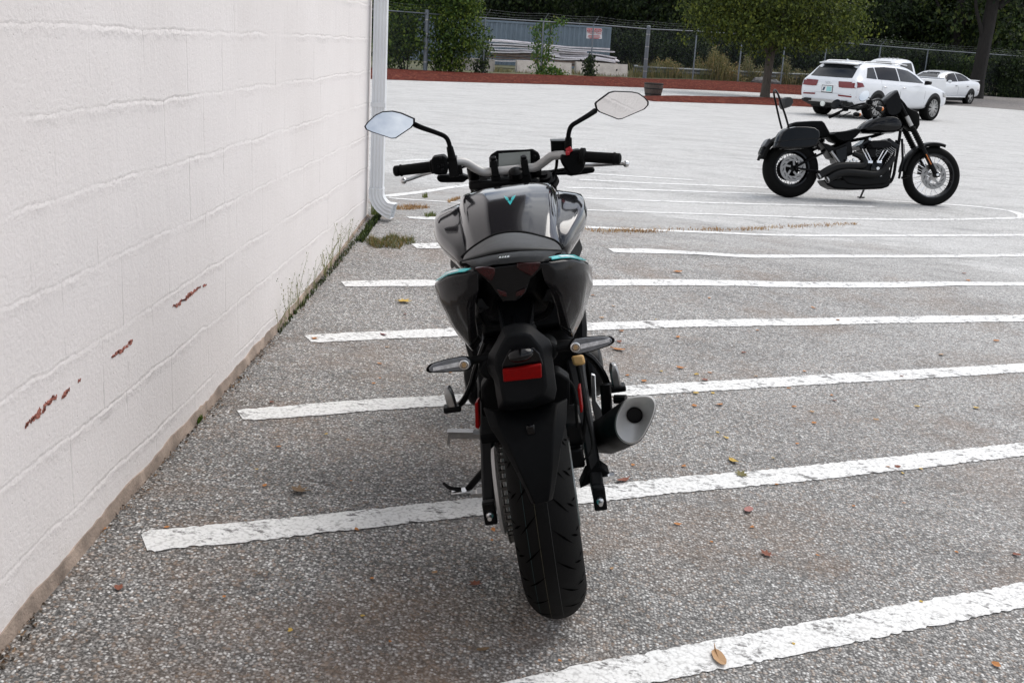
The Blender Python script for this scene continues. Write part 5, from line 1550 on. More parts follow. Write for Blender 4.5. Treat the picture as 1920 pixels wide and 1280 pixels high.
    for sg in (-1, 1):
        x_ = .12 * sg
        fr.tube([S(1492, 313, .12) * 1 if sg > 0 else mir(S(1492, 313, .12)), S(1520, 298, .12) if sg > 0 else mir(S(1520, 298, .12)), S(1545, 286, .12) if sg > 0 else mir(S(1545, 286, .12))], .013, 8)
        fr.tube([S(1492, 315, .12) if sg > 0 else mir(S(1492, 315, .12)), S(1540, 322, .12) if sg > 0 else mir(S(1540, 322, .12))], .011, 8)
        fr.tube([V3(.07 * sg, S(1686, 262).y, S(1686, 262).z), V3(.13 * sg, S(1683, 300).y, S(1683, 300).z), V3(.13 * sg, S(1676, 336).y, S(1676, 336).z)], .014, 8)
    fr.tube([S(1690, 236), S(1640, 255), S(1580, 268), S(1540, 285)], .018, 8, sm=4)
    ob('frame', fr, 'black_metal')
    ob('frame_cover', side([(1538, 266), (1552, 270), (1566, 276), (1580, 270), (1596, 262), (1600, 290), (1572, 300), (1560, 296), (1550, 280)], -.10, .10), 'black_metal', bevel=.008)
    ob('oil_tank', side([(1566, 282), (1588, 272), (1590, 300), (1582, 306), (1572, 306)], -.12, .125), 'gloss_black', bevel=.012)
    ob('shock_link', MB().tube([S(1558, 284, .12), S(1574, 306, .12)], .018, 10).tube([S(1571, 301, .12), S(1575, 308, .12)], .012, 10), 'steel')
    # engine: crankcase, two finned cylinders, rocker boxes, air cleaner, pushrods
    ob('crankcase', side([(1585, 318), (1600, 308), (1625, 302), (1650, 303), (1668, 312), (1672, 335), (1660, 346), (1620, 350), (1590, 346), (1578, 334)], -.14, .14), 'black_metal', bevel=.02)
    for base, topc, w in (((1633, 303), (1617, 276), .13), ((1645, 303), (1664, 275), .13)):
        A, B = S(*base, 0), S(*topc, 0)
        cy_ = MB()
        t = (B - A).normalized(); n_ = 9
        for i in range(n_):
            c_ = A.lerp(B, i / (n_ - 1))
            cy_.bar(c_ - t * .004, c_ + t * .004, .24, w if i < 8 else w * .8, (0, -t.z, t.y))
        cy_.bar(A, B, .16, w * .8, (0, -t.z, t.y))
        cyl = ob('cylinder', cy_, 'black_metal', smooth=0)
        hb = MB().bar(B, B + t * .055, .24, w * 1.15, (0, -t.z, t.y)); ob('rocker_cover', hb, 'gloss_black', cyl, bevel=.01)
        ed = MB()
        for i in range(4):
            c_ = A.lerp(B, .62 + .10 * i) ; ed.bar(c_ + V3(.121, 0, 0) - t * .002, c_ + V3(.121, 0, 0) + t * .002, .004, w * .9, (0, -t.z, t.y))
        ob('fin_edge', ed, 'steel', cyl, smooth=0)
    for p, q in (((1629, 304), (1617, 279)), ((1634, 303), (1623, 279)), ((1645, 303), (1657, 281)), ((1650, 304), (1664, 281))): ob('pushrod_tube', MB().tube([S(*p, .15), S(*q, .15)], .008, 8), 'chrome')
    for p in ((1631, 304), (1648, 304)): ob('lifter_block', MB().box(S(*p, .15), (.03, .06, .035)), 'chrome', bevel=.006)
    ob('cam_cover', MB().lathe([(0, .085), (.02, .082), (.03, .05), (.034, .03), (.04, .028)], S(1645, 317, .14), (1, 0, 0), 28, True), 'gloss_black', smooth=30)
    ob('cover_badge', MB().lathe([(0, .02), (.006, .018)], S(1646, 316, .182), (1, 0, 0), 14, True), 'alu')
    ob('air_cleaner', round_side([(1628, 270), (1640, 263), (1664, 262), (1676, 268), (1674, 276), (1655, 279), (1634, 279)], .08, .22, .8), 'black_metal', bevel=.006)
    ob('intake', side([(1628, 276), (1644, 276), (1642, 296), (1632, 296)], .06, .16), 'black_metal', bevel=.01)
    ob('belly_pan', side([(1545, 337), (1570, 335), (1650, 334), (1672, 338), (1668, 350), (1655, 354), (1600, 356), (1566, 354), (1552, 347)], -.12, .13), 'black_metal', bevel=.02)
    for p, r_ in (((1630, 261), .02), ((1650, 329), .016), ((1600, 300), .018), ((1588, 300), .012), ((1594, 303), .012), ((1606, 303), .012)):
        ob('bolt', MB().lathe([(0, r_), (.02, r_ * .8)], S(*p, .16), (1, 0, 0), 10, True), 'alu', smooth=30)
    # exhaust: two fat swept pipes
    pipe = [[(1600, 288), (1612, 293), (1621, 303), (1616, 311), (1590, 311), (1570, 313), (1552, 320), (1536, 330)], [(1676, 294), (1668, 306), (1654, 321), (1640, 327), (1615, 325), (1590, 323), (1570, 326), (1552, 336)]]
    for pp in pipe:
        P = [S(p[0], p[1], .17 + .05 * i / 7) for i, p in enumerate(pp)]
        rr = [.030, .032, .036, .040, .044, .046, .046, .042]
        e_ = ob('exhaust_pipe', MB().tube(P, rr, 14, sm=4), mat('pipe_black', (.004, .004, .004), .4, var=.2, spec=.2))
        t = (P[-1] - P[-2]).normalized()
        ob('pipe_tip', MB().lathe([(0, .040), (.020, .040), (.020, .034), (.0, .03)], P[-1] - t * .004, t, 20), 'steel', e_, smooth=30)
    # fork, gaiters, triple tree
    for sg in (-1, 1):
        ax = S(1756, 328, .11); ax.x = .10 * sg
        tp = S(1684, 185, .11); tp.x = .10 * sg
        t = (tp - ax).normalized(); Ln = (tp - ax).length
        fk = MB().tube([ax, ax + t * .36], [.027, .026], 14).tube([ax + t * .36, tp], .020, 12).lathe([(-.03, .03), (.03, .03)], ax, (1, 0, 0), 16, True)
        f_ = ob('fork_leg', fk, 'black_metal')
        gp = [(.34 + .26 * i / 20, .036 if i % 2 else .028) for i in range(21)]
        ob('fork_gaiter', MB().lathe(gp, ax, t, 18), 'rubber', f_, smooth=20)
        nt_ = MB().lathe([(-.008, .017), (.01, .017), (.012, .009)], ax + V3(.03 * sg, 0, 0), (sg, 0, 0), 8, True)
        ob('axle_nut', nt_, 'alu', f_, smooth=20)
        rp = ax + t * .13
        rf_ = MB().bar(rp + V3(.03 * sg, -.012, 0), rp + t * .13 + V3(.03 * sg, -.012, 0), .006, .022, (sg, 0, 0)); ob('fork_reflector', rf_, 'amber', f_, bevel=.002)
        bt = MB().tube([ax + t * .62, ax + t * .74], .023, 12); ob('fork_sleeve', bt, 'alu_satin' if sg > 0 else 'black_metal', f_)
    cal_ = MB().box(S(1729, 318, -.09), (.06, .09, .12)); ob('brake_caliper', cal_, 'black_metal', bevel=.01)
    # quarter fairing and headlamp
    fa = [(1657, 191), (1663, 184), (1671, 177), (1681, 169), (1686, 167), (1690, 178), (1694, 192), (1694, 205), (1690, 214), (1682, 219), (1672, 221), (1664, 217), (1660, 206)]
    ob('fairing', round_side(fa, -.11, .13, .78, 9), mat('fairing_black', (.003, .003, .0035), .25, spec=.12), smooth=60)
    nose = [(1684, 176), (1693, 186), (1702, 199), (1714, 205), (1723, 208), (1728, 216), (1728, 235), (1722, 246), (1710, 246), (1700, 236), (1690, 218), (1682, 198)]
    ob('headlight_cowl', round_side(nose, -.07, .09, .7, 9), mat('cowl_black', (.002, .002, .002), .6, spec=.08), smooth=60)
    # handlebar with grips, levers, mirrors, signals
    hb = [S(1606, 206, .40), S(1622, 197, .36), S(1634, 190, .30), S(1644, 187, .22), S(1652, 189, .16), S(1660, 200, .10), S(1668, 206, 0.0)]
    left = [mir(p) for p in reversed(hb[:-1])]
    ob('handlebar', MB().tube(hb + left, .0125, 12, sm=4), 'black_metal')
    for sg in (1, -1):
        m_ = (lambda v: v) if sg > 0 else mir
        g_ = MB().tube([m_(S(1607, 206, .40)), m_(S(1623, 197.5, .36))], .0185, 14); ob('grip', g_, 'rubber')
        sw = MB().box(m_(S(1630, 192, .33)), (.06, .06, .05)); ob('switch_box', sw, 'black_plastic', bevel=.01)
        lv = MB().tube([m_(S(1634, 197, .34) + V3(0, .05, 0)), m_(S(1616, 206, .40) + V3(0, .06, 0))], .006, 8); ob('lever', lv, 'black_metal')
        st_ = MB().tube([m_(S(1630, 192, .33)), m_(S(1632, 186, .36)), m_(S(1626, 182, .38))], .006, 8, sm=3)
        mr = ob('mirror', st_, 'black_metal')
        c = m_(S(1620.5, 180, .40))
        e1 = m_(S(1631, 173, .40)) - m_(S(1612, 187, .40)); e1 = e1 / 2
        e2 = Vector((0, e1.z * -.62, e1.y * .78))
        bp = [c + e1 * math.cos(q) * 1.02 + e2 * math.sin(q) for q in (2 * math.pi * i / 20 for i in range(20))]
        if sg > 0:
            nrm = V3(.86, -.2, .47).normalized()
        else: nrm = V3(-.2, -.95, .1).normalized()
        ob('mirror_shell', MB().loft([[p - nrm * .03 + (c - p) * .3 for p in bp], [p for p in bp]]), 'gloss_black', mr, bevel=.004)
        gl = MB(); gl.add([c + (p - c) * .94 + nrm * .002 for p in bp], [tuple(range(20))]); ob('mirror_glass', gl, 'mirror', mr, smooth=0)
        sc_ = m_(S(1648, 204, .30))
        tsn = ob('indicator', MB().sphere(sc_, .038, 14, (.8, 1.15, .8)), 'gloss_black')
        ob('indicator_lens', MB().sphere(sc_ + V3(0, .03, 0), .026, 12, (.9, 1.0, .9)), 'amber', tsn)
    ob('control_cable', MB().tube([S(1640, 200, .2), S(1655, 215, .12), S(1675, 230, .05)], .007, 8, sm=3), 'rubber')
    ob('control_cable', MB().tube([S(1695, 270, -.12), S(1696, 285, -.12), S(1699, 300, -.11)], .004, 6, sm=3), 'rubber')
    for sg in (1, -1):
        fp = MB().bar(V3(.15 * sg, S(1681, 335).y, S(1681, 335).z), V3(.27 * sg, S(1683, 335).y, S(1683, 335).z + .01), .04, .025); ob('foot_peg', fp, 'rubber', bevel=.006)
    ks = MB().tube([S(1622, 350, -.05), ps.matrix().inverted() @ ground(1613, 371)], [.014, .010], 8); ks.box(ps.matrix().inverted() @ ground(1614, 371) + V3(0, 0, .006), (.05, .07, .012))
    ob('side_stand', ks, 'black_metal', smooth=30)
build_cruiser()

# ------------------------------------------------------------------ planting beds beyond the lot
def resample(pts, n):
    d = [0.0]
    for a, b in zip(pts, pts[1:]): d.append(d[-1] + (b - a).length)
    out = []
    for i in range(n):
        t = d[-1] * i / (n - 1)
        k = max(j for j in range(len(d)) if d[j] <= t + 1e-9)
        k = min(k, len(pts) - 2)
        out.append(pts[k].lerp(pts[k + 1], (t - d[k]) / max(1e-9, d[k + 1] - d[k])))
    return out

def bed(name, front, back, m, n, rows, hump, kind='structure', jag=.12):
    A, B = resample(front, n), resample(back, n)
    V, F = [], []
    for j in range(rows + 1):
        t = j / rows
        for i in range(n):
            p = A[i].lerp(B[i], t)
            nz_ = mnoise.noise(p * .6) * .5 + mnoise.noise(p * 2.3) * .3
            p = p + V3(0, (mnoise.noise(V3(i * .37, 0, j)) * jag) if j == 0 else 0, 0)
            z = p.z + hump * (min(1, t * 5) * min(1, (1 - t) * 5 + (0.0 if hump < .15 else .6))) * (.8 + nz_ * .5) + .006
            V.append((p.x, p.y, z))
    for j in range(rows):
        for i in range(n - 1): F.append((j * n + i, j * n + i + 1, (j + 1) * n + i + 1, (j + 1) * n + i))
    o = sheet(name, V, F, m); o.data.shade_smooth()
    tag(o, kind=kind)
    return o

def at_d(px, py, d):
    """the point at forward distance d seen at a pixel"""
    r = ray(px, py); v = r * d
    return Vector((v[0], v[1], CAM_H + v[2]))

FB = [(640, 128, 46.3), (715, 131, 47.5), (797, 135, 48.5), (905, 140, 50.0), (1013, 143, 51.7), (1106, 145, 53.5), (1208, 150, 55.5), (1298, 151.5, 57.0), (1383, 155, 58.5), (1463, 160, 60.0), (1540, 164, 61.2), (1640, 170, 63), (1728, 175, 64.5), (1826, 180, 66), (1915, 185, 67.2), (2010, 190, 69)]
FBP = [at_d(*p) for p in FB]
bed('mulch_bed', [ground(*p) for p in ((640, 146), (715, 149.5), (800, 152.5), (900, 155.5), (1000, 158), (1100, 161), (1200, 164.5), (1300, 168.5), (1400, 173), (1515, 179), (1600, 184), (1690, 190))],
    [p + V3(0, 1.2, 0.02) for p in FBP[:12]], 'mulch', 120, 10, .10)
bed('mulch_island', [ground(*p) for p in ((1212, 188.5), (1225, 190.5), (1300, 193), (1400, 196), (1510, 200.5), (1585, 205))], [ground(*p) for p in ((1196, 183), (1240, 180), (1350, 181.5), (1430, 183), (1515, 186.5), (1590, 191))], 'mulch', 60, 6, .07)
MT['gravel'] = mat('gravel', (0.19, 0.175, 0.165), .95, var=.5, vscale=7, bmp=1.0, bscale=14, bdist=.08)
bed('gravel_verge', [ground(*p) for p in ((1690, 190), (1760, 196), (1835, 201), (1900, 206), (2000, 215))], [p + V3(0, .8, 0.02) for p in FBP[11:]], 'gravel', 60, 8, .06)
MT['dirt'] = mat('dry_ground', (0.085, 0.085, 0.04), .95, var=.5, vscale=.8, bmp=.6, bscale=6, bdist=.1)
bed('back_ground', [p + V3(0, 1.1, .03) for p in FBP], [V3(-40, 110, .4), V3(20, 115, .4), V3(90, 120, .3)], 'dirt', 60, 12, .12)

# ------------------------------------------------------------------ chain link fence with barbed wire
def build_fence():
    root = thing('chain_link_fence', 'grey chain link fence with barbed wire along the far edge of the lot', 'fence', FBP[5])
    off = Vector(root.location)
    def put(name, mb, m, par=root, **k):
        mb.v = [tuple(Vector(v) - off) for v in mb.v]
        return obj(name, mb, m, par, **k)
    H = 2.5
    for i, p in enumerate(FBP):
        big = i in (2, 6)
        b = MB()
        r_ = .10 if big else .035
        b.lathe([(-.1, r_), (H + (.12 if big else 0), r_), (H + (.15 if big else .02), r_ * .6)], p, (0, 0, 1), 14, True)
        po = put('post', b, 'galv')
        if not big:
            a = MB().bar(p + V3(0, 0, H), p + V3(.22, -.12, H + .36), .03, .02)
            put('wire_arm', a, 'galv', po)
        else:
            bands = MB()
            for z in (.4, 1.0, 1.6, 2.2): bands.lathe([(0, r_ + .006), (.05, r_ + .006)], p + V3(0, 0, z), (0, 0, 1), 14)
            put('post_band', bands, 'steel', po)
    rl = MB()
    for a, b in zip(FBP, FBP[1:]): rl.tube([a + V3(0, 0, H - .02), b + V3(0, 0, H - .02)], .028, 8)
    put('top_rail', rl, 'galv')
    wr = MB()
    for q in (.35, .65, .95):
        for a, b in zip(FBP, FBP[1:]):
            d = V3(.22 * q, -.12 * q, H + .36 * q)
            m_ = (a + b) / 2 + d - V3(0, 0, .05)
            wr.tube([a + d, m_, b + d], .0022, 4, False, sm=3)
    put('barbed_wire', wr, 'galv', smooth=0)
    wm = MB()
    s = .085
    for a, b in zip(FBP, FBP[1:]):
        d = b - a; Ln = d.length; d.normalize()
        hh = H - .04
        n = int((Ln + hh) / s)
        for k in range(n):
            for sg in (1, -1):
                u0 = k * s - hh; u1 = u0 + hh
                z0, z1 = 0.02, hh
                if u0 < 0: z0 += -u0; u0 = 0
                if u1 > Ln: z1 -= (u1 - Ln); u1 = Ln
                if u1 <= u0: continue
                if sg < 0: z0, z1 = hh + .02 - z0, hh + .02 - z1
                p, q = a + d * u0 + V3(0, 0, z0), a + d * u1 + V3(0, 0, z1)
                w = V3(0, 0, .0011)
                wm.quad(p - w, q - w, q + w, p + w)
    put('wire_mesh', wm, 'galv', smooth=0)
build_fence()

# sign wired to the fence
def build_sign():
    y = at_d(1113, 63, 53.0)
    root = thing('sign', 'white and red warning sign wired high on the chain link fence', 'sign', at_d(1114, 73, 53.2))
    o = Vector(root.location); d = 53.2
    P = lambda x, yy, dd=0: at_d(x, yy, d - dd) - o
    obj('panel', MB().prism([P(1100, 52.5), P(1128.5, 53.8), P(1128.5, 73.5), P(1099.5, 72.5)], (0, .02, 0)), 'sign_white', root, smooth=0)
    obj('red_band', MB().prism([P(1100.6, 53.3, .03), P(1128, 54.5, .03), P(1128, 60.4, .03), P(1100.6, 59.2, .03)], (0, .006, 0)), 'sign_red', root, smooth=0)
    def text(s, px, py, size, m, dd):
        c = bpy.data.curves.new('lettering', 'FONT'); c.body = s; c.size = size; c.align_x = 'CENTER'; c.extrude = .003
        tmp = bpy.data.objects.new('lettering', c); COL.objects.link(tmp)
        bpy.context.view_layer.update()
        me = bpy.data.meshes.new_from_object(tmp.evaluated_get(bpy.context.evaluated_depsgraph_get()))
        bpy.data.objects.remove(tmp)
        t = bpy.data.objects.new('lettering', me); COL.objects.link(t); t.parent = root
        t.location = P(px, py, dd); t.rotation_euler = (R(90), R(.5), 0)
        me.materials.clear(); me.materials.append(MT[m])
    text('WARNING', 1114.3, 59.4, .165, 'sign_white', .045)
    text('Motor Pool', 1114.2, 64.2, .14, 'sign_red', .03)
    for k, (w_, yy) in enumerate(((22, 66.4), (24, 69), (18, 71.3))):
        obj('text_row', MB().prism([P(1114 - w_ / 2, yy, .03), P(1114 + w_ / 2, yy + 1, .03), P(1114 + w_ / 2, yy + 2.0, .03), P(1114 - w_ / 2, yy + 1.0, .03)], (0, .006, 0)), 'sign_red', root, smooth=0)
build_sign()

# ------------------------------------------------------------------ shipping container
def build_container():
    tr = at_d(1147, 51.5, 62.0); tl = at_d(752, 36, 60.2)
    g0 = tr.z - 2.59
    root = thing('shipping_container', 'long blue grey corrugated shipping container behind the fence', 'container', (tr.x, tr.y, g0))
    ex = (tl - tr); ex.z = 0; Ln = ex.length; ex.normalize(); ey = V3(-ex.y, ex.x, 0)
    if ey.y < 0: ey = -ey
    m = Matrix.Identity(3)
    P = lambda u, v, z: ex * u + ey * v + V3(0, 0, z)
    fr = []
    n = int(Ln / .28)
    row = []
    for k in range(n):
        u = .12 + (Ln - .24) * k / n; s = (Ln - .24) / n
        row += [(u, .0), (u + s * .38, .0), (u + s * .5, .045), (u + s * .88, .045)]
    row.append((Ln - .12, 0))
    w = MB().loft([[P(u, v + .03, z) for u, v in row] for z in (.16, 2.48)], cap=False, closed=False)
    obj('side_panel', w, 'container', root, smooth=0)
    b = MB()
    def cb(u0, u1, v0, v1, z0, z1): b.add([P(u, v, z) for z in (z0, z1) for u, v in ((u0, v0), (u1, v0), (u1, v1), (u0, v1))], [(3, 2, 1, 0), (4, 5, 6, 7), (0, 1, 5, 4), (1, 2, 6, 5), (2, 3, 7, 6), (3, 0, 4, 7)])
    cb(0, Ln, 0, .10, 2.48, 2.59); cb(0, Ln, 0, .10, 0, .16); cb(0, .12, 0, .14, .16, 2.48); cb(Ln - .12, Ln, 0, .14, .16, 2.48)
    obj('frame', b, 'container', root, smooth=0, bevel=.006)
    b = MB(); cb(.03, Ln - .03, .12, 2.42, .05, 2.55)
    obj('box', b, 'container', root, smooth=0)
build_container()

# ------------------------------------------------------------------ concrete barriers
def barrier_mesh(L_, h):
    pr = [(-.30, 0), (-.30, .08), (-.18, .30), (-.10, h), (.10, h), (.18, .30), (.30, .08), (.30, 0)]
    mb = MB().loft([[V3(u, y, z) for y, z in pr] for u in (-L_ / 2, -L_ / 2 + .02, L_ / 2 - .02, L_ / 2)])
    return mb
for (x0, x1, yt, d, lab) in ((812, 927, 108.5, 52.5, 'leftmost pale concrete barrier behind the fence, partly hidden by the bush'), (968, 1071, 115.5, 54.0, 'middle concrete barrier under the vine covered fence post'), (1079, 1176, 118.5, 56.2, 'rightmost concrete barrier behind the fence, below the sign')):
    a, b = at_d(x0, yt - (x1 - x0) * .014, d - .3), at_d(x1, yt + (x1 - x0) * .014, d + .6)
    c = (a + b) / 2
    h = .86
    t = thing('concrete_barrier', lab, 'barrier', (c.x, c.y, c.z - h), math.atan2(b.y - a.y, b.x - a.x), 'concrete barriers behind the fence')
    Lb = (b - a).length
    obj('block', barrier_mesh(Lb, h), 'conc', t, bevel=.02)
    hk = MB()
    for sg in (-1, 1): obj('lifting_hole', MB().lathe([(0, .045), (.02, .045)], (sg * Lb * .28, -.155, .55), (0, -1, 0), 12, True), 'chassis', t)

# ------------------------------------------------------------------ the pile of old boards
def build_boards():
    mb0 = {}
    def mesh(kind, ln):
        key = (kind, ln)
        if key not in mb0:
            r_ = random.Random(hash(ln) % 97 + 5)
            rings = []
            for i in range(7):
                u = -ln / 2 + ln * i / 6
                z = .05 * math.sin(i * 1.1 + ln) + r_.uniform(-.012, .012)
                rings.append([V3(u, y, z + q) for y, q in ((-.55, -.032), (.55, -.032), (.55, .032), (-.55, .032))])
            mb0[key] = obj('board', MB().loft(rings), kind, None, smooth=0)
            return mb0[key]
        c = mb0[key].copy(); COL.objects.link(c); return c
    r_ = random.Random(3)
    k = 0
    base = at_d(1040, 121, 57.6)
    for lay in range(11):
        for half in (0, 1):
            if half == 1 and lay > 7: continue
            z = base.z + .08 + lay * .088
            xc_, w_ = ((958 + 28, 118), (1094, 112))[half]
            if lay >= 7 and half == 0: xc_, w_ = 1010, 165
            if lay >= 9: xc_, w_ = 1030, 205
            kind = 'board' if r_.random() < .62 or lay >= 9 else 'board_dark'
            ln = [3.4, 3.1, 4.8, 5.9][0 if w_ == 118 else 1 if w_ == 112 else 2 if w_ == 165 else 3] * 1.12
            o = mesh(kind, ln)
            p = at_d(xc_ + r_.uniform(-8, 8), 110, 57.4 + r_.uniform(-.25, .25))
            o.location = (p.x, p.y, z - .09 * half + r_.uniform(-.01, .01))
            o.rotation_euler = (r_.uniform(-.05, .05), r_.uniform(-.015, .03) + .012, r_.uniform(-.05, .05) + .03)
            lab = 'bleached white board lying in the pile of old boards behind the fence' if kind == 'board' else 'brown weathered board lying in the pile of old boards behind the fence'
            tag(o, lab, 'board', 'old boards piled behind the fence')
build_boards()

# ------------------------------------------------------------------ half barrel planter, guard rail, boulders
def build_barrel():
    g = ground(1224, 181)
    root = thing('barrel_planter', 'weathered wooden half barrel standing at the end of the red mulch island', 'planter', g)
    n = 22
    st = MB()
    for k in range(n):
        a0, a1 = 2 * math.pi * (k + .04) / n, 2 * math.pi * (k + .96) / n
        rings = []
        for z, r_ in ((0, .27), (.16, .315), (.32, .335), (.47, .335)):
            rings.append([V3(rr * math.cos(a), rr * math.sin(a), z) for rr, a in ((r_, a0), (r_, a1), (r_ - .03, a1), (r_ - .03, a0))])
        st.loft(rings)
    obj('stave_wall', st, 'wood_old', root, smooth=0)
    for z, r_ in ((.07, .297), (.26, .333), (.42, .340)):
        obj('hoop', MB().lathe([(0, r_), (.035, r_ + .003)], (0, 0, z), (0, 0, 1), 32), 'chassis', root, solid=.006)
    obj('soil', MB().lathe([(.0, .30), (.02, .15), (.03, .01)], (0, 0, .40), (0, 0, 1), 20, True), 'dirt', root)
build_barrel()

def build_guard_rail():
    root = thing('guard_rail', 'dull grey steel guard rail among tall weeds behind the fence', 'guard rail', at_d(1200, 148, 57.5))
    o = Vector(root.location)
    P0, P1 = at_d(1195, 130, 57.5) - o, at_d(1560, 146, 63) - o
    pr = [(0, -.16), (-.045, -.12), (-.045, -.07), (.02, -.01), (.02, .01), (-.045, .07), (-.045, .12), (0, .16)]
    d = (P1 - P0).normalized(); nn = V3(-d.y, d.x, 0)
    obj('beam', MB().loft([[P + nn * a + V3(0, 0, z) for a, z in pr] for P in [P0.lerp(P1, i / 6) for i in range(7)]], cap=False, closed=False), mat('dull_steel', (.14, .155, .165), .6, .4, var=.3, vscale=2), root, solid=.004)
    obj('end_wing', MB().loft([[P0 + d * (-.25) + nn * a + V3(0, 0, z * 1.3) for a, z in pr], [P0 + nn * a + V3(0, 0, z * 1.3) for a, z in pr]], cap=False, closed=False), 'galv', root, solid=.006)
    for i in range(6):
        p = P0.lerp(P1, (i + .3) / 6)
        obj('post', MB().box(p + nn * .1 + V3(0, 0, -.25), (.12, .12, .95)), 'wood_old', root, smooth=0)
build_guard_rail()

def rock(px, py, d, s, lab, seed):
    c = at_d(px, py, d)
    mb = MB().sphere((0, 0, s * .35), s, 16, (1.15, .9, .72))
    mb.v = [tuple(Vector(v) * (1 + .22 * mnoise.noise(Vector(v) * 2.2 / s + V3(seed, 0, 0)) + .08 * mnoise.noise(Vector(v) * 6 / s))) for v in mb.v]
    o = obj('boulder', mb, 'rock', None, smooth=25); o.location = c
    tag(o, lab, 'boulder', 'boulders behind the fence')
rock(1422, 158, 59.8, .34, 'rounded grey boulder left of the small tree trunk', 1)
rock(1450, 160.5, 60.2, .30, 'rounded grey boulder right of the small tree trunk', 5)

# ------------------------------------------------------------------ foliage
def leaf_quad(p, n, up, s, V, F, asp=.62):
    a = n.cross(up)
    if a.length < 1e-3: a = n.orthogonal()
    a.normalize(); b = a.cross(n)
    o = len(V)
    fold = n * s * .18
    V += [p - b * s * .5, p + a * s * asp * .5 + fold, p + b * s * .5, p - a * s * asp * .5 + fold]
    F.append((o, o + 1, o + 2, o + 3))

def foliage(blobs, n, size, seed, shell=.55, hang=.25, clump=7, spread=.5):
    """leaf sprays: clumps of small leaves through the volume of some ellipsoids"""
    r_ = random.Random(seed)
    V, F = [], []
    vol = [b[3] * b[4] * b[5] for b in blobs]
    for _ in range(n // clump):
        b = r_.choices(blobs, vol)[0]
        while True:
            q = V3(r_.gauss(0, 1), r_.gauss(0, 1), r_.gauss(0, 1))
            if q.length > .1: break
        q.normalize()
        rad = (shell + (1 - shell) * r_.random()) if r_.random() < .8 else r_.random()
        wob = 1 + .42 * mnoise.noise(q * 1.9 + V3(b[0], b[1], seed)) + .2 * mnoise.noise(q * 4.5 + V3(seed, b[2], 0))
        c = V3(b[0] + q.x * b[3] * rad * wob, b[1] + q.y * b[4] * rad * wob, b[2] + q.z * b[5] * rad * wob)
        for _k in range(clump):
            p = c + V3(r_.gauss(0, 1), r_.gauss(0, 1), r_.gauss(0, .6)) * size * spread * 2.2
            nrm = (q * .5 + V3(r_.uniform(-1, 1), r_.uniform(-1, 1), r_.uniform(-.2, 1.2))).normalized()
            leaf_quad(p, nrm, V3(r_.uniform(-.6, .6), r_.uniform(-.6, .6), 1 - hang * 2), size * r_.uniform(.6, 1.35), V, F)
    return V, F

def branchy(pts, radii, n=9):
    return MB().tube(pts, radii, n, sm=4)

def tree(name, label, px, py, d, trunk, blobs, n, size, m, seed, bark='bark_dark', group=None, limbs=(), base=None, clump=7, spread=.5):
    c = at_d(px, py, d) if base is None else base
    root = thing(name, label, 'tree', c, 0, group)
    tb = MB().tube(trunk[0], trunk[1], 10, sm=4)
    for pts, rr in limbs: tb.tube(pts, rr, 8, sm=4)
    obj('trunk', tb, bark, root, smooth=60)
    V, F = foliage(blobs, n, size, seed, clump=clump, spread=spread, shell=.6)
    sheet('crown', V, F, m, root)
    return root

# ornamental tree on the mulch island
gt = ground(1434, 182.5)
tree('maple_tree', 'small round headed olive green tree standing in the red mulch island', 0, 0, 0,
     ([V3(0, 0, -.1), V3(0.0, 0, .25), V3(.02, 0, 1.1), V3(.03, 0, 1.9), V3(.05, .1, 3.2)], [.24, .20, .17, .19, .06]),
     [(-.2, 0, 3.4, 2.9, 2.6, 1.5), (1.3, .2, 3.1, 2.5, 2.2, 1.1), (-1.9, -.2, 3.0, 2.0, 1.8, 1.0), (.2, -.6, 2.5, 1.9, 1.7, .65), (0, 0, 5.0, 3.0, 2.8, 1.8), (.9, -.3, 2.35, 1.5, 1.4, .55), (-1.0, -.3, 2.5, 1.4, 1.3, .6), (2.4, 0, 2.9, 1.5, 1.4, .8), (3.0, .2, 3.3, 1.5, 1.5, 1.0), (-2.6, 0, 3.9, 1.2, 1.2, .9), (-3.0, 0, 3.3, .9, 1.0, .5)],
     25000, .14, 'leaf_olive', 11, 'bark', limbs=[([V3(.02, 0, 1.75), V3(-.5, .1, 2.5), V3(-1.2, .2, 3.3)], [.12, .08, .03]), ([V3(.02, 0, 1.8), V3(.6, -.1, 2.5), V3(1.5, .0, 3.3)], [.12, .08, .03]), ([V3(.02, 0, 1.85), V3(.1, -.5, 2.7), V3(.2, -1.0, 3.4)], [.1, .06, .03])], base=gt, clump=20, spread=.85)

# the big dark trunk at the right
gb = ground(1838, 190)
tree('oak_tree', 'big dark trunked tree leaning right at the edge of the lot, beside the sedan', 0, 0, 0,
     ([V3(-.42, 0, -.2), V3(-.36, 0, .2), V3(-.33, 0, 1.2), V3(-.28, 0, 2.8), V3(-.18, .1, 4.6), V3(-.05, .2, 7.5), V3(.1, .3, 10)], [.62, .50, .38, .36, .36, .3, .2]),
     [(-.5, 0, 8.2, 3.6, 3.6, 2.6), (2.6, .4, 7.6, 3.0, 3.0, 2.2), (-3.2, .5, 7.4, 2.4, 2.4, 1.8), (1.6, -1.0, 5.6, 1.6, 1.4, .8)],
     9000, .24, 'leaf_dark', 12, limbs=[([V3(-.28, 0, 3.0), V3(-.75, -.1, 4.1), V3(-1.1, -.1, 5.0), V3(-1.35, 0, 6.5)], [.16, .11, .09, .06]), ([V3(.15, .1, 5.0), V3(1.4, .2, 6.2), V3(2.8, .3, 7.5)], [.2, .14, .06]), ([V3(-.6, .2, 0), V3(-.62, .1, 1.2), V3(-.35, .0, 2.2)], [.18, .14, .1])], base=gb)

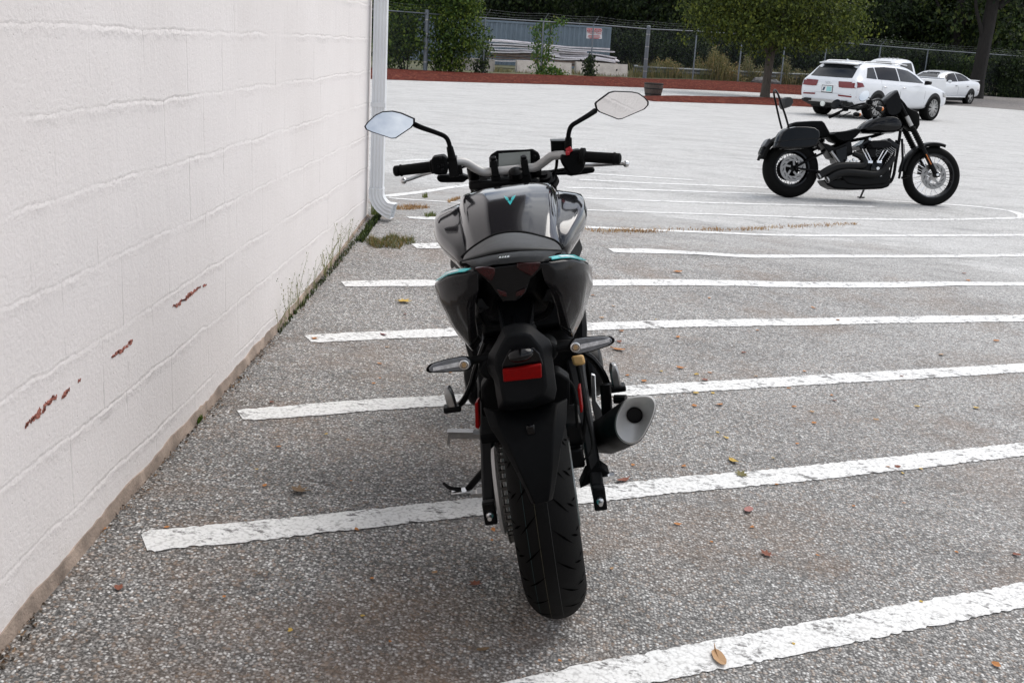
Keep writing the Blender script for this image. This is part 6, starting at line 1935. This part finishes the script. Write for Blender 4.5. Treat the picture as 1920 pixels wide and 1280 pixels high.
# woodland trees beyond the fence
wood = [  # px, distance, trunk radius, crown kind, lean
    (742, 66, .25, 0), (835, 74, .3, 2), (985, 73, .42, 1), (1048, 82, .22, 0), (1090, 90, .16, 2), (1160, 78, .26, 0), (1215, 70, .20, 1), (1290, 80, .34, 0), (1372, 74, .28, 1), (1480, 82, .3, 0),
    (1560, 73, .3, 1), (1640, 80, .26, 2), (1694, 74, .22, 0), (1752, 84, .24, 1), (1790, 71, .16, 2), (1880, 80, .3, 0), (1912, 74, .3, 1), (1990, 78, .3, 0), (650, 78, .3, 1), (1430, 95, .3, 2), (900, 92, .3, 0), (1720, 98, .3, 2)]
crowns = {}
labels = ['dark green broad crowned tree standing in the wood beyond the fence', 'very dark tall tree standing in the wood beyond the fence', 'deep green loose crowned tree standing in the wood beyond the fence']
for i, (px, d, tr_, kd) in enumerate(wood):
    p = at_d(px, 100, d); zb = .05
    if kd not in crowns:
        r_ = random.Random(40 + kd)
        bl = []
        for k in range(9): bl.append((r_.uniform(-2.8, 2.8), r_.uniform(-2, 2), r_.uniform(3.0, 9.5), r_.uniform(1.5, 2.6), r_.uniform(1.4, 2.2), r_.uniform(.9, 1.6)))
        bl += [(-2.2, -.6, 2.6, 1.8, 1.5, 1.2), (1.9, -.4, 2.9, 2.0, 1.6, 1.3), (0, 0, 3.6, 2.5, 2, 1.5)]
        V, F = foliage(bl, 8500, .26, 60 + kd)
        root = thing('woodland_tree', labels[kd], 'tree', (p.x, p.y, zb), r_.uniform(0, 6), 'trees in the wood beyond the fence')
        lb = [([V3(0, 0, 2.4), V3(.9, .2, 3.6), V3(1.9, .3, 5)], [tr_ * .5, tr_ * .35, .05]), ([V3(0, 0, 3.0), V3(-.9, -.2, 4.4), V3(-1.8, 0, 6)], [tr_ * .5, tr_ * .35, .05])]
        tb = MB().tube([V3(0, 0, -.3), V3(0, 0, .3), V3(.1, 0, 3), V3(.0, .1, 7), V3(.1, 0, 10)], [tr_ * 1.4, tr_ * 1.05, tr_ * .9, tr_ * .6, .08], 9, sm=3)
        for q, w_ in lb: tb.tube(q, w_, 7, sm=3)
        obj('trunk', tb, 'bark_dark', root, smooth=60)
        sheet('crown', V, F, ('leaf_dark', 'leaf_dark', 'leaf_deep')[kd], root)
        crowns[kd] = root
    else:
        root = copy_tree(crowns[kd])
        root.location = (p.x, p.y, zb)
        root.rotation_euler = (0, 0, (i * 2.4) % 6.28)
        s_ = .85 + .35 * ((i * 37) % 10) / 10
        root.scale = (s_, s_, s_ * 1.05)

# the wood itself, a dark mass far behind
V, F = [], []
r_ = random.Random(99)
for _ in range(24000):
    px = r_.uniform(560, 2080); d = r_.uniform(88, 104)
    p = at_d(px, 80, d); z = r_.random() ** 1.1 * 9.5 - 1.0
    if 1058 < px < 1096 and z > 3.6: continue
    n_ = V3(r_.uniform(-.6, .6), -1, r_.uniform(-.3, .8)).normalized()
    leaf_quad(V3(p.x, p.y, z), n_, V3(r_.uniform(-.4, .4), 0, 1), r_.uniform(.5, 1.2), V, F)
tag(sheet('woodland', V, F, 'leaf_dark'), kind='stuff')

# shrubs along the fence
def shrub(label, px, py, d, blobs, n, size, m, seed, name='shrub', group=None, stems=4):
    c = at_d(px, py, d)
    root = thing(name, label, 'shrub', c, 0, group)
    r_ = random.Random(seed)
    tb = MB()
    for k in range(stems):
        b = blobs[k % len(blobs)]
        tb.tube([V3(r_.uniform(-.2, .2), r_.uniform(-.1, .1), -.1), V3(b[0] * .5, b[1] * .5, b[2] * .5), V3(b[0], b[1], b[2])], [.035, .028, .012], 6, sm=2)
    obj('stem', tb, 'bark_dark', root, smooth=60)
    V, F = foliage(blobs, n, size, seed)
    sheet('foliage', V, F, m, root)
    return root
shrub('tall dark green bush at the far left, beside the white downspout', 758, 135, 48.8, [(-.6, 0, .9, .8, .8, .8), (-.3, 0, 2.2, 1.0, .8, 1.2), (-.7, .1, 3.6, 1.0, .8, 1.0), (.3, 0, 1.4, .7, .7, .9), (-.4, .2, 5.0, 1.2, 1, 1.1)], 12500, .14, 'leaf_mid', 21)
shrub('bright green leafy bush spilling over the fence in front of the container', 845, 139.5, 49.0, [(-.2, 0, .8, 1.15, .8, .9), (.25, 0, 1.9, 1.35, .9, 1.05), (.4, 0, 3.0, .95, .8, .9), (-.7, .1, 2.6, .8, .7, .9), (-.5, .2, 4.0, 1.2, .9, 1.0), (.8, -.1, 1.3, .45, .5, .5), (.6, 0, 4.2, .7, .7, .8)], 11000, .135, 'leaf_mid', 22)
shrub('thin leafy sapling against the thin fence post left of the container', 903, 141, 50.6, [(0, 0, .5, .3, .3, .35), (.1, 0, 1.1, .35, .3, .4), (.25, 0, 1.6, .25, .2, .2)], 500, .12, 'leaf_mid', 23)
for i, (px, d, h, w_, kd) in enumerate(((1260, 66, 2.6, 1.8, 0), (1330, 67, 3.0, 1.9, 0), (1500, 66, 3.4, 1.9, 0), (1560, 64.5, 2.6, 1.5, 0), (1625, 65, 3.0, 1.8, 0), (1690, 66, 2.9, 1.9, 0), (1745, 66.5, 3.0, 1.7, 0), (1800, 67.5, 2.5, 1.5, 1), (1872, 67.0, 2.8, 1.4, 0), (1915, 68, 2.9, 1.6, 0), (1175, 66, 3.2, 1.7, 0), (1415, 67, 3.2, 2.0, 0))):
    shrub(('dense dark green shrub growing behind the fence under the wood', 'yellow green shrub glowing behind the fence beside the big trunk')[kd], px, 150 + (px - 1200) * .05, d, [(0, 0, h * .3, w_, .8, h * .34), (-w_ * .4, 0, h * .65, w_ * .7, .8, h * .32), (w_ * .4, .1, h * .72, w_ * .7, .8, h * .3)], 3400, .17, ('leaf_dark', 'leaf_mid')[kd], 200 + i, group='shrubs behind the fence' if kd == 0 else None)
# vine swallowing the right hand stretch of fence
def ivy(px0, px1, base_i, label, seed, n, m, zmax=2.3):
    r_ = random.Random(seed); V, F = [], []
    a, b = at_d(*px0), at_d(*px1)
    root = thing('ivy', label, 'vine', a.lerp(b, .5))
    o = Vector(root.location)
    for _ in range(n):
        t = r_.random(); p = a.lerp(b, t)
        top = zmax * (.72 + .28 * mnoise.noise(V3(t * 9, seed, 0)) + .12 * mnoise.noise(V3(t * 30, seed, 3)))
        z = top * r_.random() ** .8
        q = p + V3(0, -.06 - .32 * abs(mnoise.noise(V3(t * 14, z * 1.3, seed))) * r_.random(), z)
        leaf_quad(q - o, V3(r_.uniform(-.7, .7), -1, r_.uniform(-.2, .9)).normalized(), V3(r_.uniform(-.5, .5), 0, -1), r_.uniform(.10, .2), V, F)
    sheet('foliage', V, F, m, root)
    st = MB()
    for k in range(6):
        t = (k + .5) / 6; p = a.lerp(b, t) - o
        st.tube([p + V3(0, -.05, -.05), p + V3(.1, -.07, .8), p + V3(-.1, -.06, 1.7)], [.03, .022, .01], 5, sm=2)
    obj('stem', st, 'bark_dark', root)
ivy((1560, 165, 61.4), (1715, 174, 64.2), 0, 'dark vine covering the fence behind the SUV and pickup', 31, 5200, 'leaf_dark', 2.2)
ivy((1735, 175, 64.4), (1835, 181, 66.0), 0, 'dark vine covering the fence behind the sedan', 32, 3600, 'leaf_dark', 2.5)
ivy((1868, 183, 66.5), (2005, 190, 68.8), 0, 'dark vine covering the fence right of the big trunk', 33, 4200, 'leaf_dark', 2.3)
# climbing vines on two posts
def climber(px_list, d, label, seed, n, size, m='leaf_vine'):
    r_ = random.Random(seed); V, F = [], []
    root = thing('climbing_vine', label, 'vine', at_d(px_list[0][0][0], px_list[0][0][1], d))
    o = Vector(root.location); st = MB()
    for path in px_list:
        P = [at_d(x, y, d) - o for x, y in path]
        st.tube(P, .018, 5, sm=3)
        Q, _ = catmull(P, [0] * len(P), 8)
        for _ in range(n):
            q = Q[r_.randrange(len(Q))]
            w_ = .16 + .10 * mnoise.noise(q * 2)
            p = q + V3(r_.gauss(0, w_), r_.gauss(0, .10), r_.gauss(0, .1))
            leaf_quad(p, V3(r_.uniform(-.8, .8), -1, r_.uniform(-.2, .9)).normalized(), V3(r_.uniform(-.5, .5), 0, -1), size * r_.uniform(.6, 1.3), V, F)
    obj('stem', st, 'bark_dark', root)
    sheet('foliage', V, F, m, root)
climber([[(1012, 142), (1008, 120), (1006, 95), (1005, 70), (1004, 50)], [(1014, 140), (1018, 110), (1016, 80), (1015, 52), (1022, 44)], [(1018, 138), (1028, 100), (1031, 70), (1034, 48), (1046, 42), (1054, 40)], [(1020, 138), (1036, 130), (1046, 138), (1056, 144)]], 51.5, 'tall yellow green vine climbing the fence post in front of the board pile', 41, 330, .12)
climber([[(1107, 147), (1108, 132), (1106, 118), (1107, 108)], [(1104, 146), (1101, 130), (1106, 112)]], 53.2, 'low dark vine at the foot of the fence post under the sign', 42, 240, .12, 'leaf_dark')
climber([[(897, 141), (893, 128), (897, 116)], [(903, 141), (906, 125), (904, 108)]], 49.8, 'sparse dark vine at the foot of the thin fence post by the left barrier', 43, 120, .11, 'leaf_dark')

# tall weeds and dry grass behind the fence
def blades(V, F, p, h, lean, w, r_):
    a = V3(r_.uniform(-1, 1), r_.uniform(-1, 1), 0).normalized()
    s = V3(-a.y, a.x, 0) * w * .5
    o = len(V)
    V += [p - s, p + s, p + a * h * lean * .35 + V3(0, 0, h * .6) + s * .7, p + a * h * lean * .35 + V3(0, 0, h * .6) - s * .7, p + a * h * lean + V3(0, 0, h)]
    F += [(o, o + 1, o + 2, o + 3), (o + 3, o + 2, o + 4)]
r_ = random.Random(5)
V, F = [], []
for _ in range(5200):
    px = r_.uniform(925, 1560); t = (px - 905) / 655
    d = 51.5 + t * 11 + abs(r_.gauss(0, 1.6)) + .4
    base = at_d(px, 141 + t * 24, 50.8 + t * 11.0)
    p = at_d(px, 141 + t * 24, d); p.z = base.z
    hh = (.35 if px < 1180 else .95) * (.7 + .5 * abs(mnoise.noise(V3(px * .02, 0, 0)))) * r_.uniform(.5, 1.3)
    blades(V, F, p, hh, r_.uniform(.1, .5), .03, r_)
tag(sheet('tall_grass', V, F, 'weed'), kind='stuff')
def weed_clump(label, px, py, d, w_, h, n, seed, m='weed'):
    r_ = random.Random(seed); V, F = [], []
    root = thing('weed_clump', label, 'weeds', at_d(px, py, d))
    for _ in range(n):
        q = V3(r_.gauss(0, w_ * .45), r_.gauss(0, w_ * .3), 0)
        hh = h * max(.25, 1 - (q.x / w_) ** 2 * .5) * (.45 + .95 * abs(mnoise.noise(V3(q.x * 2.3, seed, 0)) + .35)) * r_.uniform(.6, 1.05)
        blades(V, F, q, hh, r_.uniform(.05, .35), .03, r_)
        for _k in range(4):
            t = r_.uniform(.3, 1.0)
            leaf_quad(q + V3(r_.gauss(0, .1), r_.gauss(0, .1), hh * t), V3(r_.uniform(-1, 1), -.6, r_.uniform(0, 1)).normalized(), V3(0, 0, 1), r_.uniform(.06, .12), V, F)
    sheet('stalk', V, F, m, root)
MT['goldenrod'] = mat_leaf('goldenrod', [(0.06, 0.075, 0.02), (0.13, 0.135, 0.04), (0.23, 0.19, 0.07), (0.34, 0.22, 0.09)])
weed_clump('tall golden weed clump behind the fence, left of the small tree', 1342, 152, 60.0, 1.25, 1.75, 900, 51, 'goldenrod')
weed_clump('yellow flowering weeds behind the fence, right of the thick post', 1250, 150, 58.8, .8, 1.5, 420, 52, 'goldenrod')
weed_clump('dull green weed clump behind the small tree trunk', 1405, 156, 61.0, .9, 1.35, 420, 53)
weed_clump('grey green weed clump right of the small tree trunk', 1462, 160, 62.0, .8, 1.3, 420, 54)
weed_clump('dull green weed clump left of the SUV', 1500, 162, 62.5, .9, 1.1, 380, 55)

# a pale pole in the gap of the wood, and the house glimpsed through the trees
pp = at_d(1088, 48, 86)
t = thing('utility_pole', 'thin pale pole standing in the gap of the wood above the container', 'pole', (pp.x, pp.y, .2))
obj('shaft', MB().lathe([(0, .12), (4.0, .11)], (0, 0, 0), (0, 0, 1), 10, True), 'white_metal', t)
obj('cap', MB().lathe([(4.0, .13), (4.06, .10)], (0, 0, 0), (0, 0, 1), 10, True), 'galv', t)

# ------------------------------------------------------------------ growth at the foot of the wall
def gvec(px, py): return ground(px, py)
r_ = random.Random(77)
def tuft(name, label, cat, px_poly, n, h, m, w=.004, lean=.6, seed=1, group=None):
    """blades scattered over a patch traced on the ground"""
    r_ = random.Random(seed)
    xs = [p[0] for p in px_poly]; ys = [p[1] for p in px_poly]
    c = gvec(sum(xs) / len(xs), sum(ys) / len(ys))
    root = thing(name, label, cat, c, 0, group)
    V, F = [], []
    def inside(x, y):
        ins = False
        for (x0, y0), (x1, y1) in zip(px_poly, px_poly[1:] + px_poly[:1]):
            if (y0 > y) != (y1 > y) and x < (x1 - x0) * (y - y0) / (y1 - y0) + x0: ins = not ins
        return ins
    k = 0
    while k < n:
        x, y = r_.uniform(min(xs), max(xs)), r_.uniform(min(ys), max(ys))
        if not inside(x, y): continue
        k += 1
        p = gvec(x, y) - c
        if p.x + c.x < XW + .01: p.x = XW + .01 - c.x
        blades(V, F, p, h * r_.uniform(.35, 1.1), r_.uniform(.1, lean), w * r_.uniform(.6, 1.4), r_)
    sheet('blade', V, F, m, root)
    return root
MT['clump'] = mat_leaf('clump_blade', [(0.05, 0.06, 0.02), (0.10, 0.13, 0.03), (0.20, 0.17, 0.06), (0.30, 0.17, 0.07)])
tuft('grass_clump', 'green and brown grass clump on the asphalt below the downspout', 'grass', [(682, 454), (692, 446), (712, 450), (735, 441), (752, 448), (774, 447), (779, 457), (758, 460), (748, 468), (722, 464), (704, 467)], 1000, .036, 'clump', .0035, 1.3, 1)
tuft('grass_clump', 'short green grass tuft on the painted line right of the downspout', 'grass', [(794, 404), (812, 402), (818, 407), (800, 409)], 160, .03, 'grass', .004, .9, 2)
tuft('moss_patch', 'dark moss and ivy at the foot of the wall below the downspout', 'moss', [(668, 452), (684, 430), (700, 410), (716, 402), (712, 412), (696, 432), (680, 455)], 600, .03, 'moss', .010, .8, 3)
tuft('grass_clump', 'upright grass growing in the corner behind the downspout elbow', 'grass', [(694, 402), (706, 392), (716, 396), (704, 408)], 160, .11, 'grass', .004, .35, 4)
tuft('moss_patch', 'thin moss line along the foot of the wall by the tall weeds', 'moss', [(520, 622), (560, 572), (610, 515), (650, 466), (668, 446), (672, 452), (640, 492), (590, 550), (545, 602), (524, 628)], 520, .022, 'moss', .005, .9, 5)
tuft('weed', 'tiny bright green seedling at the foot of the wall', 'weed', [(361, 790), (370, 784), (374, 788), (366, 796)], 60, .022, 'leaf_vine', .008, .9, 6)
tuft('dead_grass_patch', 'orange dead grass patch on the asphalt right of the downspout mouth', 'dead grass', [(742, 391), (770, 387), (800, 388), (806, 391), (770, 394), (745, 394)], 420, .03, 'straw', .004, 1.2, 7)
tuft('dead_grass_patch', 'small orange dead grass wisp on the far painted line by the tank', 'dead grass', [(838, 379), (850, 374), (862, 371), (864, 374), (850, 378), (842, 381)], 200, .03, 'straw', .004, 1.2, 8)
tuft('grass_clump', 'small dry green tuft near the far painted lines by the downspout', 'grass', [(791, 370), (800, 368), (803, 371), (795, 372)], 120, .045, 'grass', .004, .7, 9)
# orange dead grass along the seam across the hatching
V, F = [], []
seam, _ = catmull([gvec(*p) for p in ((1112, 434), (1170, 433.5), (1210, 434.5), (1262, 431.5), (1330, 431.5), (1400, 430.5), (1460, 427), (1520, 424), (1580, 421), (1602, 420.5))], [0] * 10, 10)
for i in range(1300):
    k = r_.randrange(len(seam)); q = seam[k]
    d = abs(mnoise.noise(q * 2.1)) * 1.6
    if r_.random() > d + .2: continue
    p = q + V3(r_.gauss(0, .05), r_.gauss(0, .035), 0)
    p.z = float(gz(p.x, p.y))
    blades(V, F, p, r_.uniform(.01, .032), r_.uniform(.6, 1.6), .006, r_)
tag(sheet('dead_grass', V, F, 'straw'), kind='stuff')
# tall thin weeds by the wall
def weed_proto(seed, h):
    r_ = random.Random(seed); V, F = [], []
    for s in range(3):
        a = r_.uniform(0, 6.28); L_ = h * r_.uniform(.7, 1)
        pts = [V3(0, 0, 0)]
        for i in range(1, 8): pts.append(V3(math.cos(a) * .012 * i * i * .25 + r_.uniform(-.003, .003), math.sin(a) * .012 * i * i * .25, L_ * i / 7))
        for i in range(7):
            w_ = V3(.0016, .0016, 0) * (1 - i / 9)
            o = len(V); V += [pts[i] - w_, pts[i] + w_, pts[i + 1] + w_ * .8, pts[i + 1] - w_ * .8]; F.append((o, o + 1, o + 2, o + 3))
            for _ in range(2 if i < 3 else 3):
                leaf_quad(pts[i].lerp(pts[i + 1], r_.random()) + V3(r_.gauss(0, .006), r_.gauss(0, .006), 0), V3(r_.uniform(-1, 1), r_.uniform(-1, 1), .4).normalized(), V3(r_.uniform(-.4, .4), r_.uniform(-.4, .4), 1), r_.uniform(.008, .022), V, F, .3)
    return V, F
MT['wallweed'] = mat_leaf('wall_weed', [(0.09, 0.12, 0.04), (0.17, 0.20, 0.07), (0.27, 0.27, 0.12), (0.36, 0.30, 0.17)], .3)
protos = []
for k in range(3):
    V, F = weed_proto(300 + k, .34)
    o = sheet('weed', V, F, 'wallweed')
    protos.append(o)
spots = [(515, 622, 1.0), (526, 612, .9), (540, 598, .8), (549, 586, 1.1), (556, 578, 1.0), (563, 571, .8), (574, 557, .6), (586, 545, .75), (596, 530, .9), (604, 520, 1.15), (609, 515, 1.0), (616, 506, 1.1), (623, 498, .9), (630, 490, .7), (638, 481, .8), (648, 470, .7), (657, 458, .6), (664, 450, .6)]
for i, (x, y, s) in enumerate(spots):
    o = protos[i % 3]
    if i >= 3: o = o.copy(); COL.objects.link(o)
    g = gvec(x, y); g.x = XW + .012 + .01 * (i % 2); s *= .78
    o.location = (g.x, g.y, float(gz(g.x, g.y))); o.rotation_euler = (0, R(6), i * 1.3); o.scale = (s, s, s)
    tag(o, 'thin dry weed stem growing up against the foot of the painted wall', 'weed', 'weeds along the foot of the wall')

# crumbs of soil, grit and leaf bits drifted along the footing
MT['litter'] = mat_leaf('litter', [(.03, .024, .018), (.08, .06, .042), (.16, .10, .06), (.30, .2, .12)], .0)
V, F = [], []
rl_ = random.Random(8)
for i in range(1500):
    y = 1.3 + 5.8 * rl_.random()
    if mnoise.noise(V3(y * 2.2, 3, 0)) + rl_.uniform(-.25, .25) < -.05: continue
    x = XW + .008 + abs(rl_.gauss(0, .022))
    leaf_quad(V3(x, y, float(gz(x, y)) + rl_.uniform(.002, .008)), V3(rl_.uniform(-1, 1), rl_.uniform(-1, 1), 1).normalized(), V3(rl_.uniform(-1, 1), rl_.uniform(-1, 1), 0), rl_.uniform(.004, .016), V, F)
tag(sheet('soil_litter', V, F, 'litter'), kind='stuff')

# ------------------------------------------------------------------ fallen leaves
LC = {'orange': (.42, .17, .045), 'yellow': (.50, .33, .06), 'rust': (.20, .065, .035), 'brown': (.16, .10, .05), 'tan': (.40, .24, .12), 'pink': (.34, .15, .13), 'red': (.16, .025, .03), 'olive': (.14, .12, .035)}
lm = {k: mat('leaf_' + k, c, .75, var=.35, vscale=60) for k, c in LC.items()}
def leaf_mesh(shape, seed):
    r_ = random.Random(seed)
    if shape == 'lobed':
        out = []
        n = 7
        for k in range(n * 2):
            a = math.pi * (-.92 + 1.84 * k / (n * 2 - 1))
            rad = (.5 if k % 2 else .26) * (1 - .25 * abs(a) / math.pi) * r_.uniform(.85, 1.15)
            out.append((math.cos(a) * rad, math.sin(a) * rad))
        out += [(-.30, .012), (-.62, .02), (-.62, -.01), (-.30, -.014)]
    elif shape == 'oval':
        out = [(.5 * math.cos(a) * (1 + .06 * r_.random()), .24 * math.sin(a) * (1 + .2 * r_.random())) for a in (2 * math.pi * k / 14 for k in range(14))]
        out[7:8] = [(-.52, .02), (-.72, .03), (-.72, .0), (-.52, -.02)]
    else:
        n = 8
        out = [(math.cos(2 * math.pi * k / n) * r_.uniform(.25, .5), math.sin(2 * math.pi * k / n) * r_.uniform(.15, .4)) for k in range(n)]
    V = [(x, y, .10 * abs(y) * 1.6 + .35 * x * x * r_.uniform(.6, 1) + .02 + r_.uniform(0, .05)) for x, y in out] + [(0, 0, .03)]
    n = len(out)
    F = [(i, (i + 1) % n, n) for i in range(n)]
    return V, F
lmesh = {}
def leaf(px, py, w_px, shape, col, label, group=None):
    global lcount
    key = (shape, col, (len(bpy.data.objects) % 2))
    if key not in lmesh:
        V, F = leaf_mesh(shape, hash(shape) % 50 + len(lmesh) * 7 + 3)
        o = sheet('fallen_leaf', V, F, 'asphalt'); o.data.materials.clear(); o.data.materials.append(lm[col])
        lmesh[key] = o
    else:
        o = lmesh[key].copy(); COL.objects.link(o)
    g = gvec(px, py)
    dist = (g - V3(0, 0, CAM_H)).length
    s = w_px / F_PX * dist
    o.location = (g.x, g.y, g.z + .003)
    o.rotation_euler = (r_.uniform(-.12, .12), r_.uniform(-.12, .12), r_.uniform(0, 6.28))
    o.scale = (s, s, s)
    tag(o, label, 'leaf', group)
for a in [
    (757, 567, 36, 'lobed', 'yellow', 'curled yellow leaf between the second and third line left of the motorcycle'),
    (561, 922, 46, 'lobed', 'brown', 'large curled brown leaf above the second nearest line, left of the motorcycle'),
    (1390, 892, 34, 'lobed', 'olive', 'star shaped olive brown leaf lying on the second nearest white line'),
    (1168, 903, 30, 'oval', 'rust', 'rust red leaf beside the axle, touching the white line'),
    (1403, 958, 28, 'oval', 'pink', 'pale pink leaf on the asphalt below the second nearest line'),
    (1438, 1041, 32, 'lobed', 'rust', 'rust brown leaf in the middle of the bay between the two nearest lines'),
    (1347, 1237, 46, 'oval', 'tan', 'large tan leaf lying on the nearest white line'),
    (890, 1097, 32, 'lobed', 'rust', 'dark rust leaf beside the rear tyre'),
    (905, 1220, 24, 'oval', 'brown', 'brown leaf on the asphalt below the rear tyre'),
    (719, 629, 16, 'oval', 'red', 'dark red leaf lying on the third nearest line near the wall'),
    (590, 636, 20, 'scrap', 'orange', 'orange leaf scrap at the wall end of the third nearest line'),
    (1375, 866, 26, 'oval', 'yellow', 'narrow yellow leaf just above the olive star shaped leaf'),
    (1322, 714, 20, 'lobed', 'rust', 'rusty leaf on the upper edge of the fourth nearest line'),
    (1276, 691, 20, 'lobed', 'orange', 'orange lobed leaf above the fourth nearest line right of the silencer'),
    (1160, 657, 24, 'oval', 'orange', 'orange leaf right of the right hand indicator'),
    (1161, 642, 16, 'lobed', 'rust', 'small rust leaf just behind the right hand indicator tip'),
    (195, 993, 16, 'scrap', 'orange', 'orange leaf scrap wedged against the footing of the wall'),
    (105, 1098, 14, 'scrap', 'rust', 'rust leaf scrap low against the footing of the wall')]:
    leaf(*a)
scr = [(1112, 555, 12), (1128, 597, 11), (1165, 622, 14), (1271, 633, 12), (1394, 662, 10), (1240, 697, 10), (1305, 703, 11), (1331, 700, 9), (1176, 705, 11), (1207, 716, 14), (1417, 706, 8), (1478, 729, 9), (1508, 697, 10), (1690, 706, 8),
       (1304, 738, 14), (1337, 738, 12), (1302, 762, 14), (1349, 760, 18), (1489, 764, 14), (1522, 773, 10), (1526, 794, 13), (1559, 742, 9), (1565, 752, 9), (1719, 763, 13), (1830, 766, 15), (1525, 578, 10), (1571, 601, 10), (1867, 640, 12), (1765, 666, 14),
       (1270, 511, 18), (1815, 527, 12), (1808, 514, 12), (1345, 812, 8), (1361, 822, 16), (1187, 873, 11), (1282, 875, 13), (1495, 833, 10), (1642, 788, 12), (1456, 909, 9), (1665, 876, 8), (1682, 876, 12), (1692, 888, 9), (1726, 880, 8),
       (1271, 984, 16), (1334, 1017, 9), (1410, 989, 11), (1147, 1067, 10), (1533, 1042, 8), (1793, 1036, 9), (1905, 1041, 20), (1727, 1129, 9), (1488, 1208, 10), (1867, 1248, 22), (1695, 944, 7),
       (523, 839, 12), (653, 826, 9), (658, 903, 10), (496, 912, 12), (223, 1103, 20), (544, 1183, 16), (680, 1156, 12), (731, 1204, 9), (313, 990, 14), (669, 994, 12), (726, 652, 10), (712, 683, 11), (712, 710, 9), (510, 755, 12), (611, 815, 8), (481, 881, 9), (697, 1086, 12), (925, 995, 14), (922, 1014, 9), (815, 1075, 14), (845, 700, 9), (700, 720, 8), (760, 590, 8), (1230, 600, 8), (1450, 860, 8), (1600, 950, 8), (420, 1120, 9), (1050, 1240, 9), (1150, 575, 8), (1330, 560, 8), (1420, 620, 8)]
cyc = ['orange', 'orange', 'yellow', 'rust', 'orange', 'tan']
for i, (x, y, w_) in enumerate(scr):
    c = cyc[(i * 5 + i // 3) % 6]
    leaf(x, y, w_ + 2, 'scrap', c, 'small %s leaf scrap lying on the asphalt' % {'orange': 'orange', 'yellow': 'yellow', 'rust': 'rust brown', 'tan': 'pale tan'}[c], 'leaf scraps scattered over the asphalt')
